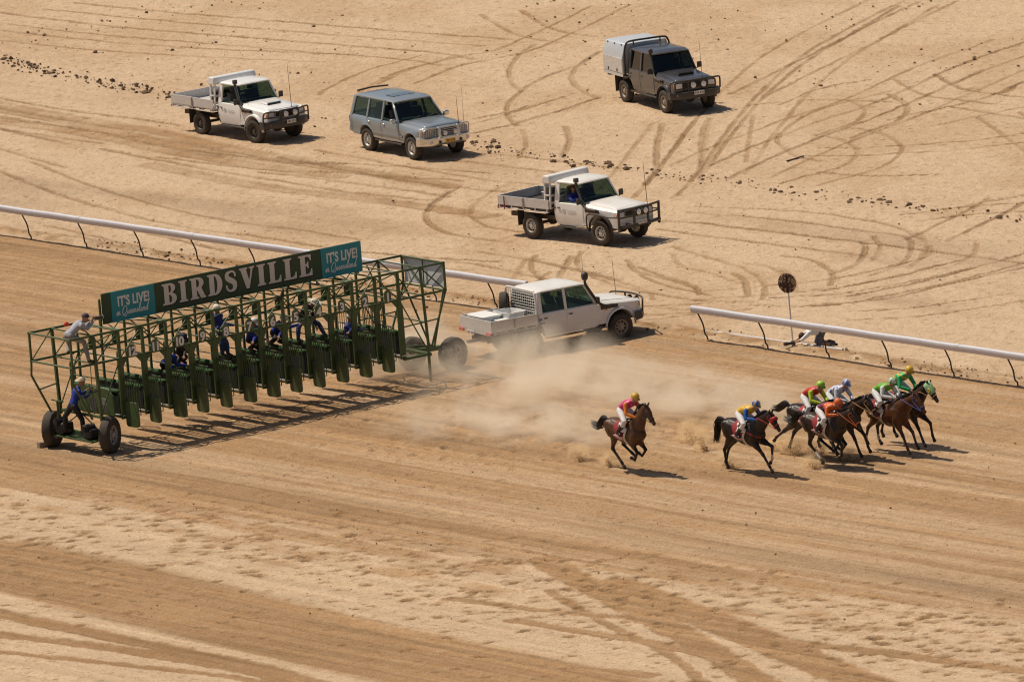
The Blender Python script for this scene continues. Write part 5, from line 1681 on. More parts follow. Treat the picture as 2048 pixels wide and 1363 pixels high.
    for k in range(3):
        MB().box((3.63, 0, 0.86 + k * 0.06), (0.012, 0.82, 0.018)).build('grille_bar', ALU, gr)
    number_plate(bb, (3.91, 0, 0.63), PLATEY, '482 BJR')
    whip(root, (3.80, 0.42, 1.08), (3.74, 0.43, 2.05), 0.012)
    whip(root, (3.80, 0.62, 1.08), (3.80, 0.63, 2.35), 0.007)
    for x in (0.0, WB):
        for s in (-1, 1):
            wheel('wheel', 0.395, 0.27, 0.225, RIM_SIL, root, (x, s * 0.80, 0.38), 0.0, face=s, tread=0.006, lugs=5, holes=5, hub=0.3)
    return root
p, h = place((-4.23, 42.80), -59.0, 1.64)
tB = wagon(p, h)

# ------------------------------------------------------------------ people and horses: bodies grown as one continuous skin
def tube_rings(pts, radii, side=None, n=12):
    """rings of a closed tube; radii: r or (r_side, r_up)"""
    pts = [Vector(p) for p in pts]
    rr = [(r, r) if not isinstance(r, (tuple, list)) else r for r in radii]
    m = len(pts)
    P0 = pts[0] - (pts[1] - pts[0]).normalized() * rr[0][1] * 0.6
    P1 = pts[-1] + (pts[-1] - pts[-2]).normalized() * rr[-1][1] * 0.6
    pts = [P0] + pts + [P1]
    rr = [(rr[0][0] * 0.5, rr[0][1] * 0.5)] + list(rr) + [(rr[-1][0] * 0.5, rr[-1][1] * 0.5)]
    rings, ref = [], Vector(side) if side is not None else None
    for i, p in enumerate(pts):
        t = (pts[min(i + 1, m + 1)] - pts[max(i - 1, 0)]).normalized()
        if side is not None:
            a = Vector(side) - t * t.dot(Vector(side))
            if a.length < 1e-3: a = t.orthogonal()
        else:
            if ref is None: ref = t.orthogonal()
            a = ref - t * t.dot(ref)
            if a.length < 1e-3: a = t.orthogonal()
        a.normalize()
        ref = a
        b = t.cross(a).normalized()
        rings.append([p + a * (rr[i][0] * math.cos(2 * math.pi * k / n)) + b * (rr[i][1] * math.sin(2 * math.pi * k / n)) for k in range(n)])
    return rings

def organic(limbs, voxel, smooth=4, decimate=None):
    """limbs: (points, radii, side, colour) -> welded mesh with per-vertex colour 'Col'"""
    mb = MB()
    for pts, radii, side, col_ in limbs:
        mb.loft(tube_rings(pts, radii, side))
    me = bpy.data.meshes.new('tmp')
    me.from_pydata(mb.v, [], mb.f)
    bm = bmesh.new()
    bm.from_mesh(me)
    bmesh.ops.recalc_face_normals(bm, faces=bm.faces)
    bm.to_mesh(me)
    bm.free()
    o = bpy.data.objects.new('tmp', me)
    COL.objects.link(o)
    r = o.modifiers.new('r', 'REMESH')
    r.mode = 'VOXEL'
    r.voxel_size = voxel
    s = o.modifiers.new('s', 'SMOOTH')
    s.factor = 0.5
    s.iterations = smooth
    dg = bpy.context.evaluated_depsgraph_get()
    out = bpy.data.meshes.new_from_object(o.evaluated_get(dg))
    bpy.data.objects.remove(o)
    bpy.data.meshes.remove(me)
    nv = len(out.vertices)
    co = np.zeros(nv * 3, np.float32)
    out.vertices.foreach_get('co', co)
    co = co.reshape(-1, 3)
    best = np.full(nv, 1e9)
    colr = np.zeros((nv, 4), np.float32)
    colr[:, 3] = 1
    for pts, radii, side, c_ in limbs:
        P = np.array([tuple(p) for p in pts])
        R = np.array([max(x) if isinstance(x, (tuple, list)) else x for x in radii])
        L = len(P) - 1
        for i in range(L):
            d = P[i + 1] - P[i]
            t = np.clip(((co - P[i]) @ d) / (d @ d + 1e-12), 0, 1)
            dist = np.linalg.norm(co - P[i] - t[:, None] * d, axis=1) - (R[i] + (R[i + 1] - R[i]) * t)
            up = dist < best
            best[up] = dist[up]
            if callable(c_):
                colr[up, :3] = c_(co[up], (i + t[up]) / L)
            else:
                colr[up, :3] = c_
    at = out.color_attributes.new('Col', 'FLOAT_COLOR', 'POINT')
    at.data.foreach_set('color', colr.ravel())
    out.shade_smooth()
    return out

SKINM = mat('skin', (0.4, 0.22, 0.14), 0.55, vary=0.08, scale=20, vcol=True)
CLOTH = mat('cloth', (0.5, 0.5, 0.5), 0.75, vary=0.16, scale=14, vcol=True, bump=0.25)
SILK = mat('racing_silk', (0.5, 0.5, 0.5), 0.45, vary=0.28, scale=9, vcol=True, bump=0.9)
LEATHER = mat('boot_leather', (0.5, 0.5, 0.5), 0.4, vary=0.15, scale=12, vcol=True)
COAT = mat('horse_coat', (0.5, 0.5, 0.5), 0.37, vary=0.45, scale=4, vcol=True, spec=0.32, bump=0.25)
HAIRM = mat('horse_hair', (0.008, 0.006, 0.005), 0.5, vary=0.3)
SKIN = (0.36, 0.19, 0.12)

def as_obj(name, me, m, parent=None):
    me.name = name
    me.materials.clear()
    me.materials.append(m)
    o = bpy.data.objects.new(name, me)
    COL.objects.link(o)
    if parent: o.parent = parent
    return o

def simple_part(name, mb, colour, m, parent, smooth=50):
    o = mb.build(name, m, parent, smooth=smooth)
    at = o.data.color_attributes.new('Col', 'FLOAT_COLOR', 'POINT')
    at.data.foreach_set('color', np.tile(np.array((*colour, 1), np.float32), len(o.data.vertices)))
    return o

def ball(c, r, sx=1.0, sy=1.0, sz=1.0, n=10, M3=None, z0=-1.0):
    mb = MB()
    prof = []
    rings = 8
    for i in range(rings + 1):
        q = math.asin(max(-1, z0)) + (math.pi / 2 - math.asin(max(-1, z0))) * i / rings
        prof.append((r * math.cos(q), r * math.sin(q)))
    vs, fs = [], []
    for rr, d in prof:
        for k in range(n):
            a = 2 * math.pi * k / n
            p = Vector((rr * math.cos(a) * sx, rr * math.sin(a) * sy, d * sz))
            if M3 is not None: p = M3 @ p
            vs.append(p + Vector(c))
    for i in range(rings):
        for k in range(n):
            l = (k + 1) % n
            fs.append((i * n + k, i * n + l, (i + 1) * n + l, (i + 1) * n + k))
    fs.append(tuple(reversed(range(n))))
    mb.add(vs, fs)
    return mb

def person(label, J, look, group=None, name='person', cat='person'):
    """J: world joints; look: colours; head faces along J['face']"""
    V_ = {k: Vector(v) for k, v in J.items()}
    base = Vector((V_['pelvis'].x, V_['pelvis'].y, min(V_[k].z for k in V_ if k.startswith('toe') or k.startswith('ankle') or k == 'pelvis')))
    V_ = {k: (v - base if k != 'face' else v.normalized()) for k, v in V_.items()}
    lat = (V_['sh_l'] - V_['sh_r']).normalized()
    plat = (V_['hip_l'] - V_['hip_r']).normalized()
    pel, che, nk, hd = V_['pelvis'], V_['chest'], V_['neck'], V_['head']
    mid = pel.lerp(che, 0.5) + Vector(look.get('bend', (0, 0, 0)))
    f = V_['face']
    hl = lat - f * lat.dot(f)
    hl.normalize()
    hu = f.cross(hl)
    if hu.z < 0: hu = -hu
    M3 = Matrix((f, hl, f.cross(hl) if (f.cross(hl)).z > 0 else -f.cross(hl))).transposed()
    def arm(s, k=0.0, end=True):
        pts = [che.lerp(V_['sh_' + s], 0.55), V_['sh_' + s], V_['sh_' + s].lerp(V_['el_' + s], 0.45), V_['el_' + s], V_['el_' + s].lerp(V_['ha_' + s], 0.4), V_['ha_' + s]]
        return pts, [0.07 + k, 0.066 + k, 0.052 + k, 0.044 + k, 0.041 + k, 0.028 + k]
    def leg(s, k=0.0):
        h, kn, an = V_['hip_' + s], V_['knee_' + s], V_['ankle_' + s]
        return [h, h.lerp(kn, 0.4), kn, kn.lerp(an, 0.35), an], [0.098 + k, 0.085 + k, 0.062 + k, 0.060 + k, 0.040 + k]
    def torso(k=0.0):
        return [pel, mid, che, che.lerp(nk, 0.6)], [(0.155 + k, 0.115 + k), (0.145 + k, 0.10 + k), (0.175 + k, 0.115 + k), (0.115 + k, 0.08 + k)]
    tor = torso()
    limbs = [(tor[0], tor[1], lat, SKIN), ([che.lerp(nk, 0.4), nk, hd - hu * 0.06], [0.065, 0.058, 0.055], None, SKIN)]
    # head: skull, jaw, nose, ears
    limbs.append(([hd - hu * 0.02 - f * 0.02, hd + hu * 0.045 - f * 0.01], [(0.076, 0.09), (0.074, 0.088)], hl, SKIN))
    limbs.append(([hd - hu * 0.01 + f * 0.03, hd - hu * 0.085 + f * 0.055], [(0.058, 0.05), (0.040, 0.036)], hl, SKIN))
    limbs.append(([hd + f * 0.085 + hu * 0.01, hd + f * 0.105 - hu * 0.025], [0.012, 0.017], None, SKIN))
    for s in (-1, 1):
        limbs.append(([hd + hl * s * 0.078 - hu * 0.02, hd + hl * s * 0.082 + hu * 0.02], [0.014, 0.018], None, SKIN))
    for s in 'lr':
        p, r = arm(s)
        limbs.append((p, r, None, SKIN))
        fd = (V_['ha_' + s] - V_['el_' + s]).normalized()
        limbs.append(([V_['ha_' + s], V_['ha_' + s] + fd * 0.07], [(0.036, 0.022), (0.038, 0.018)], lat, SKIN))
        p, r = leg(s)
        limbs.append((p, r, None, SKIN))
        limbs.append(([V_['ankle_' + s], V_['toe_' + s]], [0.042, 0.034], None, SKIN))
    me = organic(limbs, 0.020, 3)
    # fingers, eyes, mouth rooted in the finished skin
    bm = bmesh.new()
    bm.from_mesh(me)
    cl = bm.verts.layers.float_color['Col'] if 'Col' in bm.verts.layers.float_color.keys() else None
    extra = []
    for s in 'lr':
        fd = (V_['ha_' + s] - V_['el_' + s]).normalized()
        up = Vector((0, 0, 1)) - fd * fd.z
        up = up.normalized() if up.length > 0.1 else lat
        sd = fd.cross(up).normalized()
        grip = look.get('grip', 0.6)
        for k in range(4):
            b0 = V_['ha_' + s] + fd * 0.075 + sd * (0.027 - 0.018 * k)
            L1 = (0.036, 0.042, 0.040, 0.030)[k]
            b1 = b0 + fd * L1 - up * 0.02 * grip
            b2 = b1 + (fd * (1 - grip) - up * grip).normalized() * L1 * 0.9
            extra.append((MB().tube([b0 - fd * 0.02, b0, b1, b2], [0.009, 0.009, 0.008, 0.006], 6), SKIN))
        b0 = V_['ha_' + s] + fd * 0.025 + sd * 0.03
        extra.append((MB().tube([b0, b0 + sd * 0.025 + fd * 0.02, b0 + sd * 0.02 + fd * 0.055 - up * 0.01], [0.011, 0.010, 0.007], 6), SKIN))
    for s in (-1, 1):
        extra.append((ball(hd + f * 0.072 + hl * s * 0.031 + hu * 0.02, 0.011, n=6), (0.03, 0.02, 0.015)))
    extra.append((MB().tube([hd + f * 0.088 - hu * 0.062 + hl * 0.02, hd + f * 0.092 - hu * 0.062 - hl * 0.02], 0.006, 5), (0.16, 0.05, 0.04)))
    for mbx, c_ in extra:
        vv = [bm.verts.new(v) for v in mbx.v]
        for fc in mbx.f:
            try: bm.faces.new([vv[i] for i in fc]).smooth = True
            except ValueError: pass
        if cl:
            for v in vv: v[cl] = (*c_, 1)
    bm.to_mesh(me)
    bm.free()
    body = as_obj(name, me, SKINM)
    body.location = base
    tag(body, label, cat, group)
    # clothes
    sl = look.get('sleeve', look['top'])
    limbs = [(*torso(0.016), lat, look.get('top_fn', look['top']))]
    p, r = torso(0.016)
    for s in 'lr':
        p, r = arm(s, 0.014)
        if look.get('short'):
            p, r = p[:4], r[:4]
        else:
            p = p[:-1] + [p[-2].lerp(p[-1], 0.92)]
        limbs.append((p, r, None, sl))
    as_obj('shirt', organic(limbs, 0.021, 3), look.get('top_mat', CLOTH), body)
    limbs = [([pel + (mid - pel) * 0.25, pel - (mid - pel).normalized() * 0.06], [(0.168, 0.128), (0.15, 0.125)], plat, look['legs'])]
    for s in 'lr':
        p, r = leg(s, 0.015)
        if look.get('tall_boots'): p, r = p[:4], r[:4]
        if look.get('shorts'): p, r = p[:3], r[:3]
        limbs.append((p, r, None, look['legs']))
    as_obj('trousers', organic(limbs, 0.021, 3), CLOTH, body)
    for s in 'lr':
        h, kn, an, to = V_['hip_' + s], V_['knee_' + s], V_['ankle_' + s], V_['toe_' + s]
        lb = [([an + (kn - an) * (0.62 if look.get('tall_boots') else 0.16), an], [0.072 if look.get('tall_boots') else 0.056, 0.052], None, look['boots']), ([an + (an - to) * 0.15, an.lerp(to, 0.5), to], [0.046, 0.048, 0.042], None, look['boots'])]
        as_obj('boot', organic(lb, 0.019, 2), LEATHER, body)
    hat = look.get('hat', 'none')
    hc = look.get('hat_col', (0.6, 0.6, 0.55))
    top = hd + hu * 0.035
    if hat == 'helmet':
        c2 = look.get('hat_col2')
        h = simple_part('helmet', ball(top - f * 0.005, 0.128, 1.06, 0.94, 0.98, 16, M3, -0.30), hc, SILK, body)
        if c2:
            at = h.data.color_attributes['Col']
            inv = M3.transposed()
            for i, v in enumerate(h.data.vertices):
                q = inv @ (v.co - top)
                a = math.atan2(q.y, q.x)
                if int((a + math.pi) / (math.pi / 4)) % 2: at.data[i].color = (*c2, 1)
        pk = MB().add([top + f * 0.10 + hl * 0.09 - hu * 0.02, top + f * 0.10 - hl * 0.09 - hu * 0.02, top + f * 0.18 - hl * 0.05 - hu * 0.035, top + f * 0.18 + hl * 0.05 - hu * 0.035,
                       top + f * 0.10 + hl * 0.09 - hu * 0.03, top + f * 0.10 - hl * 0.09 - hu * 0.03, top + f * 0.18 - hl * 0.05 - hu * 0.045, top + f * 0.18 + hl * 0.05 - hu * 0.045],
                      [(0, 1, 2, 3), (7, 6, 5, 4), (0, 4, 5, 1), (1, 5, 6, 2), (2, 6, 7, 3), (3, 7, 4, 0)])
        simple_part('helmet_peak', pk, hc, SILK, h)
        gg = MB().tube([hd + f * 0.05 + hl * 0.085 + hu * 0.018, hd + f * 0.098 + hl * 0.05 + hu * 0.018, hd + f * 0.11 + hu * 0.015, hd + f * 0.098 - hl * 0.05 + hu * 0.018, hd + f * 0.05 - hl * 0.085 + hu * 0.018], 0.022, 8)
        simple_part('goggles', gg, look.get('goggle', (0.02, 0.02, 0.02)), LEATHER, body)
    elif hat in ('brim', 'cap'):
        h = simple_part('hat' if hat == 'brim' else 'cap', ball(top, 0.112, 1.08, 0.96, 1.0, 14, M3, 0.0), hc, CLOTH, body)
        if hat == 'brim':
            mb = MB()
            n = 20
            vs = []
            for k in range(n):
                a = 2 * math.pi * k / n
                d = f * math.cos(a) + hl * math.sin(a)
                vs += [top + d * 0.10, top + d * 0.205 + hu * (0.03 * math.sin(a) ** 2 - 0.01), top + d * 0.205 + hu * (0.03 * math.sin(a) ** 2 - 0.018), top + d * 0.10 - hu * 0.01]
            fs = []
            for k in range(n):
                l = (k + 1) % n
                for j in range(4):
                    fs.append((k * 4 + j, l * 4 + j, l * 4 + (j + 1) % 4, k * 4 + (j + 1) % 4))
            simple_part('hat_brim', mb.add(vs, fs), hc, CLOTH, h)
        else:
            pk = MB().add([top + f * 0.09 + hl * 0.08, top + f * 0.09 - hl * 0.08, top + f * 0.19 - hl * 0.05 - hu * 0.02, top + f * 0.19 + hl * 0.05 - hu * 0.02,
                           top + f * 0.09 + hl * 0.08 - hu * 0.01, top + f * 0.09 - hl * 0.08 - hu * 0.01, top + f * 0.19 - hl * 0.05 - hu * 0.03, top + f * 0.19 + hl * 0.05 - hu * 0.03],
                          [(0, 1, 2, 3), (7, 6, 5, 4), (0, 4, 5, 1), (1, 5, 6, 2), (2, 6, 7, 3), (3, 7, 4, 0)])
            simple_part('cap_peak', pk, hc, CLOTH, h)
    else:
        simple_part('hair', ball(top - f * 0.012, 0.10, 1.08, 0.92, 1.0, 14, M3, -0.25), look.get('hair', (0.03, 0.02, 0.012)), CLOTH, body)
    return body

# ------------------------------------------------------------------ horses
RH = math.atan2(RD.y, RD.x)
def horse(label, org, head_deg, pose, coat, points_col, extra):
    """pose: hind legs hn, hf (stifle, hock, fetlock, hoof), fore legs fn, ff (elbow, knee, fetlock, hoof); near side is y < 0"""
    lift = pose.get('lift', 0.0)
    def Z(x, y, z): return Vector((x, y, z + lift))
    dark = points_col
    sock = extra.get('sock', {})
    def coatfn(co, t): return np.tile(np.array(coat, np.float32), (len(co), 1))
    limbs = []
    Yax = Vector((0, 1, 0))
    tr = [(-.84, 1.29, .13, .11), (-.72, 1.27, .235, .22), (-.48, 1.255, .29, .285), (-.20, 1.195, .30, .29), (.08, 1.145, .335, .30), (.34, 1.15, .365, .29), (.52, 1.18, .35, .26), (.67, 1.18, .28, .22), (.78, 1.16, .17, .15)]
    limbs.append(([Z(x, 0, z) for x, z, a, b in tr], [(b, a) for x, z, a, b in tr], Yax, coat))
    limbs.append(([Z(.22, 0, 1.42), Z(.42, 0, 1.46), Z(.62, 0, 1.44)], [(.10, .12), (.09, .13), (.10, .12)], Yax, coat))
    for s in (-1, 1):
        limbs.append(([Z(-.60, s * .13, 1.36), Z(-.42, s * .15, 1.20)], [.17, .15], None, coat))
        limbs.append(([Z(.46, s * .15, 1.32), Z(.60, s * .15, 1.10), Z(.50, s * .14, .98)], [.10, .13, .11], None, coat))
    nk = pose.get('neck', [(.56, 1.32), (.80, 1.50), (1.03, 1.68), (1.20, 1.80)])
    limbs.append(([Z(x, 0, z) for x, z in nk], [(.19, .285), (.145, .225), (.112, .175), (.095, .14)], Yax, coat))
    po = Vector((nk[-1][0], 0, nk[-1][1]))
    hdv = pose.get('head', (.74, -.67))
    hv = Vector((hdv[0], 0, hdv[1])).normalized()
    hup = Vector((-hv.z, 0, hv.x))
    if hup.z < 0: hup = -hup
    def H(d, u, y=0): return Z(*(po + hv * d + hup * u + Vector((0, y, 0))))
    hc = extra.get('face', coat)
    limbs.append(([H(-.03, .03), H(.10, .03), H(.22, .015), H(.36, .0), H(.50, -.01), H(.57, -.02)], [(.082, .105), (.09, .125), (.082, .115), (.062, .082), (.054, .064), (.050, .052)], Yax, hc))
    limbs.append(([H(.08, -.06), H(.22, -.08)], [(.07, .07), (.055, .05)], Yax, hc))
    for s in (-1, 1):
        limbs.append(([H(-.02, .10, s * .055), H(-.04, .17, s * .065), H(-.05, .235, s * .06)], [.030, .032, .012], None, hc))
        limbs.append(([H(.17, .055, s * .075), H(.22, .05, s * .072)], [.024, .02], None, hc))
    def legcol(key):
        w = sock.get(key)
        def fn(co, t):
            c = np.tile(np.array(dark, np.float32), (len(co), 1))
            if w: c[t > 0.62] = w
            c[t > 0.93] = (0.03, 0.025, 0.02)
            return c
        return fn
    for key, s in (('hn', -1), ('hf', 1)):
        st_, hk, fe, ho = [Z(x, s * .13, z) for x, z in pose[key]]
        hip = Z(-.52, s * .12, 1.24)
        limbs.append(([hip, hip.lerp(st_, .6), st_, st_.lerp(hk, .45)], [(.165, .23), (.145, .21), (.11, .15), (.075, .095)], Yax, coat))
        limbs.append(([st_.lerp(hk, .5), st_.lerp(hk, .8), hk, hk.lerp(fe, .25), hk.lerp(fe, .75), fe, fe.lerp(ho, .5)], [(.066, .084), (.054, .068), (.055, .072), .044, .040, .050, .041], Yax, legcol(key)))
        d = (ho - fe).normalized()
        limbs.append(([fe.lerp(ho, .55), ho, ho + d * .03], [.043, .056, .062], None, sock.get(key + 'h', (0.03, 0.024, 0.02))))
    for key, s in (('fn', -1), ('ff', 1)):
        el, kn, fe, ho = [Z(x, s * .125, z) for x, z in pose[key]]
        sh = Z(.50, s * .13, 1.12)
        limbs.append(([sh, el, el.lerp(kn, .5)], [(.125, .19), (.098, .135), (.066, .082)], Yax, coat))
        limbs.append(([el.lerp(kn, .45), el.lerp(kn, .85), kn, kn.lerp(fe, .2), kn.lerp(fe, .75), fe, fe.lerp(ho, .5)], [(.06, .074), .053, .057, .043, .038, .048, .040], Yax, legcol(key)))
        d = (ho - fe).normalized()
        limbs.append(([fe.lerp(ho, .55), ho, ho + d * .03], [.042, .054, .060], None, sock.get(key + 'h', (0.03, 0.024, 0.02))))
    me = organic(limbs, 0.024, 3)
    o = as_obj('horse', me, COAT)
    o.location = org
    o.rotation_euler = (0, 0, math.radians(head_deg))
    tag(o, label, 'horse', 'racehorses galloping away from the gate')
    rnd = random.Random(hash(label) % 1000 if False else len(label) * 7 + int(org[0] * 10))
    # eyes
    for s in (-1, 1):
        e = ball(H(.18, .05, s * .088), .022, n=8)
        simple_part('eye', e, (0.01, 0.006, 0.004), LEATHER, o)
        simple_part('nostril', ball(H(.545, .012, s * .040), .014, n=6), (0.008, 0.006, 0.006), LEATHER, o)
    # tail of long hair
    tl = pose.get('tail', [(-.84, 1.42), (-1.0, 1.46), (-1.2, 1.38), (-1.42, 1.28), (-1.60, 1.30)])
    mb = MB()
    for k in range(46):
        a = rnd.uniform(0, 6.28)
        q = rnd.random() ** 0.6
        Lk = rnd.uniform(0.75, 1.05)
        pts = []
        for i, (x, z) in enumerate(tl):
            t = i / (len(tl) - 1)
            sp = .035 + .085 * math.sin(min(1, t * 1.25) * 2.4)
            x2 = tl[0][0] + (x - tl[0][0]) * Lk
            pts.append(Z(x2 + rnd.uniform(-.02, .02) * t, math.cos(a) * sp * q + rnd.uniform(-.03, .03) * t, z + math.sin(a) * sp * q - 0.03 * t * rnd.random()))
        ps = [tuple(p) for p in smoothpath([tuple(p) for p in pts], 3)]
        mb.tube(ps, [0.017 * (1 - i / len(ps)) + 0.003 for i in range(len(ps))], 5)
    mb.build('tail', HAIRM, o, smooth=60)
    # mane
    mb = MB()
    crest = smoothpath([(x, z + h_) for (x, z), h_ in zip(nk, (.20, .185, .145, .12))], 5)
    for k in range(60):
        t = rnd.random()
        i = int(t * (len(crest) - 2))
        cx, cz = crest[i] + (crest[i + 1] - crest[i]) * rnd.random()
        s = rnd.choice((-1, -1, 1))
        L_ = rnd.uniform(.08, .17)
        mb.tube([Z(cx, 0, cz - .03), Z(cx - .03, s * .03, cz + .035), Z(cx - .08 - L_ * .5, s * .06, cz + .03), Z(cx - .10 - L_, s * .075, cz - .03 - L_ * .3)], [.016, .016, .012, .003], 5)
    for k in range(8):
        mb.tube([H(-.05, .11), H(.03, .14, rnd.uniform(-.03, .03)), H(.13, .14, rnd.uniform(-.05, .05))], [.014, .014, .003], 5)
    mb.build('mane', HAIRM, o, smooth=60)
    # saddle cloth laid over the barrel
    def barrel(x):
        xs_ = [p[0] for p in tr]
        return np.interp(x, xs_, [p[1] for p in tr]), np.interp(x, xs_, [p[2] for p in tr]), np.interp(x, xs_, [p[3] for p in tr])
    def cloth(nm, x0, x1, a0, a1, off, m, th=0.012):
        for s in (-1, 1):
            rows = []
            for i in range(7):
                x = x0 + (x1 - x0) * i / 6 + extra.get('tack', 0.0)
                zc, rz, ry = barrel(x)
                row = []
                for k in range(9):
                    a = math.radians(a0 + (a1 - a0) * k / 8)
                    sd = s if s else 1
                    row.append(Z(x + 0.05 * math.sin(k), sd * (ry + off) * math.cos(a), zc + (rz + off + (0.03 if math.sin(a) > .9 else 0)) * math.sin(a)))
                rows.append(row)
            MB().loft(rows, cap=False, closed=False).build(nm, m, o, smooth=60, solidify=th)
    CL = mat('cloth_' + extra.get('cloth_name', 'burgundy'), extra.get('cloth', (0.26, 0.016, 0.022)), 0.8, vary=0.15)
    cloth('saddle_cloth', -.16, .28, -26, 84, .008, CL)
    cloth('cloth_band', -.155, .275, -25, -10, .018, mat('cloth_band_pale', (0.58, 0.36, 0.38), 0.8, vary=0.3, scale=30))
    cloth('saddle_pad', .02, .33, 12, 86, .022, mat('saddle_pad_white', (0.70, 0.68, 0.64), 0.85, vary=0.1))
    cloth('saddle', .04, .28, 40, 88, .05, BLKPLASTIC, .03)
    cloth('girth', .30, .38, -88, 30, .014, mat('girth_white', (0.62, 0.58, 0.52), 0.8), .01)
    # bridle, bit and reins
    STR = mat('bridle_' + extra.get('strap_name', 'black'), extra.get('strap', (0.02, 0.016, 0.014)), 0.6, vary=0.1)
    def loop(d, u0, w, hgt_, nm, dd=0.0):
        pts = [H(d + dd * math.sin(q), u0 + hgt_ * math.sin(q), w * math.cos(q)) for q in [2 * math.pi * k / 14 for k in range(14)]]
        MB().tube(pts, .011, 5, closed=True).build(nm, STR, o, smooth=60)
    loop(.40, -.002, .066, .084, 'nose_band')
    loop(.03, .0, .094, .128, 'cheek_strap', .02)
    for s in (-1, 1):
        MB().tube([H(.05, -.04, s * .093), H(.24, -.045, s * .085), H(.46, -.035, s * .062)], .010, 5).build('cheek_strap', STR, o)
        MB().tube([H(.47, -.045, s * .062), Z(nk[-2][0] + .05, s * .15, nk[-2][1] - .05), Z(.72, s * .10, 1.66)], .009, 5).build('rein', STR, o)
    if extra.get('breast'):
        MB().tube([Z(.30, -.27, 1.30), Z(.62, -.24, 1.18), Z(.83, -.08, 1.10), Z(.85, 0, 1.10), Z(.83, .08, 1.10), Z(.62, .24, 1.18), Z(.30, .27, 1.30)], .02, 6).build('breast_plate', STR, o, smooth=60)
    if extra.get('hood'):
        HM = mat('hood_' + extra['hood_name'], extra['hood'], 0.7, vary=0.1)
        rows = []
        for d, u, a, b in ((-.06, .025, .10, .135), (.04, .03, .108, .145), (.16, .02, .105, .14), (.27, .01, .09, .115), (.33, .005, .082, .10)):
            rows.append([H(d, u + b * math.sin(q), a * math.cos(q)) for q in [2 * math.pi * k / 16 for k in range(16)]])
        if extra.get('cups'): rows = rows[2:4]
        h_ = MB().loft(rows, cap=False).build('blinkers' if extra.get('cups') else 'hood', HM, o, smooth=60, solidify=.008)
        for s in (-1, 1):
            bl = MB().lathe([(.052, 0.0), (.058, .02), (.045, .034), (.03, .03)], (0, 0, 0), 'y', 14).build('eye_cup', extra.get('cup_mat', HM), h_, smooth=50)
            bl.location = H(.19, .055, s * .088)
            bl.rotation_euler = (0, 0, 0 if s > 0 else math.pi)
            ey = ball((0, 0, 0), .032, n=8)
            q = simple_part('eye_opening', ey, (0.006, 0.005, 0.005), LEATHER, h_)
            q.location = H(.19, .055, s * .092)
    return o

def jockey(label, org, head_deg, look, lift=0.0, dx=0.0, crouch=0.0):
    """rider standing in the irons; local coordinates of the horse"""
    R3 = Matrix.Rotation(math.radians(head_deg), 3, 'Z')
    def L(x, y, z): return Vector(org) + R3 @ Vector((x + dx, y, z + lift))
    c = crouch
    J = dict(pelvis=L(-.05, 0, 1.84 - .06 * c), chest=L(.33 + .05 * c, 0, 2.02 - .14 * c), neck=L(.47 + .06 * c, 0, 2.10 - .16 * c), head=L(.58 + .07 * c, 0, 2.20 - .18 * c),
             sh_l=L(.35 + .05 * c, .19, 2.01 - .14 * c), sh_r=L(.35 + .05 * c, -.19, 2.01 - .14 * c), el_l=L(.46, .27, 1.76 - .08 * c), el_r=L(.46, -.27, 1.76 - .08 * c),
             ha_l=L(.70, .10, 1.66), ha_r=L(.70, -.10, 1.66), hip_l=L(-.04, .11, 1.80 - .06 * c), hip_r=L(-.04, -.11, 1.80 - .06 * c),
             knee_l=L(.36, .27, 1.52), knee_r=L(.36, -.27, 1.52), ankle_l=L(.06, .33, 1.20), ankle_r=L(.06, -.33, 1.20), toe_l=L(.22, .34, 1.14), toe_r=L(.22, -.34, 1.14),
             face=R3 @ Vector((.93, -.06, -.30)))
    lk = dict(hat='helmet', legs=(0.70, 0.69, 0.70), boots=(0.015, 0.013, 0.013), tall_boots=True, top_mat=SILK, bend=(0, 0, 0.05))
    lk.update(look)
    return person(label, J, lk, 'jockeys riding the racehorses')

POSE_GATHER = dict(hn=[(-.36, .98), (-.50, .64), (-.10, .28), (.00, .16)], hf=[(-.22, .98), (-.34, .74), (.08, .52), (.20, .46)],
                   fn=[(.42, .90), (.66, .66), (.52, .42), (.38, .46)], ff=[(.46, .92), (.74, .70), (.54, .50), (.40, .56)],
                   neck=[(.56, 1.34), (.74, 1.58), (.90, 1.80), (1.02, 1.94)], head=(.70, -.72), tail=[(-.84, 1.42), (-1.0, 1.44), (-1.16, 1.30), (-1.34, 1.18), (-1.60, 1.26)])
POSE_STANCE = dict(hn=[(-.46, .94), (-.74, .60), (-.70, .24), (-.64, .11)], hf=[(-.44, .96), (-.84, .62), (-.98, .30), (-1.02, .18)],
                   fn=[(.58, .92), (.92, .64), (1.18, .32), (1.28, .19)], ff=[(.62, .96), (1.06, .84), (1.02, .46), (.94, .36)],
                   neck=[(.56, 1.32), (.80, 1.50), (1.02, 1.66), (1.18, 1.76)], head=(.72, -.69), tail=[(-.84, 1.42), (-1.02, 1.44), (-1.14, 1.26), (-1.18, 1.02), (-1.26, .80)])
POSE_PUSH = dict(hn=[(-.56, .94), (-.98, .70), (-1.34, .48), (-1.44, .38)], hf=[(-.50, .94), (-.86, .62), (-1.04, .30), (-1.10, .18)],
                 fn=[(.60, .94), (1.0, .74), (1.2, .42), (1.26, .28)], ff=[(.60, .96), (1.05, .86), (1.06, .5), (1.0, .4)],
                 neck=[(.56, 1.30), (.82, 1.46), (1.06, 1.58), (1.22, 1.66)], head=(.78, -.62))
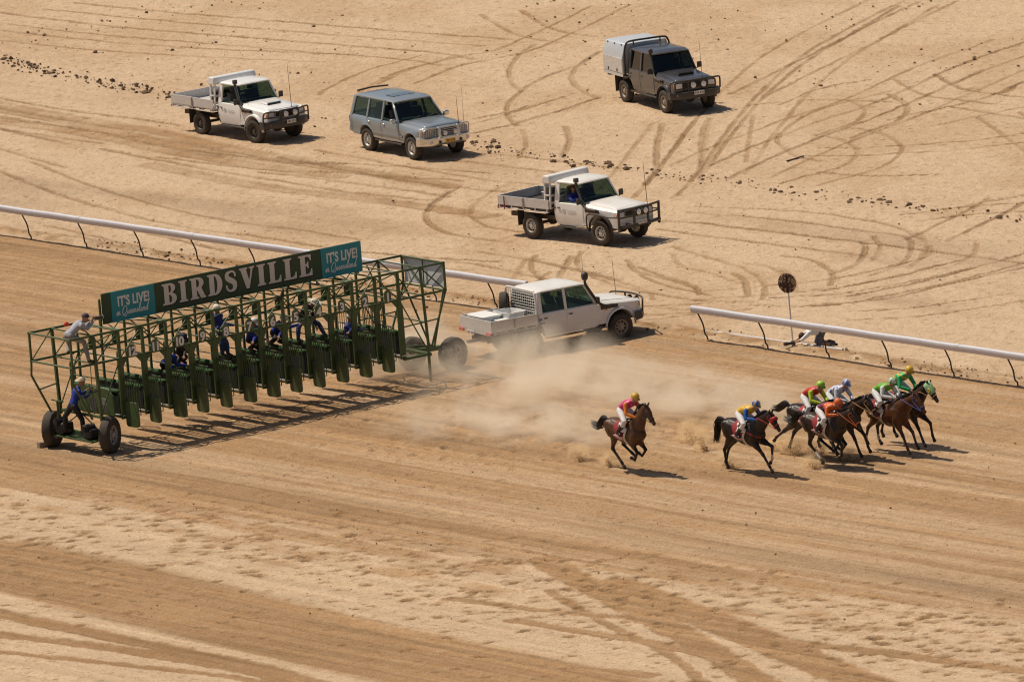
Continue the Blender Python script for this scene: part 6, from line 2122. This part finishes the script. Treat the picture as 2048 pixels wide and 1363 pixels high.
POSE_REACH = dict(hn=[(-.40, .96), (-.72, .70), (-.84, .36), (-.78, .24)], hf=[(-.36, .98), (-.62, .70), (-.60, .34), (-.50, .22)],
                  fn=[(.56, .92), (.76, .60), (.92, .26), (1.0, .14)], ff=[(.60, .94), (.90, .68), (1.02, .36), (1.10, .24)],
                  neck=[(.56, 1.32), (.82, 1.48), (1.05, 1.62), (1.22, 1.72)], head=(.76, -.65))
POSE_GATHER2 = dict(POSE_GATHER, fn=[(.46, .92), (.84, .74), (.80, .42), (.70, .34)], neck=[(.56, 1.32), (.80, 1.47), (1.02, 1.58), (1.16, 1.66)], head=(.70, -.72))
HD = math.degrees(RH)
BAY, BAYD, DKBAY, BROWN, CHEST = (0.092, 0.041, 0.017), (0.016, 0.009, 0.007), (0.022, 0.012, 0.008), (0.042, 0.020, 0.011), (0.098, 0.036, 0.014)
H1, H2, H3, H4, H5, H6, H7 = site(1257, 943), site(1493, 944), site(1624, 915), site(1684, 912), site(1653, 933), site(1780, 906), site(1811, 891)
WS = (0.62, 0.56, 0.50)
horse('bay racehorse galloping last with forelegs folded under its chest', H1, HD - 3, POSE_GATHER, BAY, BAYD, dict())
jockey('jockey in pink top with orange sleeves and gold helmet', H1, HD - 3, dict(top=(0.62, 0.012, 0.16), top_fn=lambda co, t: np.where((np.sin(co[:, 0:1] * 30 + co[:, 2:3] * 30) * np.sin(co[:, 1:2] * 40) > 0.55), np.array((0.66, 0.20, 0.40)), np.array((0.62, 0.012, 0.16))), sleeve=(0.70, 0.19, 0.015), hat_col=(0.62, 0.36, 0.035), goggle=(0.40, 0.40, 0.42)))
horse('dark brown racehorse with red bridle and breastplate, second last', H2, HD, POSE_STANCE, DKBAY, (0.013, 0.009, 0.007), dict(strap=(0.42, 0.015, 0.012), strap_name='red', breast=True, sock=dict(ff=WS), hood=(0.36, 0.014, 0.012), hood_name='red', cups=True))
jockey('jockey in gold vest with blue sleeves and blue gold helmet', H2, HD, dict(top=(0.66, 0.40, 0.02), sleeve=(0.012, 0.10, 0.42), hat_col=(0.66, 0.44, 0.05), hat_col2=(0.02, 0.10, 0.45)), lift=-.06, crouch=.8)
horse('dark racehorse stretching its hind legs behind the orange rider', H3, HD, POSE_PUSH, DKBAY, (0.016, 0.010, 0.008), dict(cloth=(0.40, 0.03, 0.03), cloth_name='red'))
jockey('jockey in red top with lime sleeves and lime helmet', H3, HD, dict(top=(0.52, 0.02, 0.012), sleeve=(0.48, 0.60, 0.02), hat_col=(0.26, 0.50, 0.03), hat_col2=(0.36, 0.58, 0.06)), crouch=.35)
horse('brown racehorse with tan bridle hidden behind the orange rider', H4, HD, POSE_REACH, BROWN, (0.030, 0.016, 0.010), dict(strap=(0.42, 0.24, 0.12), strap_name='tan', sock=dict(fn=None), tack=-.18))
jockey('jockey in white and blue with white helmet, beside the orange rider', H4, HD, dict(top=(0.60, 0.62, 0.68), top_fn=lambda co, t: np.where((np.sin(co[:, 0:1] * 34) * np.sin(co[:, 1:2] * 34) > 0.25), np.array((0.05, 0.09, 0.40)), np.array((0.62, 0.64, 0.70))), sleeve=(0.60, 0.62, 0.68), hat_col=(0.68, 0.68, 0.72), hat_col2=(0.12, 0.16, 0.45)), crouch=.45, dx=-.2)
horse('dark brown racehorse with white hind sock, nearest of the leading pack', H5, HD + 2, POSE_GATHER2, (0.038, 0.020, 0.012), (0.016, 0.010, 0.008), dict(strap=(0.50, 0.10, 0.02), strap_name='orange', sock=dict(hn=WS)))
jockey('jockey in orange crouched low over the nearest horse of the pack', H5, HD + 2, dict(top=(0.66, 0.12, 0.012), top_fn=lambda co, t: np.where((t[:, None] < 0.40), np.array((0.16, 0.015, 0.05)), np.array((0.66, 0.12, 0.012))), sleeve=(0.68, 0.13, 0.012), hat_col=(0.62, 0.06, 0.012), hat_col2=(0.66, 0.16, 0.02)), crouch=1.3, lift=-.08)
horse('chestnut racehorse with blue bridle and white hind socks, second in front', H6, HD, POSE_REACH, CHEST, (0.075, 0.030, 0.014), dict(strap=(0.08, 0.10, 0.30), strap_name='blue', sock=dict(hn=WS, hf=WS), tack=-.25))
jockey('jockey in green with white sleeves and green white helmet', H6, HD, dict(top=(0.14, 0.40, 0.02), sleeve=(0.70, 0.70, 0.70), hat_col=(0.05, 0.33, 0.06), hat_col2=(0.62, 0.66, 0.55)), crouch=.7, dx=-.3)
horse('leading racehorse wearing a pale green hood', H7, HD, dict(POSE_REACH, ff=[(.60, .96), (1.0, .74), (1.06, .38), (1.12, .26)], neck=[(.56, 1.34), (.78, 1.54), (.98, 1.72), (1.12, 1.84)], head=(.72, -.69)), (0.045, 0.022, 0.013), (0.02, 0.012, 0.009), dict(hood=(0.28, 0.47, 0.24), hood_name='green', cup_mat=mat('eye_cup_yellow', (0.62, 0.50, 0.03), 0.6), strap=(0.40, 0.26, 0.12), strap_name='tan', tack=-.18))
jockey('jockey in green and gold with gold helmet on the leading horse', H7, HD, dict(top=(0.03, 0.40, 0.10), sleeve=(0.015, 0.38, 0.10), top_fn=lambda co, t: np.where((np.sin(co[:, 2:3] * 40 + co[:, 0:1] * 22) > 0.35), np.array((0.62, 0.42, 0.03)), np.array((0.03, 0.40, 0.10))), hat_col=(0.64, 0.40, 0.04)), lift=.02, crouch=.1, dx=-.2)

# ------------------------------------------------------------------ gate crew and photographers
GM = Matrix.Translation(GO) @ Matrix.Rotation(GA, 4, 'Z')
def gw(u, v, z): return GM @ Vector((u, -v, z))
def gd(u, v, z): return GM.to_3x3() @ Vector((u, -v, z))
BLUE, NAVY, JEANS, DARK = (0.010, 0.032, 0.27), (0.012, 0.016, 0.060), (0.040, 0.065, 0.150), (0.016, 0.014, 0.016)
BOOT = (0.02, 0.014, 0.01)
STRAW, OFFW = (0.55, 0.47, 0.33), (0.68, 0.67, 0.62)
def crew(label, pel, che, hd, hands, knees, feet, face, look, w=0.19):
    """joints given in gate coordinates (u, v, z); left is +u side by default when facing the front"""
    dirv = Vector(face)
    def off(p, s, k): return (p[0] + s * k * side_[0], p[1] + s * k * side_[1], p[2])
    fx, fy = face[0], face[1]
    n_ = math.hypot(fx, fy) or 1
    side_ = (-fy / n_, fx / n_)
    nk = tuple(che[i] + (hd[i] - che[i]) * 0.5 for i in range(3))
    J = dict(pelvis=gw(*pel), chest=gw(*che), neck=gw(*nk), head=gw(*hd), face=gd(*face))
    # (u, v) is left-handed next to world, so 'l' and 'r' are only names for the two sides
    for s, k in (('l', 1), ('r', -1)):
        J['sh_' + s] = gw(*off(che, k, w))
        J['hip_' + s] = gw(*off(pel, k, 0.10))
    for s, i in (('l', 0), ('r', 1)):
        J['ha_' + s] = gw(*hands[i])
        a, b = J['sh_' + s], J['ha_' + s]
        d = b - a
        L_ = min(0.56, d.length)
        bend = math.sqrt(max(0.0004, 0.29 ** 2 - (L_ / 2) ** 2))
        dn = Vector((0, 0, -1)) - d.normalized() * d.normalized().z * -1
        dn = Vector((0, 0, -1)) - d.normalized() * Vector((0, 0, -1)).dot(d.normalized())
        dn = dn.normalized() if dn.length > 0.15 else gd(-face[0], -face[1], 0).normalized()
        J['el_' + s] = (a + b) / 2 + dn * bend
        J['knee_' + s] = gw(*knees[i])
        J['ankle_' + s] = gw(*feet[i])
        fdir = Vector(face) * 0.17
        J['toe_' + s] = gw(feet[i][0] + fx / n_ * 0.17, feet[i][1] + fy / n_ * 0.17, feet[i][2] - 0.05)
    return person(label, J, dict(boots=BOOT, **look), 'barrier attendants working on the starting gate')

# photographer astride the left end of the truss
ph = crew('photographer in pale shirt and cap perched on the left end of the gate', (-.80, -.55, 3.52), (-.44, -.48, 3.80), (-.22, -.42, 3.96), [(.0, -.36, 3.82), (-.02, -.52, 3.80)],
     [(-.42, -.30, 3.30), (-.66, -.72, 3.28)], [(-.46, -.06, 2.77), (-.86, -.50, 3.05)], (.95, .2, -.12), dict(top=(0.36, 0.36, 0.42), legs=(0.26, 0.24, 0.22), hat='cap', hat_col=(0.05, 0.035, 0.06)))
cam_o = empty('photo_camera', gw(.10, -.40, 3.90), GA, 'black camera with long lens held by the photographer on the gate', 'camera')
MB().box((0, 0, 0), (.08, .15, .11)).build('camera_body', BLKPLASTIC, cam_o, bevel=.015)
MB().lathe([(0.0, .04), (.04, .04), (.042, .12), (.05, .2), (.05, .26), (0.0, .262)], (0, 0, 0), 'x', 14).build('lens_barrel', BLKPLASTIC, cam_o, smooth=50)
MB().lathe([(.048, .26), (.052, .26), (.052, .275), (.048, .275)], (0, 0, 0), 'x', 14).build('lens_hood', ALU, cam_o)
bag = MB().box((0, 0, 0), (.13, .12, .14)).build('shoulder_bag', mat('bag_red', (0.62, 0.03, 0.012), 0.7), None, bevel=.05)
bag.location = gw(-.72, -.68, 3.84)
tag(bag, 'bright red bag on the back of the photographer on the gate', 'bag')

crew('man in blue shirt and straw hat standing on the left end platform', (-.48, -1.05, 1.36), (-.36, -.98, 1.76), (-.20, -.92, 2.02), [(.02, -.72, 1.74), (.02, -1.06, 1.70)],
     [(-.34, -.84, .92), (-.62, -1.30, 1.02)], [(-.36, -.80, .52), (-.62, -1.36, .60)], (.9, .35, -.1), dict(top=BLUE, legs=DARK, hat='brim', hat_col=STRAW))
crew('attendant in blue shirt bending between stalls ten and eleven', (3.35, -1.75, 1.86), (3.42, -1.50, 2.02), (3.20, -1.25, 1.98), [(3.75, -1.2, 1.78), (3.1, -1.2, 1.72)],
     [(3.55, -1.75, 1.40), (3.2, -1.85, 1.40)], [(3.5, -1.8, .86), (3.2, -1.9, .86)], (.2, .9, -.45), dict(top=BLUE, legs=DARK, hat='cap', hat_col=NAVY))
crew('attendant in dark clothes leaning forward over stall ten', (4.02, -1.85, 2.10), (3.98, -1.70, 2.44), (3.90, -1.50, 2.56), [(4.15, -1.3, 2.0), (3.75, -1.3, 2.05)],
     [(4.12, -1.75, 1.90), (3.95, -1.75, 1.88)], [(4.12, -1.95, 1.76), (3.92, -1.95, 1.76)], (.1, .9, -.4), dict(top=(0.03, 0.014, 0.014), legs=DARK, hat='cap', hat_col=NAVY))
crew('attendant in white cap and jeans standing upright behind number eight', (5.42, -1.72, 2.48), (5.30, -1.70, 2.92), (5.26, -1.62, 3.16), [(5.68, -1.4, 2.62), (5.05, -1.4, 2.60)],
     [(5.50, -1.60, 2.10), (5.36, -1.66, 2.10)], [(5.56, -1.66, 1.76), (5.40, -1.70, 1.76)], (.25, .95, -.1), dict(top=(0.014, 0.03, 0.20), legs=JEANS, hat='cap', hat_col=OFFW))
crew('attendant in blue shirt and pale cap crouched at stall seven', (6.52, -1.80, 2.02), (6.46, -1.62, 2.36), (6.44, -1.45, 2.58), [(6.72, -1.3, 2.02), (6.25, -1.3, 2.05)],
     [(6.66, -1.50, 1.90), (6.46, -1.50, 1.88)], [(6.62, -1.75, 1.76), (6.42, -1.78, 1.76)], (.05, .95, -.35), dict(top=BLUE, legs=DARK, hat='cap', hat_col=OFFW))
crew('attendant in white helmet and blue shirt crouched between five and six', (7.42, -1.85, 2.06), (7.48, -1.62, 2.32), (7.50, -1.42, 2.50), [(8.0, -1.4, 2.24), (7.2, -1.3, 2.05)],
     [(7.62, -1.55, 1.92), (7.25, -1.60, 1.90)], [(7.55, -1.85, 1.76), (7.22, -1.88, 1.76)], (.35, .9, -.25), dict(top=BLUE, legs=DARK, hat='helmet', hat_col=OFFW))
crew('attendant in straw hat and jeans straddling stall four', (8.46, -1.86, 2.34), (8.52, -1.60, 2.66), (8.60, -1.36, 2.80), [(8.72, -1.3, 2.06), (8.56, -1.3, 2.10)],
     [(8.86, -1.60, 2.10), (8.14, -1.62, 2.10)], [(8.98, -1.50, 1.76), (8.08, -1.60, 1.76)], (.3, .9, -.5), dict(top=(0.02, 0.02, 0.05), legs=JEANS, hat='brim', hat_col=(0.62, 0.58, 0.46)))
crew('attendant in white cap low down behind number two', (9.95, -1.65, 1.42), (9.92, -1.52, 1.86), (9.88, -1.42, 2.13), [(10.2, -1.2, 1.74), (9.65, -1.2, 1.74)],
     [(10.02, -1.50, 1.10), (9.82, -1.50, 1.10)], [(10.02, -1.55, .84), (9.82, -1.55, .84)], (.1, .95, -.2), dict(top=(0.03, 0.05, 0.24), legs=DARK, hat='cap', hat_col=OFFW))

# kneeling photographer beyond the rail
kp = site(1637, 694)
def kw(x, y, z): return kp + Vector((x, y, z))
Jk = dict(pelvis=kw(.12, .1, .46), chest=kw(-.22, -.05, .52), neck=kw(-.36, -.10, .45), head=kw(-.47, -.16, .38), sh_l=kw(-.20, .14, .54), sh_r=kw(-.24, -.24, .50), el_l=kw(-.42, .22, .36), el_r=kw(-.50, -.30, .30),
          ha_l=kw(-.62, .10, .26), ha_r=kw(-.64, -.16, .24), hip_l=kw(.10, .20, .44), hip_r=kw(.12, -.02, .42), knee_l=kw(-.04, .32, .10), knee_r=kw(.0, -.14, .10), ankle_l=kw(.36, .34, .10), ankle_r=kw(.42, -.08, .09),
          toe_l=kw(.50, .34, .05), toe_r=kw(.56, -.06, .05), face=Vector((-.75, -.5, -.4)))
person('photographer in white shirt kneeling on the ground beyond the rail', Jk, dict(top=(0.74, 0.74, 0.75), legs=(0.10, 0.11, 0.14), shorts=True, boots=(0.03, 0.02, 0.02), short=True, hat='none', hair=(0.05, 0.02, 0.01)), None)
kc = empty('photo_camera', kp + Vector((-.74, -.05, .20)), math.radians(200), 'black camera held near the ground by the kneeling photographer', 'camera')
MB().box((0, 0, 0), (.09, .16, .12)).build('camera_body', BLKPLASTIC, kc, bevel=.015)
MB().lathe([(0.0, .04), (.04, .04), (.045, .14), (.055, .22), (.055, .30), (0.0, .302)], (0, 0, 0), 'x', 14).build('lens_barrel', BLKPLASTIC, kc, smooth=50)
for a in (0.3, 2.4, 4.5):
    MB().tube([(0, 0, -.04), (.16 * math.cos(a), .16 * math.sin(a), -.20)], .012, 6).build('tripod_leg', BLKPLASTIC, kc)

# driver of the older white truck, at the open window
def tw(x, y, z): return TC_MW @ Vector((x, y, z))
Jd = dict(pelvis=tw(1.55, -.36, 1.02), chest=tw(1.54, -.38, 1.36), neck=tw(1.57, -.38, 1.50), head=tw(1.60, -.40, 1.62), sh_l=tw(1.56, -.20, 1.40), sh_r=tw(1.56, -.56, 1.40), el_l=tw(1.76, -.18, 1.26), el_r=tw(1.74, -.64, 1.28),
          ha_l=tw(1.92, -.28, 1.36), ha_r=tw(1.92, -.46, 1.36), hip_l=tw(1.58, -.26, 1.0), hip_r=tw(1.58, -.46, 1.0), knee_l=tw(1.95, -.26, 1.02), knee_r=tw(1.95, -.46, 1.02), ankle_l=tw(2.1, -.26, .70), ankle_r=tw(2.1, -.46, .70),
          toe_l=tw(2.2, -.26, .66), toe_r=tw(2.2, -.46, .66), face=TC_MW.to_3x3() @ Vector((.75, -.6, -.05)))
person('driver in blue shirt at the open window of the older white truck', Jd, dict(top=BLUE, legs=DARK, boots=BOOT, hat='none', hair=(0.10, 0.04, 0.02)), None)

# ------------------------------------------------------------------ marker, poles, clods
rust = bpy.data.materials.new('marker_rust')
rust.use_nodes = True
_nt = rust.node_tree
_b = _nt.nodes['Principled BSDF']
_b.inputs['Roughness'].default_value = 0.85
_tc = _nt.nodes.new('ShaderNodeTexCoord')
_no = _nt.nodes.new('ShaderNodeTexNoise')
_no.inputs['Scale'].default_value = 13
_no.inputs['Detail'].default_value = 3
_cr2 = _nt.nodes.new('ShaderNodeValToRGB')
_cr2.color_ramp.elements[0].position = 0.50
_cr2.color_ramp.elements[0].color = (0.055, 0.022, 0.014, 1)
_cr2.color_ramp.elements[1].position = 0.60
_cr2.color_ramp.elements[1].color = (0.40, 0.28, 0.17, 1)
_nt.links.new(_tc.outputs['Object'], _no.inputs['Vector'])
_nt.links.new(_no.outputs['Fac'], _cr2.inputs[0])
_nt.links.new(_cr2.outputs[0], _b.inputs['Base Color'])
mk = empty('distance_marker', site(1585, 684), math.radians(-28), 'round rusty brown marker disc on a thin white pole beyond the rail', 'marker')
MB().tube([(0, 0.02, -0.1), (-0.03, 0.02, 1.62)], 0.026, 8).build('pole', mat('pole_white', (0.66, 0.66, 0.64), 0.6, vary=0.12), mk, smooth=50)
MB().lathe([(0.0, -0.012), (0.285, -0.012), (0.30, -0.004), (0.30, 0.008), (0.285, 0.016), (0.0, 0.016)], (-0.03, -0.02, 1.80), 'y', 36).build('disc', rust, mk, smooth=40)
MB().bar((-0.03, -0.045, 1.52), (-0.03, -0.045, 2.08), 0.035, 0.02, up=(0, 1, 0)).build('disc_rib', mat('rib_brown', (0.03, 0.014, 0.01), 0.8), mk)

fp = MB()
a, b = site(1434, 668), site(1686, 703)
fp.tube([(0, 0, 0.06), tuple((b - a) * 0.5 + Vector((0, 0, 0.055))), tuple(b - a + Vector((0, 0, 0.06)))], 0.042, 10)
o = fp.build('fallen_rail_pipe', mat('pipe_grey', (0.55, 0.53, 0.53), 0.5, vary=0.15, dust=0.1), None, smooth=50)
o.location = a
tag(o, 'long pale pipe lying on the ground behind the right rail', 'pipe')
o = MB().lathe([(0.0, -0.03), (0.08, -0.02), (0.09, 0.05), (0.0, 0.06)], (0, 0, 0), 'x', 12).build('pipe_fitting', mat('old_timber', (0.3, 0.22, 0.16), 0.9), None, smooth=40)
o.location = site(1692, 704) + Vector((0, 0, 0.07))
tag(o, 'short brown fitting at the end of the fallen pipe', 'fitting')
a, b = site(1574, 325), site(1608, 315)
o = MB().bar((0, 0, 0.05), tuple(b - a + Vector((0, 0, 0.05))), 0.06, 0.04).build('timber_plank', mat('dark_timber', (0.05, 0.035, 0.025), 0.9, vary=0.3), None, bevel=0.01)
o.location = a
tag(o, 'dark timber plank lying among the tyre tracks at upper right', 'plank')

CLOD = mat('soil_clod', (0.135, 0.078, 0.040), 0.95, vary=0.4, scale=8)
CLODP = mat('soil_clod_pale', (0.25, 0.155, 0.085), 0.95, vary=0.4, scale=8)
ICO_V = None
def ico_lump(mb, c, r, rnd, flat=0.7):
    t = (1 + 5 ** 0.5) / 2
    base_v = [(-1, t, 0), (1, t, 0), (-1, -t, 0), (1, -t, 0), (0, -1, t), (0, 1, t), (0, -1, -t), (0, 1, -t), (t, 0, -1), (t, 0, 1), (-t, 0, -1), (-t, 0, 1)]
    F = [(0, 11, 5), (0, 5, 1), (0, 1, 7), (0, 7, 10), (0, 10, 11), (1, 5, 9), (5, 11, 4), (11, 10, 2), (10, 7, 6), (7, 1, 8), (3, 9, 4), (3, 4, 2), (3, 2, 6), (3, 6, 8), (3, 8, 9), (4, 9, 5), (2, 4, 11), (6, 2, 10), (8, 6, 7), (9, 8, 1)]
    vs = []
    for v in base_v:
        k = r / 1.9 * rnd.uniform(0.65, 1.35)
        vs.append((c[0] + v[0] * k, c[1] + v[1] * k, c[2] + v[2] * k * flat))
    mb.add(vs, F)
rnd = random.Random(5)
wind = [(-10, 116), (30, 125), (80, 140), (150, 152), (210, 168), (300, 182), (340, 192), (560, 220), (690, 247), (820, 268), (960, 290), (1010, 300), (1100, 312), (1180, 328), (1290, 342), (1345, 352), (1420, 358), (1500, 368), (1550, 378), (1650, 390), (1720, 398), (1790, 412), (1870, 420), (1960, 428), (2060, 442)]
dens = lambda x: max(0.05, [0.9, 0.5, 1.0, 0.5, 0.12, 0.1, 0.2, 0.5, 0.9, 1.0, 0.6, 0.9, 0.5, 0.9, 0.8, 0.7, 0.4, 0.7, 0.35, 0.3, 0.3][min(20, max(0, int(x / 100)))])
mb = MB()
wp = [site(*p) for p in wind]
for p, q, pp in zip(wp[:-1], wp[1:], wind):
    L_ = (q - p).length
    for k in range(int(L_ * (26 if pp[0] < 400 else 17) * dens(pp[0]))):
        if rnd.random() < 0.35 and (int(pp[0] / 37 + k / 9) % 3 == 0): continue
        c = p.lerp(q, rnd.random()) + Vector((rnd.gauss(0, .22), rnd.gauss(0, .45), 0))
        r = min(0.12, 0.016 + rnd.expovariate(42))
        ico_lump(mb, (c.x, c.y, r * 0.12), r, rnd)
tag(mb.build('soil_clods', CLOD, None, smooth=25), 'ridge of broken dark soil clods across the clay pan', 'soil', kind='stuff')
mb = MB()
for k in range(900):
    px, py = rnd.uniform(-20, 2070), rnd.uniform(-8, 240) * rnd.random() ** 0.4
    if vnoise(np.array([px / 150.0]), np.array([py / 40.0]), 3)[0] < 0.42: continue
    c = site(px, py)
    r = min(0.09, 0.012 + rnd.expovariate(62))
    ico_lump(mb, (c.x, c.y, r * 0.35), r, rnd)
for k in range(200):
    c = site(rnd.uniform(0, 2048), rnd.uniform(240, 640))
    r = min(0.06, 0.012 + rnd.expovariate(90))
    ico_lump(mb, (c.x, c.y, r * 0.35), r, rnd)
# crumbs along the bank behind the rail
for k in range(700):
    s_ = rnd.uniform(-32, 20)
    c = RF + RD * s_ + RN * (-0.5 + rnd.gauss(0, 0.32))
    r = min(0.06, 0.012 + rnd.expovariate(70))
    ico_lump(mb, (c.x, c.y, 0.06 + r * 0.3), r, rnd)
# crumbs on the track and among the hoof marks
for k in range(700):
    px = rnd.uniform(-20, 2070)
    py = rnd.uniform(880, 1240)
    c = site(px, py)
    r = min(0.035, 0.008 + rnd.expovariate(140))
    ico_lump(mb, (c.x, c.y, r * 0.3), r, rnd)
tag(mb.build('scattered_clods', CLODP, None, smooth=25), 'small soil crumbs scattered over the ground', 'soil', kind='stuff')

# earth thrown up by the hooves
mb = MB()
sprays = [(1165, 922, .32, .18), (1222, 934, .26, .10), (1392, 888, .55, .22), (1412, 902, .40, .12), (1460, 934, .28, .20), (1590, 908, .36, .26), (1575, 900, .25, .2), (1632, 936, .22, .2), (1552, 900, .2, .1), (1700, 918, .2, .16), (1640, 912, .3, .22)]
for px, py, hgt_, w in sprays:
    c0 = site(px, py)
    lean = Vector((-0.45, 0.25, 0))
    for k in range(260):
        t = rnd.random() ** 1.4
        c = c0 + lean * (t * hgt_) + Vector((rnd.gauss(0, w * (0.25 + 0.5 * t)), rnd.gauss(0, w * 0.5), t * hgt_))
        r = max(0.004, rnd.gauss(0.010, 0.005) * (1.25 - 0.6 * t))
        ico_lump(mb, c, r, rnd, 1.0)
tag(mb.build('kicked_up_sand', mat('flying_sand', (0.56, 0.37, 0.20), 0.95, vary=0.2), None), 'sand and clods thrown up behind the horses', 'sand', kind='stuff')

# ------------------------------------------------------------------ dust hanging in the air
def dust_material(name, dens_, nscale, lo=0.45, hi=0.72, col_=(0.998, 0.922, 0.78, 1)):
    m = bpy.data.materials.new(name)
    m.use_nodes = True
    nt = m.node_tree
    nt.nodes.clear()
    out = nt.nodes.new('ShaderNodeOutputMaterial')
    v = nt.nodes.new('ShaderNodeVolumePrincipled')
    v.inputs['Color'].default_value = col_
    v.inputs['Anisotropy'].default_value = 0.0
    tc = nt.nodes.new('ShaderNodeTexCoord')
    ln = nt.nodes.new('ShaderNodeVectorMath')
    ln.operation = 'LENGTH'
    nt.links.new(tc.outputs['Object'], ln.inputs[0])
    fall = nt.nodes.new('ShaderNodeMapRange')
    fall.interpolation_type = 'SMOOTHSTEP'
    fall.inputs[1].default_value = 1.0
    fall.inputs[2].default_value = 0.15
    fall.inputs[3].default_value = 0.0
    fall.inputs[4].default_value = 1.0
    nt.links.new(ln.outputs['Value'], fall.inputs[0])
    geo = nt.nodes.new('ShaderNodeNewGeometry')
    n = nt.nodes.new('ShaderNodeTexNoise')
    n.inputs['Scale'].default_value = nscale
    n.inputs['Detail'].default_value = 4
    n.inputs['Roughness'].default_value = 0.6
    nt.links.new(geo.outputs['Position'], n.inputs['Vector'])
    mr = nt.nodes.new('ShaderNodeMapRange')
    mr.inputs[1].default_value = lo
    mr.inputs[2].default_value = hi
    mr.inputs[3].default_value = 0.0
    mr.inputs[4].default_value = dens_
    nt.links.new(n.outputs['Fac'], mr.inputs[0])
    mu = nt.nodes.new('ShaderNodeMath')
    mu.operation = 'MULTIPLY'
    nt.links.new(fall.outputs[0], mu.inputs[0])
    nt.links.new(mr.outputs[0], mu.inputs[1])
    nt.links.new(mu.outputs[0], v.inputs['Density'])
    nt.links.new(v.outputs[0], out.inputs['Volume'])
    return m
DUST = dust_material('dust', 1.5, 0.8, 0.43, 0.74)
SPRAY = dust_material('hoof_dust', 8.0, 4.0, 0.42, 0.68, (0.97, 0.78, 0.50, 1))
def dust_puff(px, py, rx, ry, rz, z=0.35, label='pale dust hanging over the track', m=None):
    mb = ball((0, 0, 0), 1.0, n=16)
    o = mb.build('dust_cloud', m or DUST, None)
    c = site(px, py)
    o.location = (c.x, c.y, z)
    o.scale = (rx, ry, rz)
    o.rotation_euler = (0, 0, RH + math.pi / 2)
    tag(o, label, 'dust', 'dust clouds between the gate and the horses', kind='stuff')
dust_puff(850, 735, 1.7, 2.6, 1.1, 0.55, 'dust swirling around the right end wheels of the gate')
dust_puff(930, 752, 1.8, 3.0, 0.9, 0.4, 'dust drifting under the tow truck tray')
dust_puff(1090, 745, 2.6, 3.4, 1.15, 0.5, 'brightest dust drift between tow truck and horses')
dust_puff(1010, 800, 3.2, 4.2, 0.9, 0.35, 'low dust drifting across the track')
dust_puff(1240, 800, 2.8, 4.2, 1.2, 0.45, 'dust trail behind the last racehorse')
dust_puff(1390, 822, 2.4, 3.6, 1.0, 0.45, 'dust trail behind the second last racehorse')
dust_puff(760, 760, 1.6, 2.8, 0.8, 0.35, 'thin dust in front of the inside stalls')
dust_puff(1130, 870, 3.0, 4.4, 0.7, 0.3, 'thin low dust where the field has passed')
dust_puff(1500, 842, 2.2, 3.4, 0.9, 0.4, 'dust hanging between the second last horse and the pack')
dust_puff(835, 722, 1.3, 1.8, 1.3, 0.75, 'dense dust boiling round the far right gate wheel')
dust_puff(960, 860, 3.2, 4.6, 0.6, 0.25, 'thin dust low over the track in front of the gate')
for i, (px, py, hgt_, w) in enumerate(sprays):
    dust_puff(px - 6, py - 4, w * 1.5 + 0.1, w * 2.2 + 0.25, hgt_ * 0.9 + 0.1, hgt_ * 0.5, 'small puff of sand at the hooves of the galloping horses', SPRAY)
